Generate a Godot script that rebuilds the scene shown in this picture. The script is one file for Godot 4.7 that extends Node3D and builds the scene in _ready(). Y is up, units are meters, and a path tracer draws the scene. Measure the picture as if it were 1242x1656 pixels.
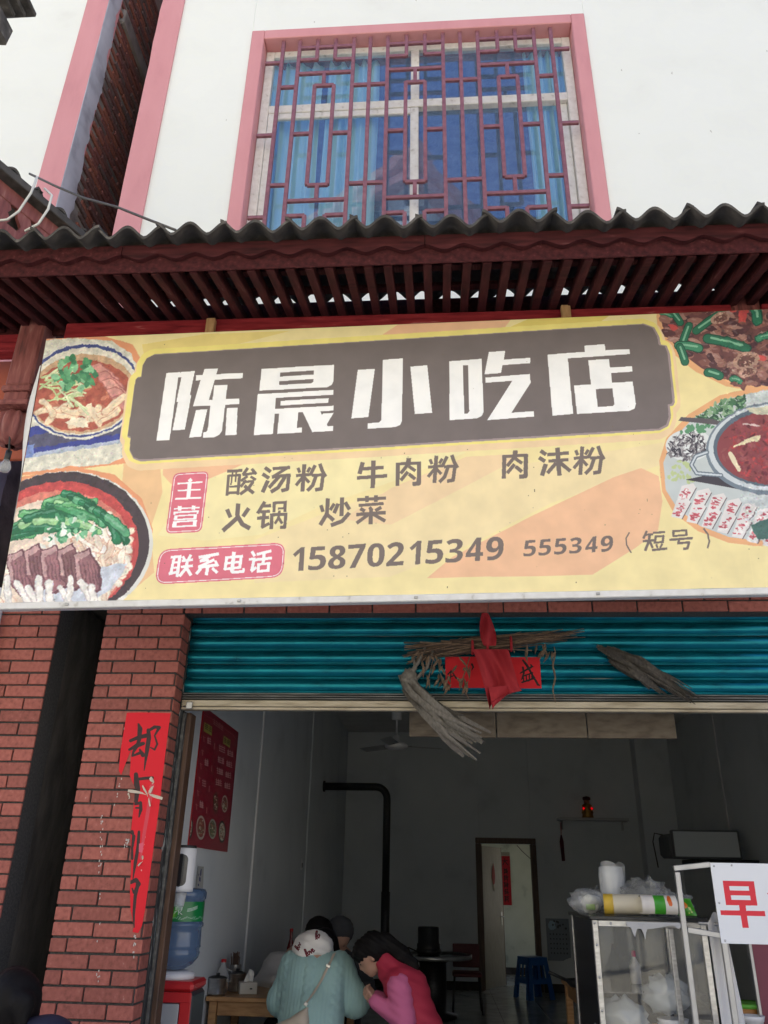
extends Node3D
# A noodle shop front seen from the street: tiled pier, tile eave, printed sign, raised shutter and the dim room behind it.
# y is up, the face of the tiled piers is z = 0 and the street lies towards +z.

const FL := .02       # floor of the shop
const ZB := -10.3     # its rear wall
const XL := -1.68     # its side walls
const XR := 3.86
const EYE := Vector3(0, 1.5, 4.4)
var look: Basis
var rng := RandomNumberGenerator.new()
var used := {}
var M := {}
var tex_cache := {}

func _ready() -> void:
	rng.seed = 7
	look = Basis.from_euler(Vector3(deg_to_rad(25.03), deg_to_rad(4.32), deg_to_rad(1.166)), EULER_ORDER_YXZ)
	var cam := Camera3D.new()
	cam.name = "camera"
	cam.fov = rad_to_deg(2.0 * atan(828.0 / 1292.0))
	cam.near = 0.05
	cam.far = 400.0
	add_child(cam)
	cam.transform = Transform3D(look, EYE)
	cam.current = true
	var env := Environment.new()
	env.background_mode = Environment.BG_SKY
	var sky_mat := ProceduralSkyMaterial.new()
	sky_mat.sky_top_color = Color(0.33, 0.46, 0.70)
	sky_mat.sky_horizon_color = Color(0.97, 0.94, 0.88)
	sky_mat.sky_curve = 0.22
	sky_mat.sky_energy_multiplier = 1.0
	sky_mat.ground_bottom_color = Color(0.42, 0.40, 0.37)
	sky_mat.ground_horizon_color = Color(0.62, 0.61, 0.58)
	sky_mat.sun_angle_max = 12.0
	var sky := Sky.new()
	sky.sky_material = sky_mat
	env.sky = sky
	env.tonemap_mode = Environment.TONE_MAPPER_LINEAR
	env.tonemap_exposure = 2.5
	env.sdfgi_enabled = true
	env.ssao_enabled = true
	env.ssil_enabled = true
	var we := WorldEnvironment.new()
	we.name = "world_environment"
	we.environment = env
	add_child(we)
	var sun := DirectionalLight3D.new()
	sun.name = "sun"
	sun.light_energy = 1.5
	sun.light_angular_distance = 0.5
	sun.light_color = Color(1.0, 0.93, 0.80)
	sun.shadow_enabled = true
	add_child(sun)
	sun.look_at_from_position(Vector3(-6, 30, -15), Vector3.ZERO)

	make_materials()
	build_ground()
	build_shop()
	build_window()
	build_neighbour()
	build_across()
	build_eave()
	build_neighbour_eave()
	build_shutter()
	build_sign()
	build_door_charm()
	build_couplet()
	build_left_things()
	build_room_things()
	build_back_things()
	build_counter()
	build_people()
	print("built in ", Time.get_ticks_msec(), " ms")

# ---------------------------------------------------------------- photograph pixel -> place
func ray(px: float, py: float) -> Vector3:
	return look * Vector3((px - 621.0) / 1292.0, (828.0 - py) / 1292.0, -1.0)

func onz(px: float, py: float, z: float) -> Vector3:
	var d := ray(px, py)
	return EYE + d * ((z - EYE.z) / d.z)

func onx(px: float, py: float, x: float) -> Vector3:
	var d := ray(px, py)
	return EYE + d * ((x - EYE.x) / d.x)

func ony(px: float, py: float, y: float) -> Vector3:
	var d := ray(px, py)
	return EYE + d * ((y - EYE.y) / d.y)

# ---------------------------------------------------------------- nodes
func numbered(called: String) -> String:
	used[called] = used.get(called, -1) + 1
	return called if used[called] == 0 else "%s_%03d" % [called, used[called]]

func thing(called: String, label: String, category: String, at := Vector3.ZERO, group := "") -> Node3D:
	var o := Node3D.new()
	o.name = numbered(called)
	add_child(o)
	o.position = at
	o.set_meta("label", label)
	o.set_meta("category", category)
	if group:
		o.set_meta("group", group)
	return o

func struct(o: Node) -> Node:
	o.set_meta("kind", "structure")
	return o

# adds a mesh under a parent; the mesh is given in world coordinates unless shift is false
func part(called: String, mesh: Mesh, m: Material, parent: Node3D, at := Vector3.ZERO) -> MeshInstance3D:
	var o := MeshInstance3D.new()
	o.name = called if parent != self else numbered(called)
	o.mesh = mesh
	o.material_override = m
	parent.add_child(o, true)
	o.position = at
	return o

func stuff(o: Node) -> void:
	o.set_meta("kind", "stuff")

# ---------------------------------------------------------------- shapes
func begin(smooth := false) -> SurfaceTool:
	var st := SurfaceTool.new()
	st.begin(Mesh.PRIMITIVE_TRIANGLES)
	st.set_smooth_group(0 if smooth else -1)
	return st

func done(st: SurfaceTool) -> ArrayMesh:
	st.generate_normals()
	return st.commit()

func tri(st: SurfaceTool, a: Vector3, b: Vector3, c: Vector3) -> void:
	st.add_vertex(a)
	st.add_vertex(b)
	st.add_vertex(c)

# a, b, c, d run clockwise seen from the front
func quad(st: SurfaceTool, a: Vector3, b: Vector3, c: Vector3, d: Vector3) -> void:
	tri(st, a, b, c)
	tri(st, a, c, d)

# chamfered box
func bx(st: SurfaceTool, c: Vector3, s: Vector3, b := Basis.IDENTITY, bev := 0.004) -> void:
	var h := s * 0.5
	bev = minf(bev, minf(h.x, minf(h.y, h.z)) * 0.6)
	var P := func(i: Vector3, axis: int) -> Vector3:
		var v := Vector3(i.x * (h.x - bev), i.y * (h.y - bev), i.z * (h.z - bev))
		v[axis] = i[axis] * h[axis]
		return c + b * v
	var ax := [[0, 1, 2], [1, 2, 0], [2, 0, 1]]
	for a in ax:
		for s0: float in [-1.0, 1.0]:
			var q := []
			for uv in [[-1, -1], [-1, 1], [1, 1], [1, -1]]:
				var i := Vector3.ZERO
				i[a[0]] = s0
				i[a[1]] = uv[0]
				i[a[2]] = uv[1]
				q.append(P.call(i, a[0]))
			if s0 > 0:
				quad(st, q[0], q[1], q[2], q[3])
			else:
				quad(st, q[3], q[2], q[1], q[0])
	# edges
	for a in ax:
		for s1: float in [-1.0, 1.0]:
			for s2: float in [-1.0, 1.0]:
				var lo := Vector3.ZERO
				lo[a[0]] = -1.0
				lo[a[1]] = s1
				lo[a[2]] = s2
				var hi := lo
				hi[a[0]] = 1.0
				var p0: Vector3 = P.call(lo, a[1])
				var p1: Vector3 = P.call(hi, a[1])
				var p2: Vector3 = P.call(hi, a[2])
				var p3: Vector3 = P.call(lo, a[2])
				if s1 * s2 > 0:
					quad(st, p0, p3, p2, p1)
				else:
					quad(st, p0, p1, p2, p3)
	for sx: float in [-1.0, 1.0]:
		for sy: float in [-1.0, 1.0]:
			for sz: float in [-1.0, 1.0]:
				var i := Vector3(sx, sy, sz)
				var p0: Vector3 = P.call(i, 0)
				var p1: Vector3 = P.call(i, 1)
				var p2: Vector3 = P.call(i, 2)
				if sx * sy * sz > 0:
					tri(st, p0, p2, p1)
				else:
					tri(st, p0, p1, p2)

func box_mesh(c: Vector3, s: Vector3, bev := 0.004, b := Basis.IDENTITY) -> ArrayMesh:
	var st := begin()
	bx(st, c, s, b, bev)
	return done(st)

# box between two corners
func span(x0: float, x1: float, y0: float, y1: float, z0: float, z1: float, bev := 0.004) -> ArrayMesh:
	return box_mesh(Vector3((x0 + x1) / 2, (y0 + y1) / 2, (z0 + z1) / 2), Vector3(absf(x1 - x0), absf(y1 - y0), absf(z1 - z0)), bev)

# a square bar from a to b
func bar(st: SurfaceTool, a: Vector3, b: Vector3, w: float, d: float, up := Vector3(0, 0, 1), bev := 0.003) -> void:
	var y := (b - a).normalized()
	var x := y.cross(up).normalized()
	var z := x.cross(y)
	bx(st, (a + b) / 2, Vector3(w, (b - a).length(), d), Basis(x, y, z), bev)

func tube(st: SurfaceTool, pts: Array, radii, seg := 8, caps := true) -> void:
	var n := pts.size()
	var rings := []
	var prev_x := Vector3.ZERO
	for i in n:
		var t: Vector3 = (pts[mini(i + 1, n - 1)] - pts[maxi(i - 1, 0)]).normalized()
		var x := prev_x - t * prev_x.dot(t)
		if x.length() < 0.01:
			x = t.cross(Vector3(0.31, 0.17, 0.94))
			if x.length() < 0.05:
				x = t.cross(Vector3.RIGHT)
		x = x.normalized()
		prev_x = x
		var y := t.cross(x)
		var r: float = radii[i] if radii is Array else radii
		var ring := []
		for k in seg:
			var a := TAU * k / seg
			ring.append(pts[i] + (x * cos(a) + y * sin(a)) * r)
		rings.append(ring)
	for i in n - 1:
		for k in seg:
			var k2 := (k + 1) % seg
			quad(st, rings[i][k], rings[i + 1][k], rings[i + 1][k2], rings[i][k2])
	if caps:
		for k in range(1, seg - 1):
			tri(st, rings[0][0], rings[0][k], rings[0][k + 1])
			tri(st, rings[n - 1][0], rings[n - 1][k + 1], rings[n - 1][k])

# profile: array of Vector2(radius, height) from bottom to top, around the y axis
func lathe(st: SurfaceTool, profile: Array, seg := 24, at := Vector3.ZERO, b := Basis.IDENTITY, lobes := 0, lobe_depth := 0.0) -> void:
	var rings := []
	for p in profile:
		var ring := []
		for k in seg:
			var a := TAU * k / seg
			var r: float = p.x * (1.0 - lobe_depth * (0.5 + 0.5 * cos(a * lobes)) if lobes else 1.0)
			ring.append(at + b * Vector3(cos(a) * r, p.y, sin(a) * r))
		rings.append(ring)
	for i in rings.size() - 1:
		for k in seg:
			var k2 := (k + 1) % seg
			quad(st, rings[i][k], rings[i][k2], rings[i + 1][k2], rings[i + 1][k])

func lathe_mesh(profile: Array, seg := 24, at := Vector3.ZERO, b := Basis.IDENTITY) -> ArrayMesh:
	var st := begin(true)
	lathe(st, profile, seg, at, b)
	return done(st)

# a flat outline (x, y) given depth along z; front face at z1
func prism(st: SurfaceTool, poly: PackedVector2Array, z0: float, z1: float, xf := Transform3D.IDENTITY) -> void:
	if not Geometry2D.is_polygon_clockwise(poly):
		poly = poly.duplicate()
		poly.reverse()
	var idx := Geometry2D.triangulate_polygon(poly)
	for i in range(0, idx.size(), 3):
		var a := poly[idx[i]]
		var b := poly[idx[i + 1]]
		var c := poly[idx[i + 2]]
		if (b - a).cross(c - a) > 0:
			var t := b
			b = c
			c = t
		tri(st, xf * Vector3(a.x, a.y, z1), xf * Vector3(b.x, b.y, z1), xf * Vector3(c.x, c.y, z1))
		tri(st, xf * Vector3(a.x, a.y, z0), xf * Vector3(c.x, c.y, z0), xf * Vector3(b.x, b.y, z0))
	for i in poly.size():
		var p := poly[i]
		var q := poly[(i + 1) % poly.size()]
		quad(st, xf * Vector3(p.x, p.y, z1), xf * Vector3(p.x, p.y, z0), xf * Vector3(q.x, q.y, z0), xf * Vector3(q.x, q.y, z1))

# a sheet over a grid, f(u, v) -> Vector3, with uv = (u, v)
func sheet(f: Callable, nu: int, nv: int, smooth := true) -> ArrayMesh:
	var st := begin(smooth)
	var g := []
	for i in nu + 1:
		var col := []
		for j in nv + 1:
			col.append(f.call(float(i) / nu, float(j) / nv))
		g.append(col)
	for i in nu:
		for j in nv:
			for c in [[0, 0], [1, 0], [1, 1], [0, 0], [1, 1], [0, 1]]:
				st.set_uv(Vector2(float(i + c[0]) / nu, float(j + c[1]) / nv))
				st.add_vertex(g[i + c[0]][j + c[1]])
	return done(st)

# ---------------------------------------------------------------- painted print: a picture on which flat shapes are drawn
class Print:
	var img: Image
	var to: Callable          # photograph pixel -> texel
	func _init(w: int, h: int, c: Color) -> void:
		img = Image.create(w, h, false, Image.FORMAT_RGB8)
		img.fill(c)
	func poly(contours: Array, c: Color) -> void:
		var lo := 1e9
		var hi := -1e9
		for k in contours:
			for p in k:
				lo = minf(lo, p.y)
				hi = maxf(hi, p.y)
		for y in range(maxi(0, int(floor(lo))), mini(img.get_height(), int(ceil(hi)) + 1)):
			var yc := y + 0.5
			var xs := PackedFloat32Array()
			for k in contours:
				var n: int = k.size()
				for i in n:
					var a: Vector2 = k[i]
					var b: Vector2 = k[(i + 1) % n]
					if (a.y <= yc) != (b.y <= yc):
						xs.append(a.x + (yc - a.y) / (b.y - a.y) * (b.x - a.x))
			xs.sort()
			for i in range(0, xs.size() - 1, 2):
				var x0 := int(round(xs[i]))
				var x1 := int(round(xs[i + 1]))
				if x1 > x0:
					img.fill_rect(Rect2i(x0, y, x1 - x0, 1), c)
	func px(contours: Array, c: Color, o := Vector2.ZERO, s := 1.0) -> void:
		var out := []
		for k in contours:
			var q := PackedVector2Array()
			for i in k.size():
				q.append(to.call(o + Vector2(k[i][0], k[i][1]) * s))
			out.append(q)
		poly(out, c)
	func ellipse(cx: float, cy: float, rx: float, ry: float, c: Color, turn := 0.0, a0 := 0.0, a1 := TAU) -> void:
		var q := []
		for i in 41:
			var a := a0 + (a1 - a0) * i / 40.0
			var v := Vector2(cos(a) * rx, sin(a) * ry).rotated(turn)
			q.append([cx + v.x, cy + v.y])
		px([q], c)
	# brush along points; widths in the same unit as the points
	func brush(pts: Array, w, c: Color, o := Vector2.ZERO, s := 1.0, round_ends := true) -> void:
		var n := pts.size()
		for i in n - 1:
			var a := Vector2(pts[i][0], pts[i][1])
			var b := Vector2(pts[i + 1][0], pts[i + 1][1])
			var wa: float = w[i] if w is Array else w
			var wb: float = w[i + 1] if w is Array else w
			var d := (b - a).normalized()
			var nn := Vector2(-d.y, d.x)
			var q := [a + nn * wa / 2, b + nn * wb / 2, b - nn * wb / 2, a - nn * wa / 2]
			px([q.map(func(v): return [v.x, v.y])], c, o, s)
			if round_ends or (i < n - 2):
				var r := wb / 2
				var e := []
				for k in 10:
					e.append([b.x + cos(TAU * k / 10) * r, b.y + sin(TAU * k / 10) * r])
				px([e], c, o, s)
			if round_ends and i == 0:
				var e := []
				for k in 10:
					e.append([a.x + cos(TAU * k / 10) * wa / 2, a.y + sin(TAU * k / 10) * wa / 2])
				px([e], c, o, s)
	func texture() -> ImageTexture:
		return ImageTexture.create_from_image(img)

# outlines of a piece of writing, as triangles in the unit square (x right, y down)
func glyph(text: String, face := "Droid Sans", weight := 700) -> Array:
	var f := SystemFont.new()
	f.font_names = PackedStringArray([face])
	f.font_weight = weight
	var t := TextMesh.new()
	t.text = text
	t.font = f
	t.font_size = 64
	t.depth = 0.0
	t.pixel_size = 0.01
	var v: PackedVector3Array = t.get_mesh_arrays()[Mesh.ARRAY_VERTEX]
	var ix: PackedInt32Array = t.get_mesh_arrays()[Mesh.ARRAY_INDEX]
	var lo := Vector2(1e9, 1e9)
	var hi := -lo
	for p in v:
		lo = lo.min(Vector2(p.x, p.y))
		hi = hi.max(Vector2(p.x, p.y))
	var out := []
	var n := ix.size() if ix.size() else v.size()
	for i in range(0, n, 3):
		var q := []
		for k in 3:
			var p := v[ix[i + k] if ix.size() else i + k]
			q.append([(p.x - lo.x) / (hi.x - lo.x), 1.0 - (p.y - lo.y) / (hi.y - lo.y)])
		out.append(q)
	return out

# ---------------------------------------------------------------- materials
func lin(r: float, g: float, b: float) -> Color:
	return Color(r, g, b).linear_to_srgb()

func plain(c: Color, rough := 0.7, metal := 0.0) -> StandardMaterial3D:
	var m := StandardMaterial3D.new()
	m.albedo_color = c
	m.roughness = rough
	m.metallic = metal
	return m

func noise_tex(ramp: Array, freq: float, seed_: int, size := 512, type := FastNoiseLite.TYPE_SIMPLEX_SMOOTH, octaves := 5) -> NoiseTexture2D:
	var t := NoiseTexture2D.new()
	t.width = size
	t.height = size
	t.seamless = true
	t.seamless_blend_skirt = 0.2
	var n := FastNoiseLite.new()
	n.seed = seed_
	n.noise_type = type
	n.frequency = freq
	n.fractal_octaves = octaves
	t.noise = n
	if ramp.size():
		var g := Gradient.new()
		g.offsets = PackedFloat32Array(ramp.map(func(r): return r[0]))
		g.colors = PackedColorArray(ramp.map(func(r): return r[1]))
		t.color_ramp = g
	return t

# a surface with patches of colour and fine relief, laid on in world metres
func rough_mat(ramp: Array, freq: float, scale: Vector3, rough: float, bump_cm := 0.0, bump_freq := 0.08, seed_ := 1, metal := 0.0, world := true) -> StandardMaterial3D:
	var m := StandardMaterial3D.new()
	m.albedo_texture = noise_tex(ramp, freq, seed_)
	m.roughness = rough
	m.metallic = metal
	m.uv1_triplanar = true
	m.uv1_world_triplanar = world
	m.uv1_scale = scale
	if bump_cm > 0.0:
		var key := "b%f" % bump_freq
		if not tex_cache.has(key):
			tex_cache[key] = noise_tex([], bump_freq, 99)
		m.heightmap_enabled = true
		m.heightmap_texture = tex_cache[key]
		m.heightmap_scale = bump_cm
	return m

func glass(c: Color, alpha: float, metal := 0.0, rough := 0.02) -> StandardMaterial3D:
	var m := StandardMaterial3D.new()
	m.transparency = BaseMaterial3D.TRANSPARENCY_ALPHA
	c.a = alpha
	m.albedo_color = c
	m.roughness = rough
	m.metallic = metal
	return m

func picture(p: Print, rough := 0.6) -> StandardMaterial3D:
	var m := StandardMaterial3D.new()
	m.albedo_texture = p.texture()
	m.roughness = rough
	return m

func make_materials() -> void:
	M.wall = rough_mat([[0.0, lin(.695, .71, .66)], [0.22, lin(.748, .77, .72)], [0.5, lin(.762, .785, .735)], [1.0, lin(.772, .795, .75)]], 0.006, Vector3(.35, .35, .35), .85, .12, .05, 3)
	M.pink = rough_mat([[0.0, lin(.53, .235, .25)], [0.35, lin(.58, .262, .275)], [1.0, lin(.61, .285, .298)]], 0.01, Vector3(.9, .25, .9), .75, .0, .05, 4)
	M.plaster = rough_mat([[0.0, lin(.25, .26, .30)], [0.5, lin(.40, .43, .49)], [1.0, lin(.47, .50, .56)]], 0.01, Vector3(.5, .5, .5), .9, .25, .05, 5)
	M.concrete = rough_mat([[0.0, lin(.10, .095, .09)], [0.5, lin(.20, .19, .18)], [1.0, lin(.28, .27, .25)]], 0.012, Vector3(.6, .6, .6), .95, .5, .06, 6)
	M.dark_brown = rough_mat([[0.0, lin(.035, .03, .026)], [0.5, lin(.07, .06, .052)], [1.0, lin(.12, .105, .09)]], 0.012, Vector3(.9, .35, .9), .95, .5, .06, 8)  # dark brown for skirtings, and for walls whose shade is put into the colour
	M.mortar = rough_mat([[0.0, lin(.035, .033, .033)], [1.0, lin(.09, .085, .08)]], 0.05, Vector3(2, 2, 2), .95, .2, .1, 9)
	M.brick = []
	for k in 5:
		var d: float = [1.0, .9, 1.1, .82, 1.04][k]
		M.brick.append(rough_mat([[0.0, lin(.20 * d, .062 * d, .046 * d)], [.35, lin(.31 * d, .092 * d, .068 * d)], [.75, lin(.365 * d, .112 * d, .084 * d)], [.93, lin(.42 * d, .155 * d, .12 * d)], [1.0, lin(.62, .58, .52)]], 0.03, Vector3(1.7 + .1 * k, 1.7, 1.7), .8, .12, .12, 20 + k))
	M.raw_brick = []
	for k in 4:
		var c: Color = [Color(.20, .075, .065), Color(.155, .072, .065), Color(.27, .10, .068), Color(.14, .095, .088)][k]
		M.raw_brick.append(rough_mat([[0.0, lin(c.r * .45, c.g * .5, c.b * .5)], [.5, lin(c.r, c.g, c.b)], [.9, lin(c.r * 1.2, c.g * 1.25, c.b * 1.25)], [1.0, lin(.26, .25, .23)]], 0.03, Vector3(2.1, 2.1, 2.1), .92, .6, .1, 30 + k))
	M.shaded_red_wood = rough_mat([[0.0, lin(.022, .009, .0095)], [.4, lin(.052, .014, .015)], [.8, lin(.078, .020, .021)], [1.0, lin(.15, .085, .08)]], 0.02, Vector3(.35, 2.6, 2.6), .7, .0, .08, 40)  # maroon eave wood, darkened further to carry the shade under the eave
	M.bright_red = rough_mat([[0.0, lin(.10, .012, .016)], [.4, lin(.22, .022, .028)], [.8, lin(.30, .034, .04)], [1.0, lin(.42, .18, .17)]], 0.02, Vector3(.35, 2.6, 2.6), .6, .1, .08, 39)
	M.red_post = rough_mat([[0.0, lin(.09, .03, .028)], [.4, lin(.20, .055, .05)], [.75, lin(.27, .095, .082)], [1.0, lin(.38, .24, .21)]], 0.02, Vector3(2.6, .35, 2.6), .7, .12, .08, 41)
	M.shaded_rafter_wood = rough_mat([[0.0, lin(.022, .009, .0095)], [.4, lin(.052, .014, .015)], [.8, lin(.078, .020, .021)], [1.0, lin(.15, .085, .08)]], 0.02, Vector3(2.5, 2.5, .4), .7, .0, .08, 42)  # same maroon with the eave shade in it, grain along the rafters
	for w in [M.shaded_red_wood, M.shaded_rafter_wood, M.bright_red]:
		w.metallic_specular = .22
	M.tile = rough_mat([[0.0, lin(.025, .023, .021)], [.4, lin(.052, .048, .044)], [.75, lin(.085, .078, .07)], [1.0, lin(.20, .185, .165)]], 0.018, Vector3(1.1, 1.1, 1.1), .85, .25, .1, 43)
	M.cleat = rough_mat([[0.0, lin(.30, .15, .06)], [1.0, lin(.52, .32, .15)]], 0.02, Vector3(3, .6, 3), .75, .05, .1, 44)
	M.white_frame = rough_mat([[0.0, lin(.42, .40, .36)], [.25, lin(.68, .67, .64)], [1.0, lin(.80, .80, .78)]], 0.02, Vector3(1.2, 1.2, 1.2), .55, .04, .1, 45)
	M.grille = rough_mat([[0.0, lin(.15, .055, .07)], [.5, lin(.215, .08, .10)], [1.0, lin(.27, .12, .14)]], 0.02, Vector3(1.5, 1.5, 1.5), .5, .0, .1, 46)
	M.shutter = rough_mat([[0.0, lin(.0, .06, .085)], [.35, lin(.0, .13, .175)], [.8, lin(.0, .18, .235)], [.97, lin(.02, .24, .29)], [1.0, lin(.35, .38, .38)]], 0.02, Vector3(.45, 1.6, 1.6), .27, .0, .08, 47, .7)
	M.alu = rough_mat([[0.0, lin(.22, .18, .12)], [.5, lin(.40, .345, .25)], [1.0, lin(.50, .44, .34)]], 0.02, Vector3(.3, 2, 2), .5, .0, .1, 48, .35)
	M.alu_dark = rough_mat([[0.0, lin(.06, .058, .055)], [.55, lin(.13, .128, .12)], [1.0, lin(.30, .30, .28)]], 0.02, Vector3(.3, 2, 2), .55, .0, .1, 49, .4)
	M.jamb_paint = rough_mat([[0.0, lin(.02, .02, .02)], [.66, lin(.035, .035, .034)], [.70, lin(.26, .26, .245)], [.8, lin(.34, .34, .32)], [.84, lin(.05, .20, .20)], [.87, lin(.03, .03, .03)], [1.0, lin(.02, .02, .02)]], 0.03, Vector3(3.0, .45, 3.0), .7, .0, .1, 50)
	M.brown = rough_mat([[0.0, lin(.05, .026, .016)], [.5, lin(.095, .048, .028)], [1.0, lin(.14, .075, .045)]], 0.02, Vector3(3, .3, 3), .5, .0, .1, 51)
	M.room_wall = rough_mat([[0.0, lin(.57, .61, .64)], [.3, lin(.66, .70, .73)], [1.0, lin(.72, .755, .78)]], 0.006, Vector3(.3, .3, .3), .8, .0, .06, 52)
	M.back_wall = rough_mat([[0.0, lin(.30, .33, .26)], [.3, lin(.58, .61, .50)], [1.0, lin(.66, .68, .57)]], 0.008, Vector3(.4, .4, .4), .8, .08, .06, 53)
	M.ceiling = rough_mat([[0.0, lin(.60, .61, .61)], [1.0, lin(.72, .73, .73)]], 0.01, Vector3(.4, .4, .4), .9, .0, .06, 54)
	M.floor_tile = rough_mat([[0.0, lin(.30, .31, .29)], [.5, lin(.38, .39, .36)], [1.0, lin(.45, .46, .43)]], 0.01, Vector3(.6, .6, .6), .16, .0, .06, 55)
	M.street = rough_mat([[0.0, lin(.37, .37, .34)], [.5, lin(.485, .49, .45)], [1.0, lin(.56, .565, .53)]], 0.02, Vector3(.3, .3, .3), .9, .3, .1, 56)
	M.wood = rough_mat([[0.0, lin(.26, .12, .045)], [.45, lin(.40, .21, .085)], [.85, lin(.47, .27, .12)], [1.0, lin(.20, .09, .04)]], 0.02, Vector3(.5, 3.2, 3.2), .38, .02, .1, 57)
	M.steel = rough_mat([[0.0, lin(.36, .36, .36)], [1.0, lin(.62, .62, .62)]], 0.02, Vector3(1, 4, 1), .28, .0, .1, 58, .9)
	M.steel_dull = rough_mat([[0.0, lin(.36, .36, .36)], [1.0, lin(.46, .46, .455)]], 0.01, Vector3(2, 2, 2), .38, .0, .1, 59, .8)
	M.white_plastic = plain(lin(.72, .72, .73), .4)
	M.black = plain(lin(.018, .018, .019), .45)
	M.dark_metal = rough_mat([[0.0, lin(.018, .018, .02)], [1.0, lin(.06, .06, .06)]], 0.03, Vector3(2, 2, 2), .42, .0, .1, 60, .6)
	M.red_plastic = plain(lin(.50, .02, .025), .35)
	M.grey_panel = plain(lin(.36, .37, .38), .5)
	M.clear = glass(lin(.9, .92, .92), .06)
	M.bag = glass(lin(.85, .87, .88), .25, 0.0, .2)
	M.wire = plain(lin(.10, .095, .09), .7)
	M.cable = plain(lin(.60, .60, .56), .6)

# ---------------------------------------------------------------- ground
func build_ground() -> void:
	var g := part("street", span(-90, 90, -0.5, -.1, 2.55, 120, .0), M.street, self)
	struct(g)
	var p := part("pavement", span(-30, 30, -0.4, 0.012, -0.19, 2.55, .015), M.street, self)
	struct(p)

# tiles of a tiled face: rows of pitch .07, tiles .24 x .06; at(x, y) gives the middle of a tile, cut to lo..hi
func tile_rows(parent: Node3D, lo: float, hi: float, y0: float, y1: float, joint_even: float, joint_odd: float, place: Callable) -> void:
	var k0 := int(ceil((1.866 - y1) / .07))
	var k1 := int(floor((1.866 - y0) / .07))
	for k in range(k0, k1):
		var j := joint_odd if posmod(k, 2) == 1 else joint_even
		var x: float = j - ceil((j - lo) / .25) * .25
		while x < hi:
			var a := maxf(x + .005, lo)
			var b := minf(x + .245, hi)
			if b - a > .02:
				var key := "t%d" % int(round((b - a) * 200))
				if not tex_cache.has(key):
					tex_cache[key] = box_mesh(Vector3.ZERO, Vector3(round((b - a) * 200) / 200, .0595, .014), .0022)
				var o := part("brick", tex_cache[key], M.brick[rng.randi() % 5], parent)
				place.call(o, (a + b) / 2 + rng.randf_range(-.001, .001), 1.866 - k * .07 - .035 + rng.randf_range(-.0012, .0012))
				o.rotation.z += rng.randf_range(-.004, .004)
			x += .25

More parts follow.
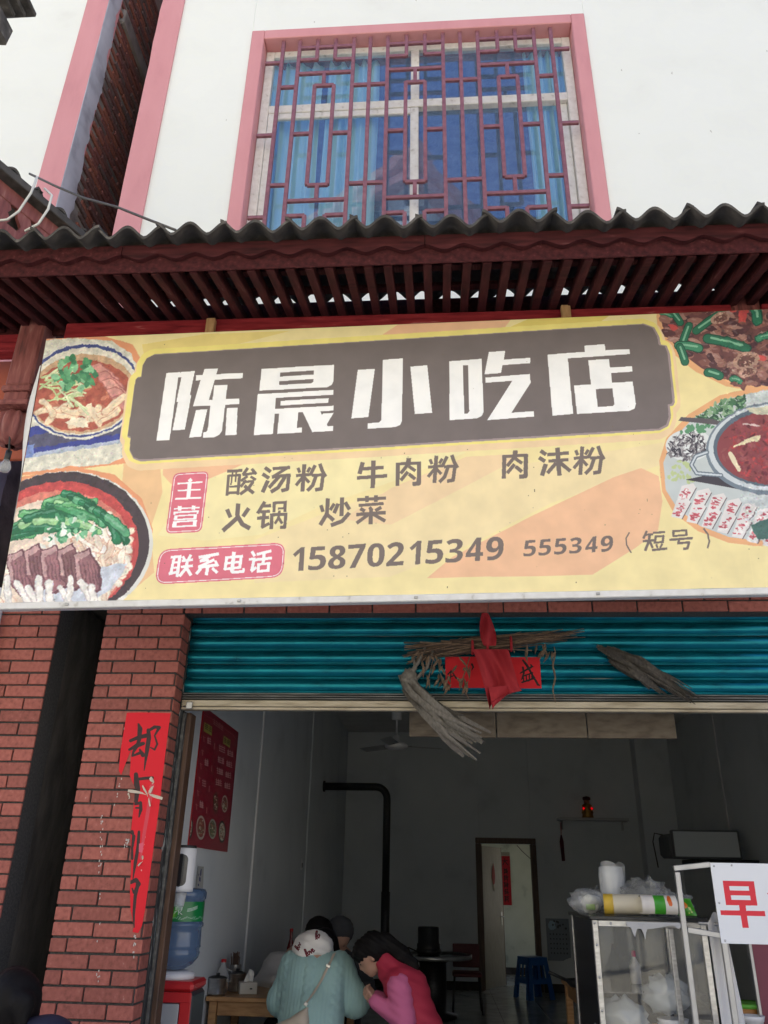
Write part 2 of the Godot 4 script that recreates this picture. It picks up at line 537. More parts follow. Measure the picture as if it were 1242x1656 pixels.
# ---------------------------------------------------------------- the shop building
func build_shop() -> void:
	var s := thing("shop_building", "white rendered shop house with pink corner band and red tiled piers", "building")
	# upper storeys, with the opening of the window left free
	part("wall", span(-2.262, -1.588, 3.08, 11.6, -.34, -.1), M.wall, s)
	part("wall", span(1.290, 7.0, 3.08, 11.6, -.34, -.1), M.wall, s)
	part("wall", span(-1.588, 1.290, 8.293, 11.6, -.34, -.1), M.wall, s)
	part("wall", span(-1.588, 1.290, 3.08, 5.639, -.34, -.1), M.wall, s)
	# chips and scuffs in the render
	var chip := plain(lin(.42, .41, .38), .9)
	for k in 46:
		var c := Vector3(rng.randf_range(-2.2, 3.4), rng.randf_range(5.6, 9.4), -.0996)
		if c.x > -1.65 and c.x < 1.35 and c.y < 8.35:
			continue
		var w2 := PackedVector2Array()
		for i in 6:
			w2.append(Vector2(cos(TAU * i / 6) * rng.randf_range(.002, .006), sin(TAU * i / 6) * rng.randf_range(.003, .022)).rotated(rng.randf_range(-.3, .3)))
		var cs := begin()
		prism(cs, w2, -.002, .0008, Transform3D(Basis.IDENTITY, c))
		part("chip", done(cs), chip, s)
	# corner band with an uneven left arris
	var st := begin()
	var q := PackedVector2Array()
	var y := 3.2
	while y < 11.5:
		q.append(Vector2(-2.467 + (rng.randf_range(-.004, .012) if rng.randf() < .35 else 0.0), y))
		y += rng.randf_range(.05, .22)
	q.append(Vector2(-2.466, 11.6))
	q.append(Vector2(-2.258, 11.6))
	q.append(Vector2(-2.258, 3.2))
	prism(st, q, -.36, -.085)
	part("corner_band", done(st), M.pink, s)
	part("side_wall", span(-2.45, -2.2, 3.2, 11.6, -12.0, -.365), M.raw_brick[1], s)
	part("roof_slab", span(-2.5, 7.0, 11.605, 11.8, -12.0, -.05), M.concrete, s)
	part("rear_wall", span(-2.19, 7.0, 4.125, 11.6, -12.0, -11.8), M.wall, s)
	part("upper_floor", span(-2.19, 7.0, 4.005, 4.12, -12.0, -.345), M.ceiling, s)
	part("light_blocking_slab", span(-2.1, 6.0, 3.3, 3.42, -.098, .5, .01), M.concrete, s)  # unseen slab, added to stop skylight falling behind the sign
	# piers and the band over the shutter
	var pier := part("pier", span(-1.955, -1.498, .0, 3.07, -.2, -.008, .002), M.mortar, s)
	tile_rows(pier, -1.957, -1.488, .12, 3.06, -1.748, -1.872, func(o, x, yy): o.position = Vector3(x, yy, -.002))
	for k in range(-17, 26):
		var yy := 1.866 - k * .07 - .035
		if yy < .14 or yy > 2.92:
			continue
		if not tex_cache.has("ret"):
			tex_cache["ret"] = box_mesh(Vector3.ZERO, Vector3(.014, .0595, .118), .0022)
		var o := part("brick", tex_cache["ret"], M.brick[rng.randi() % 5], pier)
		o.position = Vector3(-1.4975, yy, -.0705)
	var lint := part("lintel", span(-1.497, 2.45, 2.93, 3.07, -.2, -.008, .002), M.mortar, s)
	tile_rows(lint, -1.487, 2.45, 2.9, 3.2, -1.638, -1.513, func(o, x, yy): o.position = Vector3(x, yy, -.002))
	var right := part("pier", span(2.452, 3.2, .0, 3.07, -.2, -.008, .002), M.mortar, s)
	tile_rows(right, 2.452, 3.2, .12, 3.06, 2.6, 2.475, func(o, x, yy): o.position = Vector3(x, yy, -.002))
	# the room on the ground floor
	part("room_wall", span(-1.95, XL, .0, 4.0, ZB - .12, -.205), M.room_wall, s)
	part("room_wall", span(XR, XR + .3, .0, 4.0, ZB - .12, -.205), M.room_wall, s)
	part("room_wall", span(3.205, XR - .004, .0, 4.0, -.4, -.205), M.room_wall, s)
	part("room_wall", span(XL + .004, 3.2, 2.93, 4.0, -.4, -.205), M.room_wall, s)
	part("room_wall", span(XL + .004, -1.51, .0, 2.925, -.29, -.206), M.room_wall, s)
	# rear wall with the doorway
	part("room_wall", span(XL + .004, .62, .0, 4.0, ZB - .12, ZB), M.room_wall, s)
	part("room_wall", span(1.50, XR - .004, .0, 4.0, ZB - .12, ZB), M.room_wall, s)
	part("room_wall", span(.622, 1.498, 2.17, 4.0, ZB - .12, ZB), M.room_wall, s)
	part("corner_pillar", span(3.3, XR - .005, FL, 3.998, ZB + .002, ZB + .35), M.room_wall, s)
	for r in [[XL + .01, .55], [1.57, 3.29]]:
		part("skirting", span(r[0], r[1], FL, .14, ZB + .002, ZB + .016), M.dark_brown, s)
	part("skirting", span(XL + .002, XL + .016, FL, .14, ZB + .02, -.9), M.dark_brown, s)
	# thin pale trunking on the side walls
	for tr in [[415, 1290, XL, 0], [497, 1330, XL, 1], [1174, 1300, XR, 0]]:
		var z := onx(tr[0], tr[1], tr[2]).z
		var x: float = tr[2] + (.01 if tr[2] < 0 else -.01)
		part("wire_trunking", span(x - .009, x + .009, .75, 3.98, z - .013, z + .013), M.white_plastic if tr[3] == 0 else M.room_wall, s)
	# room at the back, lit by its own window in the left wall
	# unseen opening added in its rear wall, letting sun in to brighten the room
	part("back_room_wall", span(-2.2, 2.2, .0, 2.98, -13.1, -13.0), M.back_wall, s)
	part("back_room_wall", span(3.9, 4.4, .0, 2.98, -13.1, -13.0), M.back_wall, s)
	part("back_room_wall", span(2.202, 3.898, .0, 1.0, -13.1, -13.0), M.back_wall, s)
	part("back_room_wall", span(2.202, 3.898, 2.35, 2.98, -13.1, -13.0), M.back_wall, s)
	part("back_room_wall", span(4.3, 4.4, .0, 2.98, -12.99, ZB - .13), M.back_wall, s)
	part("back_room_wall", span(-1.5, -1.38, .0, .95, -12.99, ZB - .13), M.back_wall, s)
	part("back_room_wall", span(-1.5, -1.38, 2.45, 2.98, -12.99, ZB - .13), M.back_wall, s)
	part("back_room_wall", span(-1.5, -1.38, .955, 2.445, -10.8, ZB - .13), M.back_wall, s)
	part("back_room_wall", span(-1.5, -1.38, .955, 2.445, -12.99, -12.6), M.back_wall, s)
	part("back_room_ceiling", span(-2.2, 4.4, 2.985, 3.1, -13.1, ZB - .13), M.ceiling, s)
	part("skirting", span(-1.37, 4.29, FL, .14, -12.998, -12.985), M.dark_brown, s)
	# floor of glossy tiles
	var fl := part("floor", span(XL + .002, 4.3, -.3, FL - .012, -13.0, -.2), M.mortar, self)
	struct(fl)
	var tm := box_mesh(Vector3.ZERO, Vector3(.596, .014, .596), .0015)
	for i in 10:
		for j in 21:
			var o := part("tile", tm, M.floor_tile, fl)
			o.position = Vector3(-1.38 + i * .6, FL - .007 + rng.randf_range(-.0004, .0004), -.51 - j * .6)

# ---------------------------------------------------------------- first-floor window and its grille
func build_window() -> void:
	var s: Node3D = get_node("shop_building")
	var w := Node3D.new()
	w.name = "window"
	s.add_child(w)
	var x0 := -1.475
	var x1 := 1.177
	var y0 := 5.75
	var y1 := 8.18
	# painted surround
	part("surround", span(x0 - .112, x0, y0 - .11, y1 + .112, -.335, -.082, .006), M.pink, w)
	part("surround", span(x1, x1 + .112, y0 - .11, y1 + .112, -.335, -.082, .006), M.pink, w)
	part("surround", span(x0 + .001, x1 - .001, y1, y1 + .112, -.335, -.083, .006), M.pink, w)
	part("surround", span(x0 + .001, x1 - .001, y0 - .11, y0, -.335, -.083, .006), M.pink, w)
	var ym := onz(360 + 600 / 1.94, 332 / 1.94, -.24).y
	var xm := onz(360 + 604 / 1.94, 240 / 1.94, -.24).x
	var zf := -.21
	var f := func(a: float, b: float, c: float, d: float, z := -.21, t := .06) -> void:
		part("frame", span(a, b, c, d, z - t, z, .005), M.white_frame, w)
	f.call(x0 + .002, x0 + .075, y0 + .002, y1 - .002)
	f.call(x1 - .075, x1 - .002, y0 + .002, y1 - .002)
	f.call(x0 + .076, x1 - .076, y1 - .075, y1 - .003)
	f.call(x0 + .076, x1 - .076, y0 + .003, y0 + .07)
	f.call(x0 + .076, x1 - .076, ym - .045, ym + .045)
	f.call(xm - .036, xm + .036, ym + .046, y1 - .076)
	# sliding sashes below
	f.call(x0 + .077, x0 + .15, y0 + .072, ym - .047, -.215, .03)
	f.call(x0 + .151, xm - .04, ym - .115, ym - .05, -.215, .03)
	f.call(xm - .04, xm + .03, y0 + .072, ym - .047, -.215, .03)
	f.call(x1 - .15, x1 - .077, y0 + .072, ym - .047, -.247, .03)
	var blue := glass(lin(.26, .48, .85), .03, .30, .015)
	var panes := [[x0 + .07, xm - .03, ym + .04, y1 - .07, -.24], [xm + .03, x1 - .07, ym + .04, y1 - .07, -.24], [x0 + .14, xm - .035, y0 + .07, ym - .11, -.232], [xm + .03, x1 - .14, y0 + .07, ym - .045, -.262]]
	var n := FastNoiseLite.new()
	n.seed = 5
	n.frequency = .9
	for p in panes:
		# float glass is never quite flat
		var m := sheet(func(u, v):
			var xx: float = lerp(p[0], p[1], u)
			var yy: float = lerp(p[3], p[2], v)
			return Vector3(xx, yy, p[4] + .0022 * n.get_noise_2d(xx * 1.3 + p[0] * 7.0, yy * 1.3)), 14, 14)
		part("pane", m, blue, w)
	# curtains and the room behind, its dimness put into dark wall colour
	var cur := rough_mat([[0.0, lin(.42, .76, .80)], [1.0, lin(.55, .86, .88)]], .02, Vector3(2, .4, 2), .9, .0, .1, 70)
	cur.backlight_enabled = true
	cur.backlight = Color(.25, .5, .52)
	for c in [[x0 + .03, -.98, 17.0], [-.93, -.48, 21.0], [.78, x1 - .03, 24.0]]:
		var m := sheet(func(u, v):
			var xx: float = lerp(c[0], c[1], u) + .05 * sin(v * 3.0 + c[2]) * (1 - v) * v
			return Vector3(xx, lerp(y1 - .02, y0 - .05, v), -.345 + .03 * sin(u * c[2] * 1.4 + .6 * sin(v * 4.0)) + .012 * sin(u * 47.0)), 60, 8)
		part("curtain", m, cur, w)
	part("room_back", span(x0 - .3, x1 + .3, y0 - 1.2, y1 + .5, -2.7, -2.6), M.dark_brown, w)
	part("room_side", span(x0 - .32, x0 - .25, y0 - 1.2, y1 + .5, -2.59, -.345), M.dark_brown, w)
	part("room_side", span(x1 + .25, x1 + .32, y0 - 1.2, y1 + .5, -2.59, -.345), M.dark_brown, w)
	# grille: each bar as drawn, from a pixel of one enlargement of the photograph to its place in the plane of the grille
	var g := Node3D.new()
	g.name = "window_grille"
	s.add_child(g)
	var bars := [
		[192, 133, 130, 718], [240, 150, 194, 692], [412, 143, 385, 682], [464, 121, 443, 697], [519, 138, 505, 692], [692, 128, 700, 682], [745, 106, 762, 692], [802, 123, 822, 668], [979, 113, 1023, 668], [1028, 90, 1088, 672],
		[240, 152, 412, 145], [299, 128, 297, 188], [356, 126, 353, 187], [238, 190, 298, 188], [354, 187, 411, 185], [237, 233, 409, 225], [318, 230, 318, 268], [288, 269, 349, 268], [288, 269, 265, 582], [348, 268, 330, 580], [265, 582, 330, 580], [221, 421, 276, 420], [340, 418, 395, 416], [296, 581, 293, 628], [203, 630, 388, 627], [196, 679, 257, 677], [257, 677, 254, 706], [320, 676, 384, 673], [320, 676, 318, 708],
		[519, 142, 692, 130], [577, 112, 577, 177], [634, 110, 635, 171], [516, 178, 577, 176], [634, 171, 691, 168], [517, 219, 690, 214], [604, 216, 604, 258], [574, 259, 635, 257], [574, 259, 572, 571], [635, 257, 636, 570], [572, 571, 636, 570], [513, 411, 573, 409], [637, 407, 693, 404], [603, 570, 603, 612], [508, 621, 698, 615], [507, 669, 570, 667], [570, 667, 572, 700], [633, 664, 699, 660], [633, 664, 633, 692],
		[802, 125, 979, 115], [860, 96, 862, 162], [915, 94, 920, 158], [804, 164, 862, 161], [919, 158, 981, 155], [808, 204, 983, 197], [892, 200, 894, 241], [865, 242, 925, 239], [865, 242, 885, 556], [925, 239, 948, 554], [885, 556, 948, 554], [815, 399, 872, 396], [938, 391, 1000, 388], [916, 555, 919, 604], [820, 609, 1018, 600], [822, 657, 892, 651], [892, 651, 893, 670], [955, 652, 1022, 648], [955, 652, 957, 684],
		[409, 268, 516, 262], [397, 577, 508, 571], [698, 256, 806, 245], [703, 567, 818, 560], [180, 276, 228, 273], [149, 584, 199, 580], [134, 200, 184, 198], [106, 427, 160, 425], [78, 685, 133, 682], [1036, 156, 1088, 152], [987, 240, 1044, 236], [1060, 388, 1117, 384], [1016, 553, 1076, 548], [1088, 650, 1150, 644]]
	for b in bars:
		var p := onz(360 + b[0] / 1.94, b[1] / 1.94, -.125)
		var q := onz(360 + b[2] / 1.94, b[3] / 1.94, -.125)
		# bars are plumb or level
		if absf(p.x - q.x) < absf(p.y - q.y):
			p.x = (p.x + q.x) / 2
			q.x = p.x
			if p.y < 6.15 or q.y < 6.15:
				if p.y < q.y:
					p.y = minf(p.y, 5.8)
				else:
					q.y = minf(q.y, 5.8)
			if maxf(p.y, q.y) > 8.0:
				if p.y > q.y:
					p.y = 8.179
				else:
					q.y = 8.179
		else:
			p.y = (p.y + q.y) / 2
			q.y = p.y
		var st := begin()
		var level := absf(p.x - q.x) > absf(p.y - q.y)
		bar(st, p, q, .031, .026 if level else .030)
		part("bar", done(st), M.grille, g)
	var lower := begin()
	bar(lower, Vector3(x0 + .001, 5.8, -.125), Vector3(x1 - .001, 5.8, -.125), .027, .022)
	part("bar", done(lower), M.grille, g)

# ---------------------------------------------------------------- the house next door and the gap between
func build_neighbour() -> void:
	var s := thing("neighbour_house", "white house with pink corner band and raw brick side beyond the dark gap", "building")
	part("wall", span(-9.0, -3.187, 3.08, 11.9, -.34, -.1), M.wall, s)
	part("corner_band", span(-3.186, -2.976, 3.08, 11.9, -.30, -.086, .004), M.pink, s)
	part("roof_slab", span(-9.0, -2.9, 11.91, 12.1, -9.0, -.1), M.concrete, s)
	part("side_core", span(-3.3, -3.03, 3.08, 11.9, -9.0, -.345), M.mortar, s)
	# smooth grey render along the corner, broken off to a ragged edge
	var q := PackedVector2Array([Vector2(-.088, 3.1), Vector2(-.088, 11.9)])
	var y := 11.9
	var edge := FastNoiseLite.new()
	edge.seed = 11
	edge.frequency = 1.7
	while y > 3.1:
		var z := -.285 + .05 * edge.get_noise_1d(y) - .02 * (8.0 - y) / 2.0 + rng.randf_range(-.014, .014)
		q.append(Vector2(z, y))
		y -= rng.randf_range(.025, .07)
	q.append(Vector2(-.3, 3.1))
	var st := begin()
	var xf := Transform3D(Basis(Vector3(0, 0, 1), Vector3(0, 1, 0), Vector3(-1, 0, 0)), Vector3.ZERO)
	prism(st, q, 2.972, 3.02, xf)
	part("render_strip", done(st), M.plaster, s)
	# raw brickwork of the side wall
	var side := part("brickwork", span(-3.029, -2.996, 3.1, 11.9, -1.75, -.303, .001), M.concrete, s)
	var meshes := []
	for k in 4:
		meshes.append(box_mesh(Vector3.ZERO, Vector3(.03, .052, [.236, .238, .232, .115][k]), .006))
	var n := 0
	for r in 84:
		var yy := 5.25 + r * .063
		var z := -.31 - (.12 if r % 2 else 0.0)
		var reach := 4 if yy < 10.4 else 2
		for c in reach:
			if n >= 298 or rng.randf() < .03:
				z -= .25
				continue
			var o := part("brick", meshes[rng.randi() % 3], M.raw_brick[rng.randi() % 4], side)
			o.position = Vector3(-2.995 + rng.randf_range(-.006, .007), yy + rng.randf_range(-.004, .004), z - .12)
			o.rotation = Vector3(rng.randf_range(-.025, .025), rng.randf_range(-.02, .02), rng.randf_range(-.04, .04))
			z -= .25
			n += 1
	part("floor_band", span(-3.03, -2.962, 8.95, 9.16, -1.75, -.36, .02), M.concrete, s)
	# pier beside the gap
	var pier := part("pier", span(-2.80, -2.252, .0, 3.07, -.2, -.008, .002), M.mortar, s)
	tile_rows(pier, -2.8, -2.243, .12, 3.06, -2.352, -2.477, func(o, x, yy): o.position = Vector3(x, yy, -.002))
	part("wall", span(-9.0, -2.805, .0, 3.07, -.2, -.02), M.dark_brown, s)
	# walls of the gap, its deep shade put into their dark colour
	part("gap_side", span(-2.6, -2.255, .0, 3.07, -6.0, -.205), M.dark_brown, s)
	part("gap_lid", span(-2.97, -1.96, 3.09, 3.2, -6.0, -.345), M.dark_brown, s)
	part("gap_end", span(-2.25, -1.96, .0, 3.07, -6.1, -6.0), M.dark_brown, s)
	# dark stacked moulding of the upper roof
	st = begin()
	for k in 3:
		var c := onz(2 + k * 12, -8 - k * 2, 1.5)
		bx(st, c + Vector3(-.3, .03 + .035 * k, 0), Vector3(.62, .034, .3 + .06 * k), Basis.IDENTITY, .008)
	var low := onz(14, 22, 1.5)
	bx(st, low + Vector3(-.34, -.02, 0), Vector3(.62, .14, .24), Basis(Vector3(0, 0, 1), -.12), .015)
	part("moulding", done(st), M.tile, s)
	# orange board beside the post
	part("orange_board", span(-3.4, -2.39, 3.72, 4.42, .42, .45), plain(lin(.42, .10, .045), .7), s)
	part("pipe", done_tube([Vector3(-2.6, 3.06, .05), Vector3(-2.555, 1.2, .05), Vector3(-2.55, .12, .05)], .024), M.white_plastic, s)

func done_tube(pts: Array, r, seg := 10) -> ArrayMesh:
	var st := begin(true)
	tube(st, pts, r, seg)
	return done(st)

# ---------------------------------------------------------------- what stands across the street and is mirrored in the panes
func build_across() -> void:
	var s := thing("house_across_street", "pale sunlit corner house with pink cornice mirrored in the blue panes", "building", Vector3(-.47, 0, 8.48))
	s.rotation.y = deg_to_rad(-52.8)
	var h := 16.75
	part("wall", span(0, 11, 0, h, 0, 11, .02), M.wall, s)
	part("cornice", span(-.35, 11.3, h - .9, h - .5, -.35, 11.3, .03), M.pink, s)
	part("parapet", span(-.2, 11.2, h + .005, h + .45, -.2, 11.2, .03), M.pink, s)
	for k in 5:
		for c in 3:
			for side in 2:
				var m := span(-.04, .06, -.75, .75, -.9, .9, .01) if side == 0 else span(-.9, .9, -.75, .75, -.04, .06, .01)
				var o := part("window", m, glass(lin(.05, .12, .2), .5, .4), s, Vector3(0 if side == 0 else 1.9 + c * 3.3, 2.2 + k * 3.3, 1.9 + c * 3.3 if side == 0 else 0))
				part("sill", span(-.12, .05, -.06, .0, -1.0, 1.0) if side == 0 else span(-1, 1, -.06, .0, -.12, .05), M.pink, o, Vector3(0, -.76, 0))

# ---------------------------------------------------------------- tile eave over the pavement
func tile_mesh(w: float, length: float) -> ArrayMesh:
	# two waves across, the left edge lapping over the tile beside it; runs up from z = 0 to -length
	var st := begin(true)
	var n := 26
	var f := func(u: float) -> float:
		var c := .5 + .5 * cos(TAU * 2.0 * u + .1)
		return .062 * pow(c, .8) - .034 + .010 * pow(1.0 - u, 2.0)
	var top := []
	var bot := []
	for i in n + 1:
		var u := float(i) / n
		var x := u * (w + .035) - .035
		top.append(Vector2(x, f.call(u)))
		bot.append(Vector2(x, f.call(u) - .015))
	var z0 := 0.0
	var z1 := -length
	for i in n:
		quad(st, Vector3(top[i].x, top[i].y, z0), Vector3(top[i].x, top[i].y, z1), Vector3(top[i + 1].x, top[i + 1].y, z1), Vector3(top[i + 1].x, top[i + 1].y, z0))
		quad(st, Vector3(bot[i].x, bot[i].y, z0), Vector3(bot[i + 1].x, bot[i + 1].y, z0), Vector3(bot[i + 1].x, bot[i + 1].y, z1), Vector3(bot[i].x, bot[i].y, z1))
	st.set_smooth_group(-1)
	for i in n:
		quad(st, Vector3(top[i].x, top[i].y, z0), Vector3(top[i + 1].x, top[i + 1].y, z0), Vector3(bot[i + 1].x, bot[i + 1].y, z0), Vector3(bot[i].x, bot[i].y, z0))
		quad(st, Vector3(top[i + 1].x, top[i + 1].y, z1), Vector3(top[i].x, top[i].y, z1), Vector3(bot[i].x, bot[i].y, z1), Vector3(bot[i + 1].x, bot[i + 1].y, z1))
	for e in [0, n]:
		quad(st, Vector3(top[e].x, top[e].y, z1), Vector3(top[e].x, top[e].y, z0), Vector3(bot[e].x, bot[e].y, z0), Vector3(bot[e].x, bot[e].y, z1))
	return done(st)

func scalloped(x0: float, x1: float, y_top: float, y_low: float, pitch: float) -> PackedVector2Array:
	var q := PackedVector2Array([Vector2(x0, y_top), Vector2(x1, y_top)])
	var x := x1
	while x > x0 + .01:
		var w := minf(pitch, x - x0)
		for k in 9:
			var t := k / 8.0
			# each scallop hangs as an ogee lobe between two small points
			var d := sin(PI * t)
			d = .55 * d + .45 * d * d - .16 * sin(PI * 3.0 * t) * (1.0 if t < .5 else 1.0) * .5
			q.append(Vector2(x - w * t, y_low - .034 * d))
		x -= w
	return q

func build_eave() -> void:
	var s := thing("tiled_eave", "dark grey wave tile eave with scalloped dark red fascia above the sign", "eave")
	var slope := atan(.27)
	var tm := tile_mesh(.32, .46)
	var short := tile_mesh(.32, .20)
	for row in 3:
		for c in 16:
			var o := part("tile", short if row == 2 else tm, M.tile, s)
			var z := 1.51 - row * .30
			if row == 2:
				z = 1.51 - 2 * .30 + .03
			o.position = Vector3(-2.94 + c * .32 + rng.randf_range(-.006, .006), 4.405 + (1.51 - z) * .27 + row * .004 + rng.randf_range(-.005, .005), z + rng.randf_range(-.012, .012))
			o.rotation = Vector3(slope - .035, rng.randf_range(-.012, .012), rng.randf_range(-.01, .01))
	# scalloped fascia, board by board
	var x := -2.9
	for w in [1.33, 1.52, 1.9, 1.33]:
		var st := begin()
		prism(st, scalloped(x, x + w - .004, 4.395, 4.338, .19), 1.392, 1.417)
		part("fascia_board", done(st), M.shaded_red_wood if w > 1.4 else M.shaded_rafter_wood, s)
		x += w
	part("tilting_fillet", span(-2.9, 3.1, 4.345, 4.372, 1.33, 1.389, .004), M.shaded_rafter_wood, s)
	part("rafter_board", span(-2.9, 3.1, 4.245, 4.343, 1.379, 1.3905, .003), M.shaded_rafter_wood, s)
	for k in 60:
		var xx := -2.86 + k * .0972
		var st := begin()
		bar(st, Vector3(xx, 4.275, 1.378), Vector3(xx, 4.275 + .27 * .72, .66), .042, .062, Vector3(0, 1, 0), .003)
		part("rafter", done(st), M.shaded_red_wood if rng.randf() < .35 else M.shaded_rafter_wood, s)
	for zz: float in [1.22, 1.0]:
		part("batten", span(-2.9, 3.1, 4.318 + (1.38 - zz) * .27, 4.345 + (1.38 - zz) * .27, zz - .025, zz + .02), M.shaded_rafter_wood, s)
	part("blocking_board", span(-2.9, 3.1, 4.40, 4.584, .70, .725), M.shaded_rafter_wood, s)  # added to narrow the bright gaps left under the tile ends
	# front beam with its wooden cleats
	part("beam", span(-2.12, 1.595, 4.27, 4.392, .74, .835, .006), M.bright_red, s)
	part("beam", span(1.757, 3.1, 4.27, 4.392, .74, .835, .006), M.bright_red, s)
	part("beam", span(-2.9, -2.41, 4.27, 4.392, .66, .75, .006), M.bright_red, s)
	for p in [[341, 526], [915, 505]]:
		var c := onz(p[0], p[1], .86)
		part("cleat", box_mesh(c + Vector3(0, -.045, 0), Vector3(.05, .17, .035), .004), M.cleat, s)
	# hanging posts: the left one shows its carved pumpkin, the right one ends behind the sign
	for xx in [-2.335, 1.684]:
		var low := 3.99 if xx < 0 else 4.06
		part("post", span(xx - .076, xx + .076, low, 4.73, .665, .815, .012), M.red_post, s)
		var st := begin()
		bx(st, Vector3(xx - .005, 4.60, .95), Vector3(.1, .17, .5), Basis.IDENTITY, .012)
		part("bracket", done(st), M.shaded_rafter_wood, s)
		part("wall_arm", span(xx - .05, xx + .05, 4.43, 4.55, -.098, .66, .01), M.shaded_rafter_wood, s)
		if xx > 0:
			continue
		st = begin()
		bx(st, Vector3(xx, 3.968, .74), Vector3(.17, .035, .168), Basis.IDENTITY, .008)
		bx(st, Vector3(xx, 3.915, .74), Vector3(.135, .07, .135), Basis.IDENTITY, .006)
		bx(st, Vector3(xx, 3.865, .74), Vector3(.2, .03, .2), Basis.IDENTITY, .006)
		part("collar", done(st), M.red_post, s)
		st = begin(true)
		var prof := []
		for k in 13:
			var a := PI * k / 12.0
			prof.append(Vector2(.03 + .085 * sin(a), 3.74 - .105 * cos(a)))
		lathe(st, prof, 60, Vector3(xx, 0, .74), Basis.IDENTITY, 10, .22)
		part("carved_pumpkin", done(st), M.red_post, s)

func build_neighbour_eave() -> void:
	var a := ony(0, 245, 5.0)
	var b := ony(140, 365, 5.0)
	var d := (b - a).normalized()
	var s := thing("neighbour_eave", "dark tile edge over carved red board running out beside the neighbouring house", "eave", b)
	var ang := atan2(-d.z, d.x)
	# local x runs along the eave, towards the street side is -x; the roof lies to the left
	s.rotation.y = ang
	var tm := tile_mesh(.32, .46)
	for c in 9:
		var o := part("tile", tm, M.tile, s, Vector3(-2.86 + c * .32, -.035, -.02))
		o.rotation = Vector3(.25, 0, 0)
		o = part("tile", tm, M.tile, s, Vector3(-2.86 + c * .32, .065, -.36))
		o.rotation = Vector3(.25, 0, 0)
	part("edge_board", span(-2.9, .06, -.105, -.055, -.06, .01, .004), M.tile, s)
	part("upper_board", span(-2.9, .06, -.2, -.107, -.075, -.05, .004), M.red_post, s)
	var st := begin()
	# carved strip: cut-outs like small flames between the two boards
	for k in 22:
		var x := -2.86 + k * .13
		var q := PackedVector2Array([Vector2(x, -.2), Vector2(x + .085, -.2), Vector2(x + .1, -.23), Vector2(x + .085, -.26), Vector2(x + .11, -.30), Vector2(x + .09, -.335), Vector2(x + .03, -.335), Vector2(x + .045, -.29), Vector2(x + .015, -.25)])
		st = begin()
		prism(st, q, -.078, -.056)
		part("carved_piece", done(st), M.red_post, s)
	part("lower_board", span(-2.9, .06, -.42, -.337, -.09, -.045, .004), M.red_post, s)
	part("soffit", span(-2.9, .06, -.43, -.2, -.5, -.12, .004), M.dark_brown, s)
	for k in 14:
		part("rafter", box_mesh(Vector3(-2.8 + k * .2, -.46, -.32), Vector3(.05, .05, .46), .004), M.shaded_red_wood, s)

# ---------------------------------------------------------------- roller shutter
func build_shutter() -> void:
	var s := thing("roller_shutter", "raised teal metal roller shutter with aluminium bottom rail over the doorway", "shutter")
	var prof := []
	for k in 13:
		var t := k / 12.0
		prof.append(Vector2(.016 * pow(sin(PI * clampf(t * 1.04, 0, 1)), .7), -.07 * t))
	prof.append(Vector2(-.004, -.072))
	prof.append(Vector2(-.002, -.077))
	prof.append(Vector2(.003, -.078))
	prof.append(Vector2(-.003, -.0825))
	for k in 6:
		var y := 2.985 - k * .0833
		var st := begin(true)
		for i in prof.size() - 1:
			# no two slats hang at quite the same tilt
			var tilt: float = [.02, -.10, .09, -.08, .10, -.05][k]
			var p: Vector2 = prof[i] + Vector2(prof[i].y * tilt, 0)
			var q: Vector2 = prof[i + 1] + Vector2(prof[i + 1].y * tilt, 0)
			var nseg := 60
			for j in nseg:
				var xa := -1.478 + 3.9 * j / nseg
				var xb := -1.478 + 3.9 * (j + 1) / nseg
				var wob := func(xx: float) -> float: return .0026 * sin(xx * 3.1 + k * 2.1) + .0012 * sin(xx * 11.0 + k) - .004 * exp(-pow((xx - [-.7, 1.4, .2, -1.1, .9, 1.7][k]) * 9.0, 2.0))
				quad(st, Vector3(xa, y + p.y, -.135 + p.x + wob.call(xa)), Vector3(xb, y + p.y, -.135 + p.x + wob.call(xb)), Vector3(xb, y + q.y, -.135 + q.x + wob.call(xb)), Vector3(xa, y + q.y, -.135 + q.x + wob.call(xa)))
		part("slat", done(st), M.shutter, s)
	var st := begin()
	for k in 3:
		bx(st, Vector3(.472, 2.478 - k * .0135, -.13), Vector3(3.9, .0085, .03), Basis.IDENTITY, .002)
	part("rib", done(st), M.alu_dark, s)
	st = begin()
	bx(st, Vector3(.472, 2.422, -.128), Vector3(3.9, .036, .034), Basis.IDENTITY, .003)
	bx(st, Vector3(.472, 2.394, -.13), Vector3(3.9, .0165, .03), Basis.IDENTITY, .003)
	part("bottom_rail", done(st), M.alu, s)
	part("backing", span(-1.478, 2.42, 2.386, 2.99, -.158, -.15, .001), M.alu_dark, s)
	part("latch", box_mesh(onz(306, 1141, -.1), Vector3(.035, .04, .016), .003), M.steel_dull, s)
	# guide channels at both sides
	for g in [[-1.4975, -1.482, -1.466], [2.45, 2.435, 2.42]]:
		part("guide", span(g[0], g[1], .013, 2.92, -.2, -.128, .002), M.jamb_paint, s)
		part("guide", span(g[1] + signf(g[2] - g[1]) * .002, g[2], .013, 2.386, -.2, -.178, .002), M.jamb_paint, s)
		st = begin()
		for k in 3:
			var xx: float = lerp(g[1], g[2], .25 + k * .27)
			bx(st, Vector3(xx, 1.25, -.172), Vector3(.005, 2.25, .012), Basis.IDENTITY, .001)
		part("guide_rib", done(st), M.alu_dark, s)
		part("door_post", span(g[0] - signf(g[2] - g[1]) * .008, g[2] + signf(g[2] - g[1]) * .024, FL, 2.385, -.30, -.2035, .004), M.brown, s)

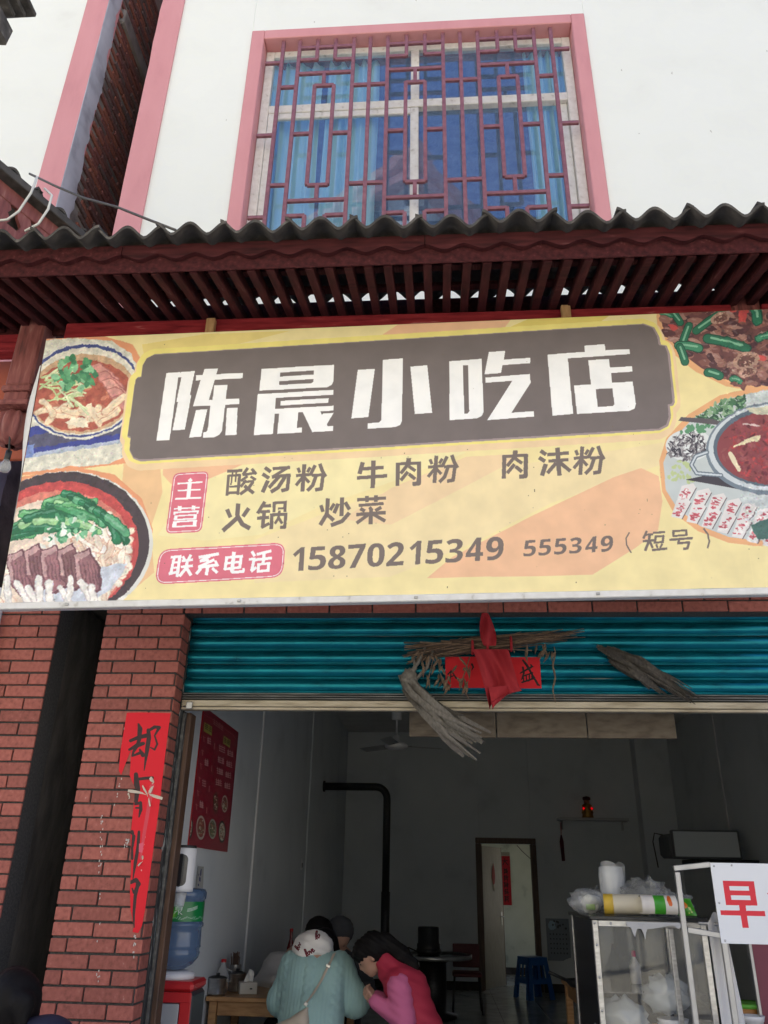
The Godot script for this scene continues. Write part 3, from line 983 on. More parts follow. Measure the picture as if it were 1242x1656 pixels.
# ---------------------------------------------------------------- the printed shop sign
const SIGN_TL := Vector3(-2.177, 4.232, .90)
const SIGN_W := 4.25
var sign_r: Vector3
var sign_d: Vector3
var sign_n: Vector3
var sign_h: float

func strokes(p: Print, list: Array, c: Color, o: Vector2, s: float, w_scale := 1.0) -> void:
	for k in list:
		var w: float = k[k.size() - 1]
		var pts := []
		for i in range(0, k.size() - 1, 2):
			pts.append([k[i], k[i + 1]])
		p.brush(pts, w * w_scale, c, o, s, false)

func build_sign() -> void:
	sign_r = Vector3(cos(.0165), sin(.0165), 0)
	var bl := Vector3(-2.1825, 2.735, .75)
	sign_d = bl - SIGN_TL
	sign_h = sign_d.length()
	sign_d /= sign_h
	sign_n = sign_d.cross(sign_r).normalized()
	if sign_n.z < 0:
		sign_n = -sign_n
	var tw := 2048
	var th := int(2048 * sign_h / SIGN_W)
	var p := Print.new(tw, th, Color8(242, 226, 168))
	p.to = func(v: Vector2) -> Vector2:
		var d := ray(v.x, v.y)
		var hit := EYE + d * ((SIGN_TL - EYE).dot(sign_n) / d.dot(sign_n)) - SIGN_TL
		return Vector2(hit.dot(sign_r), hit.dot(sign_d)) * tw / SIGN_W
	paint_sign(p)
	# fine weave and specks of dirt in the print
	var data := p.img.get_data()
	var r := RandomNumberGenerator.new()
	r.seed = 3
	var cloud := FastNoiseLite.new()
	cloud.seed = 8
	cloud.frequency = .012
	cloud.fractal_octaves = 4
	for y in th:
		var rowk := 1.0 + .012 * sin(y * 2.1)
		for x in tw:
			var k := rowk + .045 * cloud.get_noise_2d(x, y) + ((x * 7 + y * 13) % 5) * .004
			var i := (y * tw + x) * 3
			for c in 3:
				data[i + c] = clampi(int(data[i + c] * k), 0, 255)
	p.img = Image.create_from_data(tw, th, false, Image.FORMAT_RGB8, data)
	for k in 130:
		var x := r.randi_range(0, tw)
		var y := int(th * pow(r.randf(), .8))
		var dirt := Color8(120, 105, 80)
		p.img.fill_rect(Rect2i(x, y, r.randi_range(1, 2), r.randi_range(1, 7 if r.randf() < .2 else 2)), dirt)
	var m := picture(p, .55)
	var s := thing("shop_sign", "wide yellow printed food sign with white lettering on a dark plaque", "sign", SIGN_TL)
	s.basis = Basis(sign_r, -sign_d, sign_n)
	# the sheet is stretched over a box frame and sags slightly between its fixings
	var n := FastNoiseLite.new()
	n.seed = 21
	n.frequency = .9
	part("banner", sheet(func(u, v):
		var x: float = u * SIGN_W
		var y: float = -v * sign_h
		var edge: float = minf(1.0, minf(u, 1.0 - u) * 18.0) * minf(1.0, minf(v, 1.0 - v) * 7.0)
		var rip := .0035 * sin(x * 9.0 + 2.0 * sin(x * 2.3)) * smoothstep(.80, .97, v)
		var pull := .004 * n.get_noise_2d(x * 2.2, y * 1.1 + 4.0) + .002 * n.get_noise_2d(x * 7.0, y * 2.0)
		return Vector3(x, y, edge * pull + rip), 180, 64), m, s)
	part("backing", span(.003, SIGN_W - .003, -sign_h + .003, -.003, -.012, -.008, .001), M.white_plastic, s)
	part("frame", span(0, SIGN_W, -sign_h - .034, -sign_h + .0, -.055, .006, .004), M.white_frame, s)
	part("frame", span(0, SIGN_W, -.03, -.001, -.055, -.013, .004), M.white_frame, s)
	part("frame", span(.0, .03, -sign_h + .002, -.032, -.055, -.013, .004), M.white_frame, s)
	part("frame", span(SIGN_W - .03, SIGN_W, -sign_h + .002, -.032, -.055, -.013, .004), M.white_frame, s)
	for k in 5:
		part("screw", box_mesh(Vector3(.35 + k * .86, -sign_h - .016, .009), Vector3(.018, .012, .008), .002), M.steel_dull, s)
	for k in 4:
		part("rib", span(.8 + k * .9, .83 + k * .9, -sign_h + .004, -.034, -.05, -.014, .002), M.steel_dull, s)
	for x: float in [.5, 2.1, 3.7]:
		part("stay", done_tube([Vector3(x, -1.38, -.056), Vector3(x, -1.30, -.79)], .012), M.steel_dull, s)
	# loose corner of the sheet, folded back along the left edge
	part("loose_corner", sheet(func(u, v):
		return Vector3(-.002 - .045 * u * sin(PI * clampf(.15 + v, 0, 1)), -.17 - v * .9, .004 - .03 * u * u + .01 * sin(v * 6.0) * u), 4, 14), plain(lin(.66, .66, .66), .6), s)

func paint_sign(p: Print) -> void:
	var peach := Color8(239, 192, 154)
	var peach2 := Color8(240, 212, 170)
	var yellow := Color8(242, 228, 138)
	var white := Color8(250, 251, 252)
	var grey := Color8(118, 109, 108)
	var ink := Color8(121, 109, 104)
	# flowing shapes of the ground
	p.px([[[330, 770], [480, 745], [700, 735], [760, 745], [640, 790], [520, 830], [430, 872], [340, 880], [262, 870]]], Color8(243, 231, 178))
	p.px([[[420, 880], [600, 815], [760, 775], [900, 760], [1080, 735], [1080, 770], [900, 830], [780, 890], [640, 945], [420, 950]]], Color8(241, 222, 174))
	p.px([[[560, 850], [640, 800], [760, 752], [860, 748], [760, 800], [640, 860]]], peach2)
	p.px([[[700, 948], [740, 915], [870, 850], [1000, 790], [1045, 776], [1074, 790], [1081, 830], [1075, 878], [1040, 905], [970, 948]]], peach)
	p.px([[[268, 745], [440, 738], [380, 765], [330, 785], [285, 790], [268, 772]]], peach)
	p.px([[[605, 560], [650, 531], [780, 522], [835, 520], [815, 546]]], peach)
	p.px([[[820, 545], [890, 515], [930, 512], [1010, 512], [960, 545]]], Color8(233, 214, 120))
	p.px([[[230, 560], [330, 545], [470, 542], [330, 575], [238, 600]]], Color8(236, 216, 138))
	p.px([[[205, 745], [262, 745], [268, 800], [250, 860], [258, 930], [205, 975], [190, 975]]], Color8(236, 196, 150))
	# pictures of the dishes
	paint_noodle_bowls(p)
	paint_stir_fry(p)
	soften(p)
	# title plaque
	var plaque := [[250, 577], [640, 560], [1042, 542], [1058, 548], [1066, 562], [1069, 576], [1079, 578], [1084, 590], [1094, 668], [1092, 672], [1086, 673], [1088, 693], [1084, 706], [1072, 712], [640, 730], [230, 746], [220, 742], [214, 730], [215, 709], [210, 707], [221, 617], [224, 614], [230, 613], [232, 594], [238, 583]]
	var pv := PackedVector2Array()
	for q in plaque:
		pv.append(Vector2(q[0], q[1]))
	var off := func(d: float, sh: Vector2) -> Array:
		var out := []
		for v in Geometry2D.offset_polygon(pv, d, Geometry2D.JOIN_ROUND)[0]:
			out.append([v.x + sh.x, v.y + sh.y])
		return out
	p.px([off.call(13.0, Vector2(0, 5))], peach2)
	p.px([off.call(8.5, Vector2(-1, -1))], yellow)
	p.px([off.call(2.2, Vector2(1.5, 1.0))], Color8(163, 147, 150))
	p.px([plaque], grey)
	# title, each piece as it stands in an enlargement of the photograph
	var z := 160.0 / 1242.0
	p.px([[[193, 207], [365, 198], [370, 208], [378, 196], [553, 190], [497, 492], [515, 490], [443, 925], [287, 933], [347, 577], [327, 574], [384, 264], [345, 267], [253, 1052], [87, 1056]]], white, Vector2(245, 580), z)
	p.px([[[672, 167], [842, 162], [823, 233], [1157, 223], [1155, 290], [805, 303], [737, 558], [782, 558], [800, 372], [966, 368], [948, 549], [1120, 545], [1117, 614], [943, 623], [912, 950], [880, 1000], [820, 1030], [675, 1036], [677, 965], [710, 962], [730, 940], [758, 630], [537, 636], [627, 308], [566, 312], [569, 243], [652, 240]]], white, Vector2(245, 580), z)
	p.px([[[578, 682], [722, 674], [650, 1022], [499, 1026]], [[963, 665], [1099, 660], [1094, 1003], [955, 1009]]], white, Vector2(245, 580), z)
	p.px([[[186, 178], [1098, 143], [1094, 350], [1075, 395], [1020, 423], [165, 452]], [[420, 228], [847, 211], [845, 262], [420, 278]], [[413, 336], [846, 319], [840, 355], [815, 370], [413, 383]]], white, Vector2(400, 580), z)
	p.px([[[147, 495], [1098, 457], [1096, 520], [375, 546], [370, 684], [1102, 656], [1102, 718], [938, 724], [958, 766], [975, 752], [1107, 745], [1022, 890], [1035, 913], [1103, 911], [1102, 974], [842, 986], [718, 733], [660, 735], [648, 930], [713, 926], [708, 990], [404, 1001], [418, 745], [365, 746], [349, 1001], [107, 1012]], [[437, 584], [1040, 560], [1037, 617], [434, 644]]], white, Vector2(400, 580), z)
	p.px([[[195, 292], [410, 281], [342, 887], [127, 898]], [[509, 168], [760, 155], [767, 945], [745, 995], [685, 1020], [333, 1033], [333, 965], [480, 955], [506, 925]], [[856, 260], [1070, 248], [1146, 850], [927, 862]]], white, Vector2(555, 570), z)
	p.px([[[102, 280], [514, 256], [552, 930], [530, 980], [470, 1008], [127, 1027]], [[280, 335], [342, 332], [372, 915], [350, 945], [308, 946]]], white, Vector2(715, 560), z)
	p.px([[[601, 172], [808, 161], [793, 272], [1125, 257], [1128, 325], [777, 342], [762, 440], [553, 452]], [[566, 492], [1126, 461], [1138, 573], [905, 945], [1187, 931], [1190, 1000], [600, 1033], [905, 543], [568, 558]]], white, Vector2(715, 560), z)
	p.px([[[62, 297], [534, 270], [525, 192], [782, 179], [795, 256], [1098, 246], [1108, 310], [320, 350], [405, 1054], [142, 1072]]], white, Vector2(880, 550), z)
	p.px([[[580, 377], [843, 365], [857, 474], [1134, 465], [1143, 532], [872, 545], [886, 666], [1148, 658], [1196, 940], [1180, 1000], [1115, 1027], [452, 1056], [406, 692], [620, 683]], [[683, 745], [892, 737], [923, 940], [905, 963], [713, 971]]], white, Vector2(880, 550), z)
	# dishes, stroke by stroke
	var c1 := Vector2(360, 750)
	var s1 := 200.0 / 1242.0
	strokes(p, [[76, 113, 228, 107, 30], [92, 150, 78, 358, 30], [203, 145, 187, 352, 30], [131, 120, 116, 250, 16], [166, 118, 160, 222, 16], [88, 158, 210, 153, 24], [100, 268, 190, 265, 20], [85, 332, 190, 327, 27], [282, 82, 235, 150, 30], [230, 152, 350, 136, 26], [322, 92, 368, 148, 30], [282, 165, 215, 212, 26], [312, 170, 366, 205, 26], [268, 205, 215, 272, 28], [232, 226, 348, 216, 24], [338, 225, 292, 290, 210, 347, 32], [252, 262, 348, 340, 34]], ink, c1, s1)
	strokes(p, [[455, 83, 515, 128, 36], [432, 148, 500, 192, 36], [488, 215, 437, 333, 40], [534, 97, 708, 88, 32], [700, 80, 532, 182, 30], [528, 180, 714, 166, 34], [700, 160, 686, 308, 626, 322, 36], [602, 178, 500, 288, 36], [662, 180, 592, 290, 520, 332, 38]], ink, c1, s1)
	var fen := [[851, 58, 838, 333, 38], [770, 172, 922, 160, 30], [788, 93, 808, 142, 30], [912, 90, 882, 138, 30], [846, 178, 772, 270, 32], [855, 190, 905, 244, 30], [960, 68, 912, 168, 34], [1006, 55, 1035, 130, 1068, 186, 36], [930, 172, 1055, 165, 30], [972, 172, 940, 272, 888, 325, 36], [1042, 160, 1026, 308, 965, 318, 36]]
	strokes(p, fen, ink, c1, s1)
	strokes(p, fen, ink, c1 + Vector2(214, -10), s1)
	strokes(p, fen, ink, c1 + Vector2(451, -20.5) + Vector2(-4, 0), s1 * 1.03)
	strokes(p, [[194, 440, 188, 585, 45, 712, 44], [192, 570, 240, 650, 318, 694, 44], [82, 495, 120, 578, 40], [302, 490, 245, 572, 40]], ink, c1, s1)
	strokes(p, [[462, 428, 392, 545, 34], [440, 472, 526, 468, 32], [420, 530, 516, 525, 30], [388, 592, 508, 586, 32], [458, 530, 445, 690, 36], [432, 688, 512, 648, 30], [542, 444, 684, 438, 28], [557, 432, 556, 535, 30], [669, 432, 667, 535, 32], [596, 500, 668, 497, 22], [518, 563, 692, 558, 32], [536, 560, 532, 706, 36], [676, 555, 668, 690, 622, 690, 32], [612, 520, 602, 600, 568, 652, 26], [604, 592, 642, 652, 28]], ink, c1, s1)
	var c2 := Vector2(510, 740)
	var s2 := 250.0 / 1242.0
	strokes(p, [[131, 374, 126, 500, 74, 588, 32], [124, 500, 182, 552, 30], [76, 428, 95, 482, 28], [184, 418, 152, 468, 26], [247, 368, 244, 520, 32], [216, 418, 184, 494, 30], [272, 408, 308, 468, 30], [308, 494, 250, 560, 160, 592, 32]], ink, c2, s2)
	strokes(p, [[368, 391, 601, 380, 26], [446, 360, 447, 412, 28], [518, 358, 519, 410, 28], [382, 437, 582, 424, 24], [395, 462, 432, 484, 28], [468, 452, 492, 480, 26], [564, 454, 516, 482, 28], [364, 510, 600, 498, 28], [482, 470, 481, 592, 32], [466, 508, 368, 580, 28], [498, 508, 598, 567, 28]], ink, c2, s2)
	strokes(p, [[493, 74, 490, 298, 36], [406, 88, 382, 182, 34], [392, 142, 575, 132, 28], [362, 214, 606, 200, 28]], ink, c2, s2)
	var rou := [[690, 98, 690, 284, 32], [676, 108, 872, 102, 24], [777, 62, 772, 120, 38], [861, 95, 862, 268, 812, 272, 34], [772, 112, 714, 185, 28], [778, 128, 832, 166, 26], [772, 172, 716, 240, 28], [780, 190, 832, 232, 28]]
	strokes(p, rou, ink, c2, s2)
	strokes(p, rou, ink, c2 + Vector2(170, -9.5), s2 * 1.02)
	strokes(p, [[500, 90, 556, 130, 38], [486, 158, 548, 198, 38], [556, 225, 520, 342, 44], [568, 132, 786, 118, 34], [582, 197, 782, 186, 32], [668, 63, 696, 346, 46], [662, 215, 574, 318, 38], [700, 215, 806, 302, 38]], ink, Vector2(800, 730), s1)
	# badges
	var c4 := Vector2(255, 755)
	var s4 := 220.0 / 1242.0
	var badge := func(q: Array, cut: float) -> void:
		var out := []
		for i in 4:
			var a := Vector2(q[i][0], q[i][1])
			var pr := Vector2(q[(i + 3) % 4][0], q[(i + 3) % 4][1])
			var nx := Vector2(q[(i + 1) % 4][0], q[(i + 1) % 4][1])
			var e := a + (pr - a).normalized() * cut
			var f := a + (nx - a).normalized() * cut
			for k in 7:
				var t := k / 6.0
				var v := e.lerp(a, t).lerp(a.lerp(f, t), t)
				out.append([v.x, v.y])
		var pv2 := PackedVector2Array()
		for v in out:
			pv2.append(Vector2(v[0], v[1]))
		var ring := func(d: float) -> Array: return Array(Geometry2D.offset_polygon(pv2, d)[0]).map(func(v): return [v.x, v.y])
		var rose := Color8(220, 116, 134)
		p.px([out], rose, c4, s4)
		p.px([ring.call(-12.0), ring.call(-18.0)], white, c4, s4)
	badge.call([[172, 82], [496, 68], [440, 625], [110, 636]], 60.0)
	badge.call([[60, 778], [1214, 738], [1192, 1056], [22, 1100]], 110.0)
	strokes(p, [[316, 138, 334, 162, 34], [210, 179, 439, 168, 15], [213, 243, 422, 236, 15], [190, 319, 429, 310, 17], [323, 165, 311, 316, 34]], white, c4, s4)
	strokes(p, [[182, 409, 417, 400, 13], [236, 384, 233, 426, 34], [363, 382, 359, 420, 34], [180, 443, 410, 434, 17], [191, 436, 186, 464, 17], [401, 434, 397, 458, 17], [203, 470, 198, 514, 32], [380, 460, 376, 508, 30], [190, 476, 390, 466, 13], [188, 510, 392, 501, 15], [194, 524, 188, 578, 38], [378, 518, 374, 572, 34], [175, 530, 396, 520, 15], [170, 574, 392, 566, 15]], white, c4, s4)
	strokes(p, [[163, 852, 262, 845, 24], [197, 845, 165, 1012, 26], [247, 845, 224, 1034, 28], [200, 901, 242, 897, 18], [190, 951, 236, 946, 18], [148, 1005, 238, 985, 24], [273, 846, 292, 878, 24], [348, 832, 324, 878, 26], [264, 887, 367, 878, 24], [258, 943, 367, 933, 24], [317, 880, 305, 955, 245, 1028, 28], [308, 950, 352, 1022, 30]], white, c4, s4)
	strokes(p, [[603, 828, 418, 858, 28], [522, 850, 432, 892, 26], [428, 895, 512, 884, 20], [562, 880, 420, 945, 26], [415, 950, 592, 928, 28], [568, 890, 598, 942, 22], [506, 930, 490, 1022, 30], [442, 958, 398, 1010, 28], [543, 958, 592, 1002, 28]], white, c4, s4)
	strokes(p, [[677, 855, 660, 978, 28], [662, 866, 824, 854, 24], [807, 852, 795, 965, 28], [662, 917, 800, 906, 22], [655, 970, 800, 956, 24], [742, 814, 724, 985, 740, 1002, 34], [730, 1000, 838, 994, 26], [830, 998, 830, 962, 22]], white, c4, s4)
	strokes(p, [[903, 812, 932, 858, 28], [878, 886, 938, 880, 24], [927, 880, 905, 992, 28], [900, 998, 948, 958, 24], [1084, 812, 948, 842, 26], [936, 890, 1090, 878, 26], [1017, 826, 1010, 922, 30], [970, 922, 964, 1008, 28], [1061, 916, 1055, 1002, 28], [958, 934, 1078, 924, 22], [958, 998, 1066, 989, 24]], white, c4, s4)
	strokes(p, [[791, 50, 772, 95, 14], [784, 73, 830, 70, 12], [768, 111, 836, 106, 14], [809, 72, 805, 112, 784, 168, 16], [812, 115, 829, 152, 14], [829, 62, 901, 58, 13], [846, 80, 840, 126, 14], [891, 78, 888, 122, 14], [842, 84, 896, 81, 12], [842, 121, 892, 116, 12], [850, 130, 858, 152, 12], [886, 126, 874, 152, 12], [826, 164, 916, 156, 14]], ink, Vector2(840, 865), .27375)
	strokes(p, [[950, 48, 952, 86, 14], [1026, 44, 1029, 82, 14], [944, 54, 1032, 50, 12], [948, 83, 1032, 78, 12], [927, 105, 1067, 97, 14], [986, 104, 980, 128, 14], [974, 127, 1050, 122, 14], [1046, 120, 1036, 158, 1010, 161, 15], [688, 56, 669, 90, 673, 130, 702, 178, 8], [1130, 40, 1156, 75, 1166, 120, 1156, 160, 10]], ink, Vector2(840, 865), .27375)
	var digits := func(text: String, xs: Array, y0: float, y1: float, w: float, h: float, o: Vector2, s: float) -> void:
		for i in text.length():
			var cx: float = xs[i]
			var cy: float = lerpf(y0, y1, float(i) / (text.length() - 1))
			var ww := w * (.66 if text[i] == "1" else 1.0)
			for t in glyph(text[i]):
				p.px([t.map(func(v): return [cx + (v[0] - .5) * ww - (v[1] - .5) * 5.0, cy + (v[1] - .5) * h - (v[0] - .5) * 5.0])], ink, o, s)
	digits.call("15870215349", [70, 174, 281, 386, 492, 598, 705, 812, 920, 1030, 1140], 146, 108, 94, 128, Vector2(470, 870), .2979)
	digits.call("555349", [98, 188, 280, 370, 465, 555], 138, 120, 72, 95, Vector2(840, 865), .27375)

# the dish pictures are photographs, printed soft and faded by the sun
func soften(p: Print) -> void:
	var w := p.img.get_width()
	var h := p.img.get_height()
	var r := RandomNumberGenerator.new()
	r.seed = 61
	var grounds := [Color8(242, 226, 168), Color8(241, 222, 174), Color8(239, 192, 154), Color8(240, 212, 170), Color8(236, 196, 150), Color8(236, 216, 138), Color8(231, 160, 120), Color8(233, 178, 130), Color8(232, 176, 128), Color8(233, 214, 120)]
	# crumbs of tone, so that each food has the uneven look of a photograph
	for k in 16000:
		var x := r.randi_range(0, int(w * .155)) if k % 2 else r.randi_range(int(w * .86), w - 1)
		var y := r.randi_range(0, h - 1)
		var c := p.img.get_pixel(x, y)
		if grounds.any(func(g): return absf(g.r - c.r) + absf(g.g - c.g) + absf(g.b - c.b) < .02):
			continue
		var f := r.randf_range(.90, 1.08)
		var d := Color(c.r * f + r.randf_range(-.03, .03), c.g * f + r.randf_range(-.03, .03), c.b * f + r.randf_range(-.03, .03)).clamp()
		var q := PackedVector2Array()
		var a0 := r.randf() * TAU
		var rx := r.randf_range(1.0, 3.2)
		var ry := r.randf_range(.8, 2.0)
		for i in 6:
			var a := TAU * i / 6
			q.append(Vector2(x, y) + Vector2(cos(a) * rx, sin(a) * ry).rotated(a0))
		p.poly([q], d)
	for rect in [Rect2i(0, 0, int(w * .155), h), Rect2i(int(w * .86), 0, w - int(w * .86), h)]:
		var part_img: Image = p.img.get_region(rect)
		part_img.resize(int(rect.size.x * .7), int(rect.size.y * .7), Image.INTERPOLATE_LANCZOS)
		part_img.resize(rect.size.x, rect.size.y, Image.INTERPOLATE_CUBIC)
		# the outlines of food are never smooth: let them wander a little, and mottle the tones
		var wander := FastNoiseLite.new()
		wander.seed = 71
		wander.frequency = .03
		wander.fractal_octaves = 3
		var mottle := FastNoiseLite.new()
		mottle.seed = 72
		mottle.frequency = .035
		mottle.fractal_octaves = 4
		var moved: Image = part_img.duplicate()
		for y in rect.size.y:
			for x in rect.size.x:
				var c := part_img.get_pixel(x, y)
				if grounds.any(func(g): return absf(g.r - c.r) + absf(g.g - c.g) + absf(g.b - c.b) < .05):
					continue
				var sx := clampi(x + int(round(4.0 * wander.get_noise_2d(x, y))), 0, rect.size.x - 1)
				var sy := clampi(y + int(round(4.0 * wander.get_noise_2d(x + 500, y))), 0, rect.size.y - 1)
				c = part_img.get_pixel(sx, sy)
				var k := 1.0 + .17 * mottle.get_noise_2d(x, y)
				moved.set_pixel(x, y, Color(c.r * k, c.g * (k * .95 + .05), c.b * (k * .9 + .1)).clamp())
		moved.resize(int(rect.size.x * .6), int(rect.size.y * .6), Image.INTERPOLATE_LANCZOS)
		moved.resize(rect.size.x, rect.size.y, Image.INTERPOLATE_CUBIC)
		p.img.blit_rect(moved, Rect2i(Vector2i.ZERO, rect.size), rect.position)

func jag(r: RandomNumberGenerator, cx: float, cy: float, rx: float, ry: float, n := 9, turn := 0.0) -> Array:
	var q := []
	for i in n:
		var a := TAU * i / n
		var k := r.randf_range(.62, 1.1)
		var v := Vector2(cos(a) * rx * k, sin(a) * ry * k).rotated(turn)
		q.append([cx + v.x, cy + v.y])
	return q

func strand(p: Print, r: RandomNumberGenerator, x: float, y: float, length: float, turn: float, bend: float, w: float, c: Color, edge: Color) -> void:
	var pts := []
	var a := turn
	var v := Vector2(x, y)
	for i in 9:
		# food stays inside its bowl
		if v.x < 230 and v.y > 770 and i > 1 and pow((v.x - 98.0) / 122.0, 2.0) + pow((v.y - 898.0) / 100.0, 2.0) > 1.0:
			break
		pts.append([v.x, v.y])
		v += Vector2(cos(a), sin(a)) * length / 8.0
		a += bend / 8.0 + r.randf_range(-.12, .12)
	if pts.size() < 2:
		return
	p.brush(pts, w * 1.25, edge.lerp(c, .35))
	p.brush(pts, w, c)
	var hi := pts.map(func(q): return [q[0] - .25 * w, q[1] - .25 * w])
	p.brush(hi, w * .28, c.lightened(.22))

func paint_noodle_bowls(p: Print) -> void:
	var r := RandomNumberGenerator.new()
	r.seed = 17
	# upper bowl: pale enamel pot with a blue line, standing on a blue mat
	p.px([[[72, 545], [170, 546], [215, 560], [232, 590], [232, 745], [205, 752], [150, 758], [26, 770], [40, 700]]], Color8(231, 160, 120))
	p.px([[[74, 550], [120, 548], [180, 553], [214, 575], [224, 610], [222, 735], [180, 752], [30, 765], [42, 690]]], Color8(222, 220, 206))
	p.px([[[40, 694], [205, 662], [208, 716], [36, 742]]], Color8(64, 74, 150))
	p.px([[[50, 706], [130, 690], [200, 688], [198, 704], [120, 716], [50, 726]]], Color8(92, 92, 118))
	p.px([[[36, 735], [208, 712], [208, 718], [36, 742]]], Color8(176, 186, 206))
	p.px([[[36, 722], [60, 718], [58, 738], [36, 742]]], Color8(128, 150, 206))
	p.ellipse(136, 632, 97, 80, Color8(226, 224, 214), -.08)
	p.ellipse(136, 633, 93, 75, Color8(74, 84, 140), -.08)
	p.ellipse(136, 634, 90, 71, Color8(228, 224, 210), -.08)
	p.ellipse(135, 638, 86, 64, Color8(206, 172, 140), -.08)
	p.ellipse(134, 641, 82, 57, Color8(176, 96, 82), -.08)
	for k in 40:
		var a := r.randf() * TAU
		var d := sqrt(r.randf())
		p.px([jag(r, 133 + cos(a) * 70 * d, 643 + sin(a) * 46 * d, r.randf_range(5, 12), r.randf_range(3, 6), 10, r.randf() * 3)], [Color8(186, 108, 90), Color8(164, 84, 74), Color8(200, 128, 106)][r.randi() % 3])
	# slices of ham lapping to the right
	for k in 5:
		var cx := 160.0 + k * 9
		var cy := 600.0 + k * 13
		p.px([[[cx - 12, cy - 8], [cx + 4, cy - 13], [cx + 34, cy + 14], [cx + 36, cy + 24], [cx + 22, cy + 26], [cx - 8, cy + 4]]], Color8(176, 110, 106))
		p.px([[[cx - 11, cy - 7], [cx + 3, cy - 11], [cx + 32, cy + 14], [cx + 33, cy + 21], [cx + 20, cy + 22], [cx - 7, cy + 2]]], [Color8(214, 154, 146), Color8(206, 144, 138), Color8(220, 164, 154)][k % 3])
	# noodles and mushrooms in the broth
	for q in [[62, 668, 36, -.5, .8], [80, 684, 44, -.9, .9], [96, 672, 40, .1, -.6], [118, 690, 54, -.15, -.7], [150, 680, 46, -.5, .5], [172, 668, 40, -.6, .3], [106, 662, 34, .5, -1.0], [70, 650, 30, .4, 1.0], [134, 664, 40, .2, .9], [164, 684, 36, -.4, -.4]]:
		strand(p, r, q[0], q[1], q[2], q[3], q[4], r.randf_range(6, 10), Color8(236, 214, 184), Color8(196, 136, 112))
	p.px([jag(r, 128, 684, 22, 10, 14, .2)], Color8(240, 228, 206))
	p.px([jag(r, 148, 668, 12, 14, 12, .2)], Color8(236, 216, 190))
	# coriander and shoots heaped at the left
	for k in 26:
		strand(p, r, r.randf_range(64, 120), r.randf_range(610, 650), r.randf_range(22, 44), r.randf_range(-.9, .9), .3, r.randf_range(2.0, 3.6), [Color8(216, 224, 184), Color8(186, 206, 150)][r.randi() % 2], Color8(150, 170, 120))
	for k in 46:
		var a := r.randf() * TAU
		var d := sqrt(r.randf())
		p.px([jag(r, 120 + cos(a) * 34 * d, 606 + sin(a) * 26 * d, r.randf_range(5, 11), r.randf_range(4, 8), 11, r.randf() * 3)], [Color8(88, 156, 112), Color8(110, 178, 132), Color8(70, 134, 98), Color8(142, 198, 156)][r.randi() % 4])
	# lower bowl: beef noodles in a red and black bowl
	p.px([[[-40, 800], [20, 775], [120, 755], [190, 770], [235, 810], [254, 860], [250, 910], [225, 950], [200, 990], [-60, 990]]], Color8(231, 160, 120))
	p.ellipse(108, 886, 147, 123, Color8(222, 222, 216), -.03)
	p.ellipse(106, 884, 143, 120, Color8(74, 64, 70), -.03)
	p.ellipse(102, 889, 130, 110, Color8(196, 82, 82), -.03)
	p.ellipse(99, 896, 124, 101, Color8(214, 130, 116), -.03)
	p.ellipse(96, 902, 119, 95, Color8(232, 214, 196), -.03)
	for q in [[150, 850], [176, 862], [196, 880], [206, 904], [190, 926], [160, 940], [140, 900], [210, 860], [176, 900], [60, 900], [30, 930], [12, 960], [0, 930], [120, 950]]:
		for k in 3:
			strand(p, r, q[0] + r.randf_range(-8, 8), q[1] + r.randf_range(-8, 8), r.randf_range(40, 70), r.randf_range(-.6, 2.6), r.randf_range(-2.2, 2.2), r.randf_range(8, 12), [Color8(246, 236, 220), Color8(238, 218, 198), Color8(244, 228, 210)][r.randi() % 3], Color8(206, 160, 140))
	for k in 60:
		var a := r.randf_range(-1.1, 1.5)
		var d := r.randf_range(.25, .80)
		strand(p, r, 100 + cos(a) * 116 * d, 896 + sin(a) * 92 * d, r.randf_range(24, 46), a + PI * .5 + r.randf_range(-.5, .5), r.randf_range(-2.0, 2.0), r.randf_range(5, 9), [Color8(248, 240, 226), Color8(240, 224, 204), Color8(232, 208, 186), Color8(250, 246, 240)][r.randi() % 4], [Color8(186, 132, 112), Color8(206, 166, 148)][r.randi() % 2])
	# greens along the far rim
	for k in 18:
		var t := k / 17.0
		strand(p, r, -14 + t * 120 + r.randf_range(-8, 8), 880 - t * 72 + r.randf_range(-12, 12), 70 + 40 * sin(t * 3.0), -.62 + t * .7 + r.randf_range(-.25, .25), .5, r.randf_range(6, 13), [Color8(70, 150, 98), Color8(104, 176, 118), Color8(40, 116, 80), Color8(160, 208, 150)][k % 4], Color8(30, 90, 64))
	for k in 9:
		strand(p, r, 110 + k * 9, 800 + k * 5, 60, .2 + k * .06, .8, r.randf_range(8, 14), [Color8(44, 128, 88), Color8(30, 104, 72), Color8(96, 168, 126)][k % 3], Color8(24, 84, 60))
	# broth in front
	p.px([[[70, 960], [120, 935], [190, 915], [215, 915], [190, 955], [140, 985], [70, 990]]], Color8(208, 214, 226))
	# slices of beef fanned out
	for k in 5:
		var cx := 36.0 + k * 27
		var cy := 912.0 - (k % 2) * 5 + absf(k - 2) * 3
		var tone: float = [1.0, .9, 1.06, .86, 1.0][k]
		var base := Color8(156, 112, 118) * Color(tone, tone, tone)
		p.px([[[cx - 18, cy - 20], [cx + 8, cy - 30], [cx + 26, cy + 2], [cx + 30, cy + 38], [cx + 8, cy + 50], [cx - 12, cy + 22]]], Color8(112, 76, 86))
		p.px([[[cx - 16, cy - 19], [cx + 6, cy - 27], [cx + 22, cy + 2], [cx + 24, cy + 36], [cx + 6, cy + 46], [cx - 11, cy + 20]]], Color(base.r, base.g, base.b))
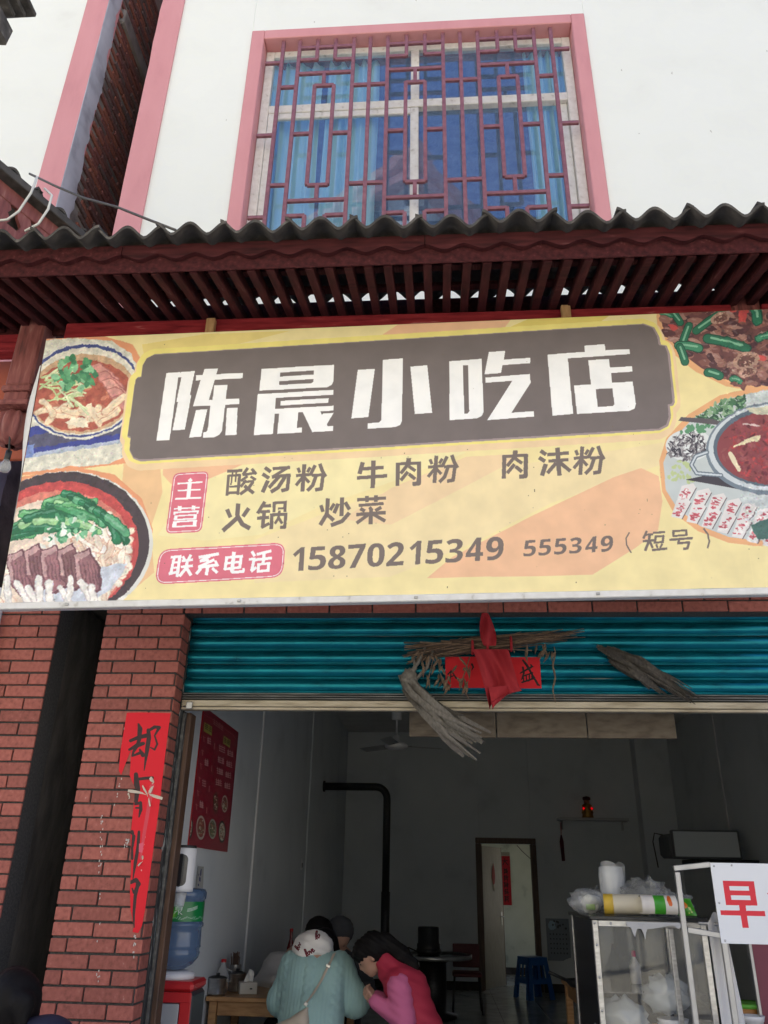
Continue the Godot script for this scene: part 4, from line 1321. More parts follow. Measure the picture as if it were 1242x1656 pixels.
		p.px([[[cx - 16, cy - 19], [cx + 6, cy - 27], [cx + 10, cy - 20], [cx - 10, cy - 10], [cx - 4, cy + 22], [cx - 11, cy + 20]]], Color8(196, 160, 160))
		for j in 5:
			p.brush([[cx - 8 + j * 6, cy - 14 + j * 2], [cx - 2 + j * 6, cy + 24 + j]], [1.0, 3.0], Color(base.r * .8, base.g * .78, base.b * .8))
	# noodles hanging over the near rim
	for k in 9:
		strand(p, r, 20 + k * 17, 936 + (k % 3) * 8, 46, 1.2 + r.randf_range(-.4, .4), r.randf_range(-.5, .5), r.randf_range(8, 11), Color8(240, 236, 230), Color8(176, 166, 172))
	# chopped spring onion
	for k in 46:
		var a := r.randf() * TAU
		var d := sqrt(r.randf())
		p.px([jag(r, 122 + cos(a) * 40 * d, 850 + sin(a) * 24 * d + 8 * absf(cos(a)), r.randf_range(4, 9), r.randf_range(3, 6), 9, r.randf() * 3)], [Color8(86, 164, 118), Color8(60, 134, 94), Color8(128, 192, 150), Color8(214, 232, 216)][r.randi() % 4])
	for k in 8:
		p.px([jag(r, r.randf_range(66, 130), r.randf_range(862, 884), 7, 5, 7, r.randf() * 3)], Color8(240, 240, 232))

func paint_stir_fry(p: Print) -> void:
	var r := RandomNumberGenerator.new()
	r.seed = 29
	# upper picture: stir-fried pork with green peppers, clipped to a curve
	p.px([[[1062, 505], [1400, 490], [1400, 655], [1240, 656], [1180, 645], [1130, 620], [1092, 590], [1066, 545]]], Color8(233, 178, 130))
	var inside := [[1068, 512], [1400, 498], [1400, 648], [1240, 649], [1186, 638], [1140, 615], [1100, 585], [1074, 545]]
	p.px([inside], Color8(112, 74, 74))
	var pv := PackedVector2Array()
	for q in inside:
		pv.append(Vector2(q[0], q[1]))
	for k in 420:
		var x := r.randf_range(1064, 1340)
		var y := r.randf_range(500, 650)
		if not Geometry2D.is_point_in_polygon(Vector2(x, y), pv):
			continue
		var c: Color = [Color8(136, 92, 86), Color8(94, 62, 66), Color8(156, 112, 102), Color8(82, 54, 60), Color8(170, 130, 120), Color8(128, 84, 80)][r.randi() % 6]
		p.px([jag(r, x, y, r.randf_range(6, 17), r.randf_range(4, 8), 10, r.randf_range(-.5, .9))], c)
		p.px([jag(r, x - 2, y - 2, r.randf_range(3, 8), r.randf_range(1.2, 2.6), 8, r.randf_range(-.5, .9))], c.lightened(.16))
	for q in [[1095, 530, 26, 10, .9], [1112, 562, 34, 11, 1.9], [1150, 540, 50, 11, -.6], [1118, 580, 34, 12, .15], [1108, 592, 26, 11, 1.2], [1180, 575, 66, 13, .25], [1225, 520, 40, 14, 1.35], [1160, 625, 20, 12, .3], [1196, 636, 14, 8, .2], [1260, 560, 60, 10, -.3], [1290, 620, 46, 12, .5], [1320, 530, 40, 10, 1.0], [1080, 527, 18, 5, .3]]:
		var d: Vector2 = Vector2(cos(q[4]), sin(q[4])) * q[2] * .5
		p.brush([[q[0] - d.x, q[1] - d.y], [q[0], q[1] - 2], [q[0] + d.x, q[1] + d.y]], q[3] * 1.25, Color8(30, 80, 66))
		p.brush([[q[0] - d.x, q[1] - d.y], [q[0], q[1] - 2], [q[0] + d.x, q[1] + d.y]], q[3], [Color8(70, 140, 108), Color8(50, 116, 90)][r.randi() % 2])
		p.brush([[q[0] - d.x * .8, q[1] - d.y * .8 - q[3] * .2], [q[0] + d.x * .8, q[1] + d.y * .8 - q[3] * .2]], q[3] * .28, Color8(136, 190, 160))
	for q in [[1092, 548, 10, 5, .5], [1205, 530, 9, 16, .3], [1140, 515, 12, 5, .2], [1236, 600, 12, 5, .2], [1280, 590, 14, 6, .9], [1190, 522, 8, 4, .1]]:
		p.px([jag(r, q[0], q[1], q[2], q[3], 10, q[4])], Color8(196, 84, 82))
	for q in [[1168, 534, 16, 9], [1212, 604, 22, 14], [1216, 622, 16, 9], [1280, 640, 20, 12]]:
		p.ellipse(q[0], q[1], q[2], q[3], Color8(188, 152, 136), -.3)
		p.ellipse(q[0], q[1] + 1, q[2] * .68, q[3] * .62, Color8(112, 78, 74), -.3)
		for k in 22:
			p.px([jag(r, q[0] + r.randf_range(-1, 1) * q[2] * .8, q[1] + r.randf_range(-1, 1) * q[3] * .9, 2.5, 1.4, 6, r.randf() * 3)], [Color8(204, 172, 156), Color8(150, 108, 98)][r.randi() % 2])
	# lower picture: hot pot with plates of food
	var ring := []
	for k in 33:
		var a := PI * .5 + PI * k / 32.0
		ring.append([1240 + cos(a) * 164, 774 - sin(a) * -126])
	var outer := [[1400, 640], [1240, 645], [1170, 660], [1120, 690], [1085, 728], [1074, 765], [1080, 815], [1100, 850], [1140, 880], [1190, 900], [1250, 908], [1400, 905]]
	p.px([outer], Color8(232, 176, 128))
	var inn := [[1400, 648], [1240, 653], [1176, 668], [1128, 696], [1094, 732], [1081, 768], [1086, 812], [1106, 843], [1144, 872], [1192, 891], [1250, 899], [1400, 897]]
	p.px([inn], Color8(198, 206, 206))
	var iv := PackedVector2Array()
	for q in inn:
		iv.append(Vector2(q[0], q[1]))
	var dot := func(x: float, y: float, rx: float, ry: float, c: Color, turn: float) -> void:
		if Geometry2D.is_point_in_polygon(Vector2(x, y), iv):
			p.px([jag(r, x, y, rx, ry, 8, turn)], c)
	for k in 260:
		dot.call(r.randf_range(1100, 1215), r.randf_range(662, 702), r.randf_range(2, 9), r.randf_range(1.5, 4), [Color8(78, 122, 88), Color8(116, 156, 118), Color8(58, 92, 72), Color8(150, 180, 146)][r.randi() % 4], r.randf() * 3)
	p.px([[[1104, 700], [1170, 708], [1200, 720], [1200, 712], [1160, 698], [1108, 694]]], Color8(98, 92, 96))
	p.ellipse(1122, 740, 38, 26, Color8(222, 226, 226))
	for k in 200:
		var a := r.randf() * TAU
		var d := sqrt(r.randf())
		dot.call(1118 + cos(a) * 34 * d, 742 + sin(a) * 24 * d, r.randf_range(3, 8), r.randf_range(1, 2.2), [Color8(92, 88, 96), Color8(134, 130, 134), Color8(62, 60, 70), Color8(176, 174, 176)][r.randi() % 4], r.randf() * 3)
	for k in 30:
		dot.call(r.randf_range(1100, 1160), r.randf_range(708, 720), 5, 3, Color8(96, 150, 112), r.randf() * 3)
	for k in 24:
		dot.call(r.randf_range(1090, 1130), r.randf_range(765, 800), 5, 3, Color8(190, 204, 150), r.randf() * 3)
	p.px([[[1118, 796], [1180, 784], [1242, 812], [1400, 830], [1400, 860], [1200, 812]]], Color8(70, 66, 74))
	# pot
	p.ellipse(1262, 748, 112, 76, Color8(120, 134, 146))
	p.ellipse(1262, 746, 108, 71, Color8(206, 214, 218))
	p.ellipse(1264, 744, 102, 66, Color8(96, 110, 124))
	p.ellipse(1266, 746, 98, 61, Color8(142, 72, 76))
	for k in 220:
		var a := r.randf() * TAU
		var d := sqrt(r.randf())
		p.px([jag(r, 1266 + cos(a) * 90 * d, 747 + sin(a) * 54 * d, r.randf_range(2, 9), r.randf_range(1.4, 4), 8, r.randf() * 3)], [Color8(160, 66, 70), Color8(124, 60, 66), Color8(184, 72, 74), Color8(150, 84, 84), Color8(112, 52, 60)][r.randi() % 5])
	p.brush([[1196, 744], [1214, 736], [1234, 731]], [3, 6, 9], Color8(232, 220, 182))
	p.brush([[1190, 755], [1198, 768], [1206, 782]], [7, 9, 6], Color8(230, 218, 186))
	p.brush([[1212, 708], [1236, 709]], 3.0, Color8(214, 190, 186))
	p.px([[[1212, 682], [1300, 672], [1300, 700], [1232, 692]]], Color8(206, 204, 180))
	p.brush([[1152, 752], [1134, 758], [1127, 772], [1136, 786], [1176, 790]], 7.0, Color8(108, 122, 134))
	p.brush([[1152, 752], [1134, 758], [1127, 772], [1136, 786], [1176, 790]], 3.0, Color8(206, 214, 220))
	# rolls of sliced meat
	for row in 2:
		for k in 7:
			var x := 1118.0 + k * 22 - row * 8 + k * 3
			var y := 806.0 + k * 7.0 + row * 24 + k * 1.5
			if not Geometry2D.is_point_in_polygon(Vector2(x + 4, y + 12), iv):
				continue
			p.px([[[x - 6, y], [x + 13, y - 4], [x + 18, y + 4], [x + 4, y + 30], [x - 14, y + 26]]], Color8(228, 224, 222))
			for j in 26:
				var t := r.randf()
				p.px([jag(r, x + 5 - t * 10 + r.randf_range(-6, 6), y + 4 + t * 20, r.randf_range(1.5, 5), r.randf_range(1, 2.4), 7, .2)], [Color8(196, 92, 104), Color8(214, 130, 136), Color8(240, 236, 234), Color8(180, 84, 96)][r.randi() % 4])
			p.brush([[x + 18, y + 4], [x + 4, y + 30]], 1.6, Color8(110, 96, 100))
	p.px([[[1226, 872], [1262, 860], [1400, 850], [1400, 896], [1240, 896]]], Color8(74, 110, 104))

# ---------------------------------------------------------------- dried plants, cloth and paper hung over the door
func build_door_charm() -> void:
	var r := RandomNumberGenerator.new()
	r.seed = 41
	var twig := rough_mat([[0.0, lin(.07, .045, .03)], [.6, lin(.17, .11, .07)], [1.0, lin(.30, .22, .15)]], .03, Vector3(2, 6, 6), .9, .05, .1, 80)
	var twig_dark := rough_mat([[0.0, lin(.025, .016, .012)], [.6, lin(.07, .045, .032)], [1.0, lin(.12, .085, .06)]], .03, Vector3(2, 6, 6), .9, .0, .1, 83)
	var husk := rough_mat([[0.0, lin(.08, .07, .058)], [.5, lin(.155, .14, .12)], [1.0, lin(.21, .195, .17)]], .03, Vector3(4, 2, 4), .9, .1, .1, 81)
	husk.backlight_enabled = true
	husk.backlight = Color(.1, .09, .07)
	var dark_husk := rough_mat([[0.0, lin(.03, .027, .023)], [.6, lin(.075, .066, .056)], [1.0, lin(.14, .125, .105)]], .03, Vector3(4, 2, 4), .9, .1, .1, 82)
	# bundle of twigs lying level, tied in three places
	var a := onz(650, 1054, -.045)
	var b := onz(945, 1024, -.045)
	var s := thing("twig_bundle", "bundle of dry brown twigs tied with red ribbon hanging on the teal shutter", "twigs", (a + b) / 2)
	for k in 120:
		var t0 := r.randf_range(0.0, .5)
		var t1 := minf(1.0, t0 + r.randf_range(.3, .6))
		var spread := .058 * (1.0 - .6 * t0)
		var p0 := a.lerp(b, t0) + Vector3(0, r.randf_range(-spread, spread) - .01 * (1.0 - t0), r.randf_range(-.03, .03)) - s.position
		var p1 := a.lerp(b, t1) + Vector3(0, r.randf_range(-spread * .8, spread * .8), r.randf_range(-.02, .03)) - s.position
		var mid := (p0 + p1) / 2 + Vector3(0, r.randf_range(-.012, .012), r.randf_range(-.01, .01))
		part("twig", done_tube([p0, mid, p1], [r.randf_range(.002, .0052), .0034, .0016], 5), twig if r.randf() < .6 else twig_dark, s)
	for q in [[[700, 1068], [690, 1110]], [[760, 1062], [745, 1108], [758, 1130]], [[822, 1050], [860, 1052]], [[830, 1048], [832, 1056]]]:
		var pts: Array = q.map(func(v): return onz(v[0], v[1], -.03) - s.position)
		part("twig", done_tube(pts, .0035, 5), twig, s)
	for k in 60:
		var q: Array = [[700, 1082, 16, 22], [748, 1090, 12, 26], [690, 1062, 24, 10], [880, 1052, 30, 8], [722, 1100, 8, 14]][r.randi() % 5]
		var c := onz(q[0] + r.randf_range(-1, 1) * q[2], q[1] + r.randf_range(-1, 1) * q[3], -.05 + r.randf_range(-.02, .045)) - s.position
		var turn := r.randf_range(-.7, .7) - PI / 2
		var ln := r.randf_range(.03, .085)
		var bend := r.randf_range(-.03, .03)
		part("dry_leaf", sheet(func(u, v):
			var d := Vector3(cos(turn), sin(turn), 0)
			return c + d * ln * (v - .3) + Vector3(-d.y, d.x, 0) * (u - .5) * .014 * sin(PI * clampf(v + .08, 0, 1)) + Vector3(0, 0, bend * v * v + .006 * sin(u * 4.0)), 2, 5), twig, s)
	var cloth := plain(lin(.30, .010, .018), .8)
	for x in [764, 788, 826]:
		var c := onz(x, 1046 - (x - 764) * .08, -.045) - s.position
		var st := begin(true)
		var ring := []
		for k in 13:
			var an := TAU * k / 12
			ring.append(c + Vector3(0, sin(an) * .04, cos(an) * .034))
		tube(st, ring, .008, 6, false)
		part("ribbon", done(st), cloth, s)
	# red cloth knotted through the middle, hanging to a point
	var rag := thing("red_cloth", "knotted crimson cloth draped over the twig bundle and hanging to a point", "cloth", onz(790, 1050, -.0))
	var w := func(px: float, py: float, dz: float) -> Vector3: return onz(px, py, -.005 + dz) - rag.position
	part("knot", sheet(func(u, v):
		var c: Vector3 = w.call(lerpf(784, 792, v) + (u - .5) * lerpf(10, 26, sin(v * PI * .8)), lerpf(992, 1045, v), 0.0)
		return c + Vector3(0, 0, .02 * sin(u * 9.0 + v * 5.0) * sin(v * PI) + .01), 14, 16), cloth, rag)
	var fold := func(u: float, v: float) -> Vector3:
		var x0 := lerpf(762, 792, pow(v, .7))
		var x1 := lerpf(822, 850 if v < .72 else 850.0, v)
		if v > .72:
			x1 = lerpf(850, 796, (v - .72) / .28)
		var py := lerpf(1050, 1148, v) - (u * 18.0 if v > .6 else 0.0) * (v - .6) / .4
		return w.call(lerpf(x0, x1, u), py, .03 + .022 * sin(u * 7.0 + v * 3.0) + .012 * sin(u * 15.0 - v * 4.0))
	part("drape", sheet(fold, 26, 24), cloth, rag)
	var tail := func(u: float, v: float) -> Vector3:
		return w.call(lerpf(790, 797, v) + u * lerpf(50, 1, v), lerpf(1112, 1149, v) - u * 6.0, .045 + .01 * sin(u * 5.0))
	part("tail", sheet(tail, 10, 10), cloth, rag)
	# red paper with brushed writing behind it
	var paper := Print.new(512, 180, Color8(196, 22, 34))
	paper.to = func(v: Vector2) -> Vector2: return Vector2((v.x - 720.0) / (876.0 - 720.0) * 512.0, (v.y - 1061.0) / (1113.0 - 1061.0) * 180.0)
	var o := Vector2(620, 970)
	var z := 340.0 / 1242.0
	var ink := Color8(24, 16, 16)
	paper.brush([[815, 430], [880, 395]], [8, 14], ink, o, z)
	paper.brush([[832, 395], [836, 430], [820, 470]], [12, 12, 6], ink, o, z)
	paper.brush([[835, 352], [858, 385], [880, 430], [915, 500], [925, 505]], [12, 16, 12, 14, 5], ink, o, z)
	paper.brush([[880, 380], [892, 392]], [10, 8], ink, o, z)
	paper.brush([[830, 450], [832, 478]], 9.0, ink, o, z)
	paper.brush([[848, 440], [850, 475]], 8.0, ink, o, z)
	paper.brush([[868, 435], [866, 470]], 8.0, ink, o, z)
	paper.brush([[885, 428], [882, 465]], 9.0, ink, o, z)
	paper.brush([[828, 450], [888, 428]], 8.0, ink, o, z)
	paper.brush([[822, 486], [895, 462]], 10.0, ink, o, z)
	paper.brush([[895, 455], [858, 480]], [10, 5], ink, o, z)
	paper.brush([[752, 398], [768, 412]], [14, 8], ink, o, z)
	paper.brush([[380, 440], [400, 420], [395, 465]], [8, 10, 6], ink, o, z)
	paper.brush([[410, 432], [430, 465]], [8, 10], ink, o, z)
	paper.brush([[376, 462], [416, 448]], 7.0, ink, o, z)
	paper.brush([[526, 378], [534, 395], [524, 415]], [12, 10, 4], ink, o, z)
	var pa := onz(720, 1062, -.095)
	var pb := onz(876, 1113, -.095)
	var ps := thing("red_paper_slip", "red paper slip with black brush writing stuck on the teal shutter", "paper", Vector3(pa.x, pa.y, -.1))
	part("sheet_of_paper", sheet(func(u, v): return Vector3(u * (pb.x - pa.x), -v * (pa.y - pb.y), .004 * sin(u * 6.0) + .003 * v), 16, 6), picture(paper, .8), ps)
	# dry corn husks, left and right
	var bundle := func(called: String, label: String, path: Array, widths: Array, m: Material, zz: float, count: int) -> void:
		var base := onz(path[0][0], path[0][1], zz)
		var t := thing(called, label, "dried leaves", base)
		for k in count:
			var off := r.randf_range(-1.0, 1.0)
			var start := r.randf_range(0.0, .35)
			var stop := r.randf_range(.6, 1.0)
			var ph := r.randf() * 6.0
			var lift := r.randf_range(-.02, .07)
			var lw := r.randf_range(.010, .021)
			var fan := r.randf_range(-.9, .9)
			var mm := sheet(func(u, v):
				var tt: float = lerpf(start, stop, v) * (path.size() - 1)
				var i := mini(int(tt), path.size() - 2)
				var ft := tt - i
				var px: float = lerpf(path[i][0], path[i + 1][0], ft)
				var py: float = lerpf(path[i][1], path[i + 1][1], ft)
				var wd: float = lerpf(widths[i], widths[i + 1], ft)
				var dir := Vector2(path[i + 1][0] - path[i][0], path[i + 1][1] - path[i][1]).normalized()
				var o2: float = off + fan * v * v
				var c: Vector3 = onz(px - dir.y * wd * o2, py + dir.x * wd * o2, zz) - base
				var nrm := Vector3(-dir.y, -dir.x, 0)
				var wv := lw * (1.0 - .6 * absf(v * 2.0 - 1.0) * (1.0 if v > .5 else .3))
				return c + nrm * (u - .5) * 2.0 * wv + Vector3(0, 0, lift * sin(v * PI) + .012 * sin(u * 3.0 + ph) + .006 * sin(v * 11.0 + ph)), 3, 12)
			part("husk_leaf", mm, m, t)
		if m == husk:
			# bound head of the bundle, tied up to the twigs
			part("bound_head", blob(onz(662, 1098, zz) - base, Vector3(.045, .055, .03), 31, .5), m, t)
			for q in [[[688, 1046], [676, 1072], [660, 1092]], [[700, 1052], [690, 1080], [668, 1104]], [[668, 1062], [672, 1080], [655, 1110]]]:
				part("binding", done_tube(q.map(func(v): return onz(v[0], v[1], zz + .01) - base), [.006, .011, .008], 6), m, t)
	bundle.call("dry_husk_bundle", "pale grey dried husks bound at the head hanging below the shutter rail", [[652, 1088], [668, 1118], [700, 1150], [738, 1178], [786, 1206]], [7, 12, 15, 20, 18], husk, -.045, 46)
	bundle.call("dry_husk_bundle", "dark brown dried husk bundle slanting across the right of the shutter", [[965, 1044], [995, 1062], [1030, 1082], [1075, 1106], [1128, 1138]], [2, 9, 13, 12, 10], dark_husk, -.055, 30)
	var hook := thing("straw_cord", "twisted straw cord hanging from the end of the twig bundle", "cord", onz(896, 1048, -.03))
	var cord := []
	for k in 12:
		cord.append(onz(896 + 2.0 * sin(k * 1.3), 1046 + k * 8.2, -.03) - hook.position)
	part("twine", done_tube(cord, [.003, .004, .005, .006, .005, .006, .005, .006, .005, .004, .004, .002], 6), twig, hook)
	var nail := thing("hanging_wire", "thin wire holding the red cloth from the tiled lintel", "wire", onz(790, 975, .012))
	part("wire", done_tube([Vector3.ZERO, onz(788, 1000, .0) - nail.position], .002, 5), M.wire, nail)

# ---------------------------------------------------------------- torn red couplet on the pier
func build_couplet() -> void:
	var o := Vector2(180, 1140)
	var z := 140.0 / 580.0
	var lo := Vector2(-1.765, 1.235)
	var hi := Vector2(-1.485, 2.365)
	var p := Print.new(384, 1536, Color8(214, 18, 36))
	p.to = func(v: Vector2) -> Vector2:
		var w := onz(v.x, v.y, .009)
		return Vector2((w.x - lo.x) / (hi.x - lo.x) * 384.0, (hi.y - w.y) / (hi.y - lo.y) * 1536.0)
	var ink := Color8(58, 40, 38)
	p.brush([[182, 128], [192, 160], [186, 235], [165, 290]], [13, 33.8, 26, 15.6], ink, o, z)
	p.brush([[128, 240], [180, 218], [236, 205]], [20.8, 26, 28.6], ink, o, z)
	p.brush([[120, 300], [175, 270], [215, 258]], [15.6, 31.2, 23.4], ink, o, z)
	p.brush([[175, 275], [150, 310], [140, 340]], [20.8, 18.2, 13], ink, o, z)
	p.brush([[140, 342], [190, 322]], [13, 20.8], ink, o, z)
	p.brush([[190, 300], [212, 335]], [13, 31.2], ink, o, z)
	p.brush([[248, 170], [252, 220], [240, 300], [220, 438]], [26, 31.2, 28.6, 6.5], ink, o, z)
	p.brush([[250, 172], [290, 148], [322, 150], [290, 205], [308, 262], [290, 300], [262, 285]], [18.2, 23.4, 20.8, 11.7, 14.3, 13, 7.8], ink, o, z)
	p.brush([[165, 465], [172, 560], [165, 650]], [28.6, 44.2, 26], ink, o, z)
	p.brush([[160, 500], [220, 492], [275, 488]], [18.2, 20.8, 20.8], ink, o, z)
	p.brush([[160, 665], [196, 655], [198, 700], [185, 750]], [15.6, 20.8, 23.4, 10.4], ink, o, z)
	p.brush([[165, 690], [195, 690]], 13, ink, o, z)
	p.brush([[138, 850], [146, 870]], [26, 18.2], ink, o, z)
	p.brush([[185, 850], [178, 960], [160, 1060], [145, 1165]], [18.2, 23.4, 23.4, 6.5], ink, o, z)
	p.brush([[150, 880], [140, 960], [140, 1030]], [26, 15.6, 18.2], ink, o, z)
	p.brush([[130, 1190], [165, 1172], [184, 1200], [150, 1260], [140, 1230]], [23.4, 28.6, 28.6, 13, 10.4], ink, o, z)
	p.brush([[178, 1200], [160, 1280], [150, 1400], [152, 1490]], [26, 23.4, 18.2, 7.8], ink, o, z)
	var r := RandomNumberGenerator.new()
	r.seed = 9
	# tears and strips of old tape
	for k in 26:
		var t := r.randf()
		p.px([jag(r, 268 - t * 60 + r.randf_range(-6, 6), 480 + t * 520, r.randf_range(1, 5), r.randf_range(3, 12), 7, .3)], Color8(214, 140, 130) if r.randf() < .6 else Color8(226, 206, 186), o, z)
	p.px([[[265, 520], [290, 530], [225, 900], [200, 1040], [188, 1030], [205, 880]]], Color8(206, 66, 78), o, z)
	p.px([[[185, 930], [215, 920], [208, 990], [184, 985]]], Color8(214, 90, 110), o, z)
	p.px([[[195, 1105], [206, 1102], [204, 1116]]], Color8(226, 170, 160), o, z)
	var outline := [[104, 52], [200, 50], [397, 55], [370, 260], [345, 470], [318, 700], [290, 900], [258, 1140], [228, 1360], [205, 1480], [180, 1528], [142, 1522], [150, 1485], [130, 1380], [125, 1250], [132, 1100], [130, 860], [145, 720], [160, 560], [122, 470], [128, 400], [132, 300], [96, 390], [66, 470], [50, 440], [62, 300]]
	var q := PackedVector2Array()
	for v in outline:
		var w := onz(o.x + v[0] * z, o.y + v[1] * z, .009)
		q.append(Vector2(w.x, w.y))
	if not Geometry2D.is_polygon_clockwise(q):
		q.reverse()
	var s := thing("torn_couplet", "torn vertical red paper couplet with black brush characters on the brick pier", "paper", Vector3(-1.62, 1.8, .0))
	var st := begin()
	var idx := Geometry2D.triangulate_polygon(q)
	for i in range(0, idx.size(), 3):
		var tr := [q[idx[i]], q[idx[i + 1]], q[idx[i + 2]]]
		if (tr[1] - tr[0]).cross(tr[2] - tr[0]) > 0:
			tr = [tr[0], tr[2], tr[1]]
		for v in tr:
			st.set_uv(Vector2((v.x - lo.x) / (hi.x - lo.x), (hi.y - v.y) / (hi.y - lo.y)))
			st.add_vertex(Vector3(v.x, v.y, .0085) - s.position)
	part("paper_strip", done(st), picture(p, .75), s)
	# curled scraps of tape across the tear
	var tape := plain(lin(.55, .48, .38), .6)
	for k in [[[112, 575], [180, 585], [250, 600], [345, 628], 16.0], [[262, 486], [282, 520], [258, 590], 18.0], [[210, 540], [240, 600], [262, 680], 10.0], [[115, 590], [122, 630], 10.0], [[180, 1080], [205, 1050], [212, 1010], 8.0]]:
		var pts := []
		for i in k.size() - 1:
			pts.append(onz(o.x + k[i][0] * z, o.y + k[i][1] * z, .013) - s.position)
		var wd: float = k[k.size() - 1] * z * .0031 * .5
		var n: int = pts.size() - 1
		part("tape_scrap", sheet(func(u, v):
			var t: float = u * n
			var i := mini(int(t), n - 1)
			var c: Vector3 = pts[i].lerp(pts[i + 1], t - i)
			var d: Vector3 = (pts[i + 1] - pts[i]).normalized()
			var nn := Vector3(-d.y, d.x, 0)
			return c + nn * (v - .5) * 2.0 * wd * (1.0 + .3 * sin(u * 9.0)) + Vector3(0, 0, .006 * sin(u * 7.0 + v)), 8, 2), tape, s)
	# torn remains of older paper on the tiles
	var scrap := plain(lin(.52, .50, .46), .85)
	for k in 70:
		var v: Array = [[70, 470, 15, 700], [100, 60, 60, 420], [160, 1540, 150, 1700], [110, 900, 95, 960], [-70, 760, -90, 1900], [-60, 700, -80, 1300]][r.randi() % 6]
		var t := r.randf()
		var c := onz(o.x + lerpf(v[0], v[2], t) * z + r.randf_range(-2.5, 2.5), o.y + lerpf(v[1], v[3], t) * z, .0062)
		var w2 := PackedVector2Array()
		var a0 := r.randf() * TAU
		for i in 6:
			var a := a0 + TAU * i / 6
			w2.append(Vector2(cos(a) * r.randf_range(.001, .0045), sin(a) * r.randf_range(.0015, .008)))
		st = begin()
		prism(st, w2, 0, .0006, Transform3D(Basis.IDENTITY, c - s.position))
		part("paper_scrap", done(st), scrap, s)

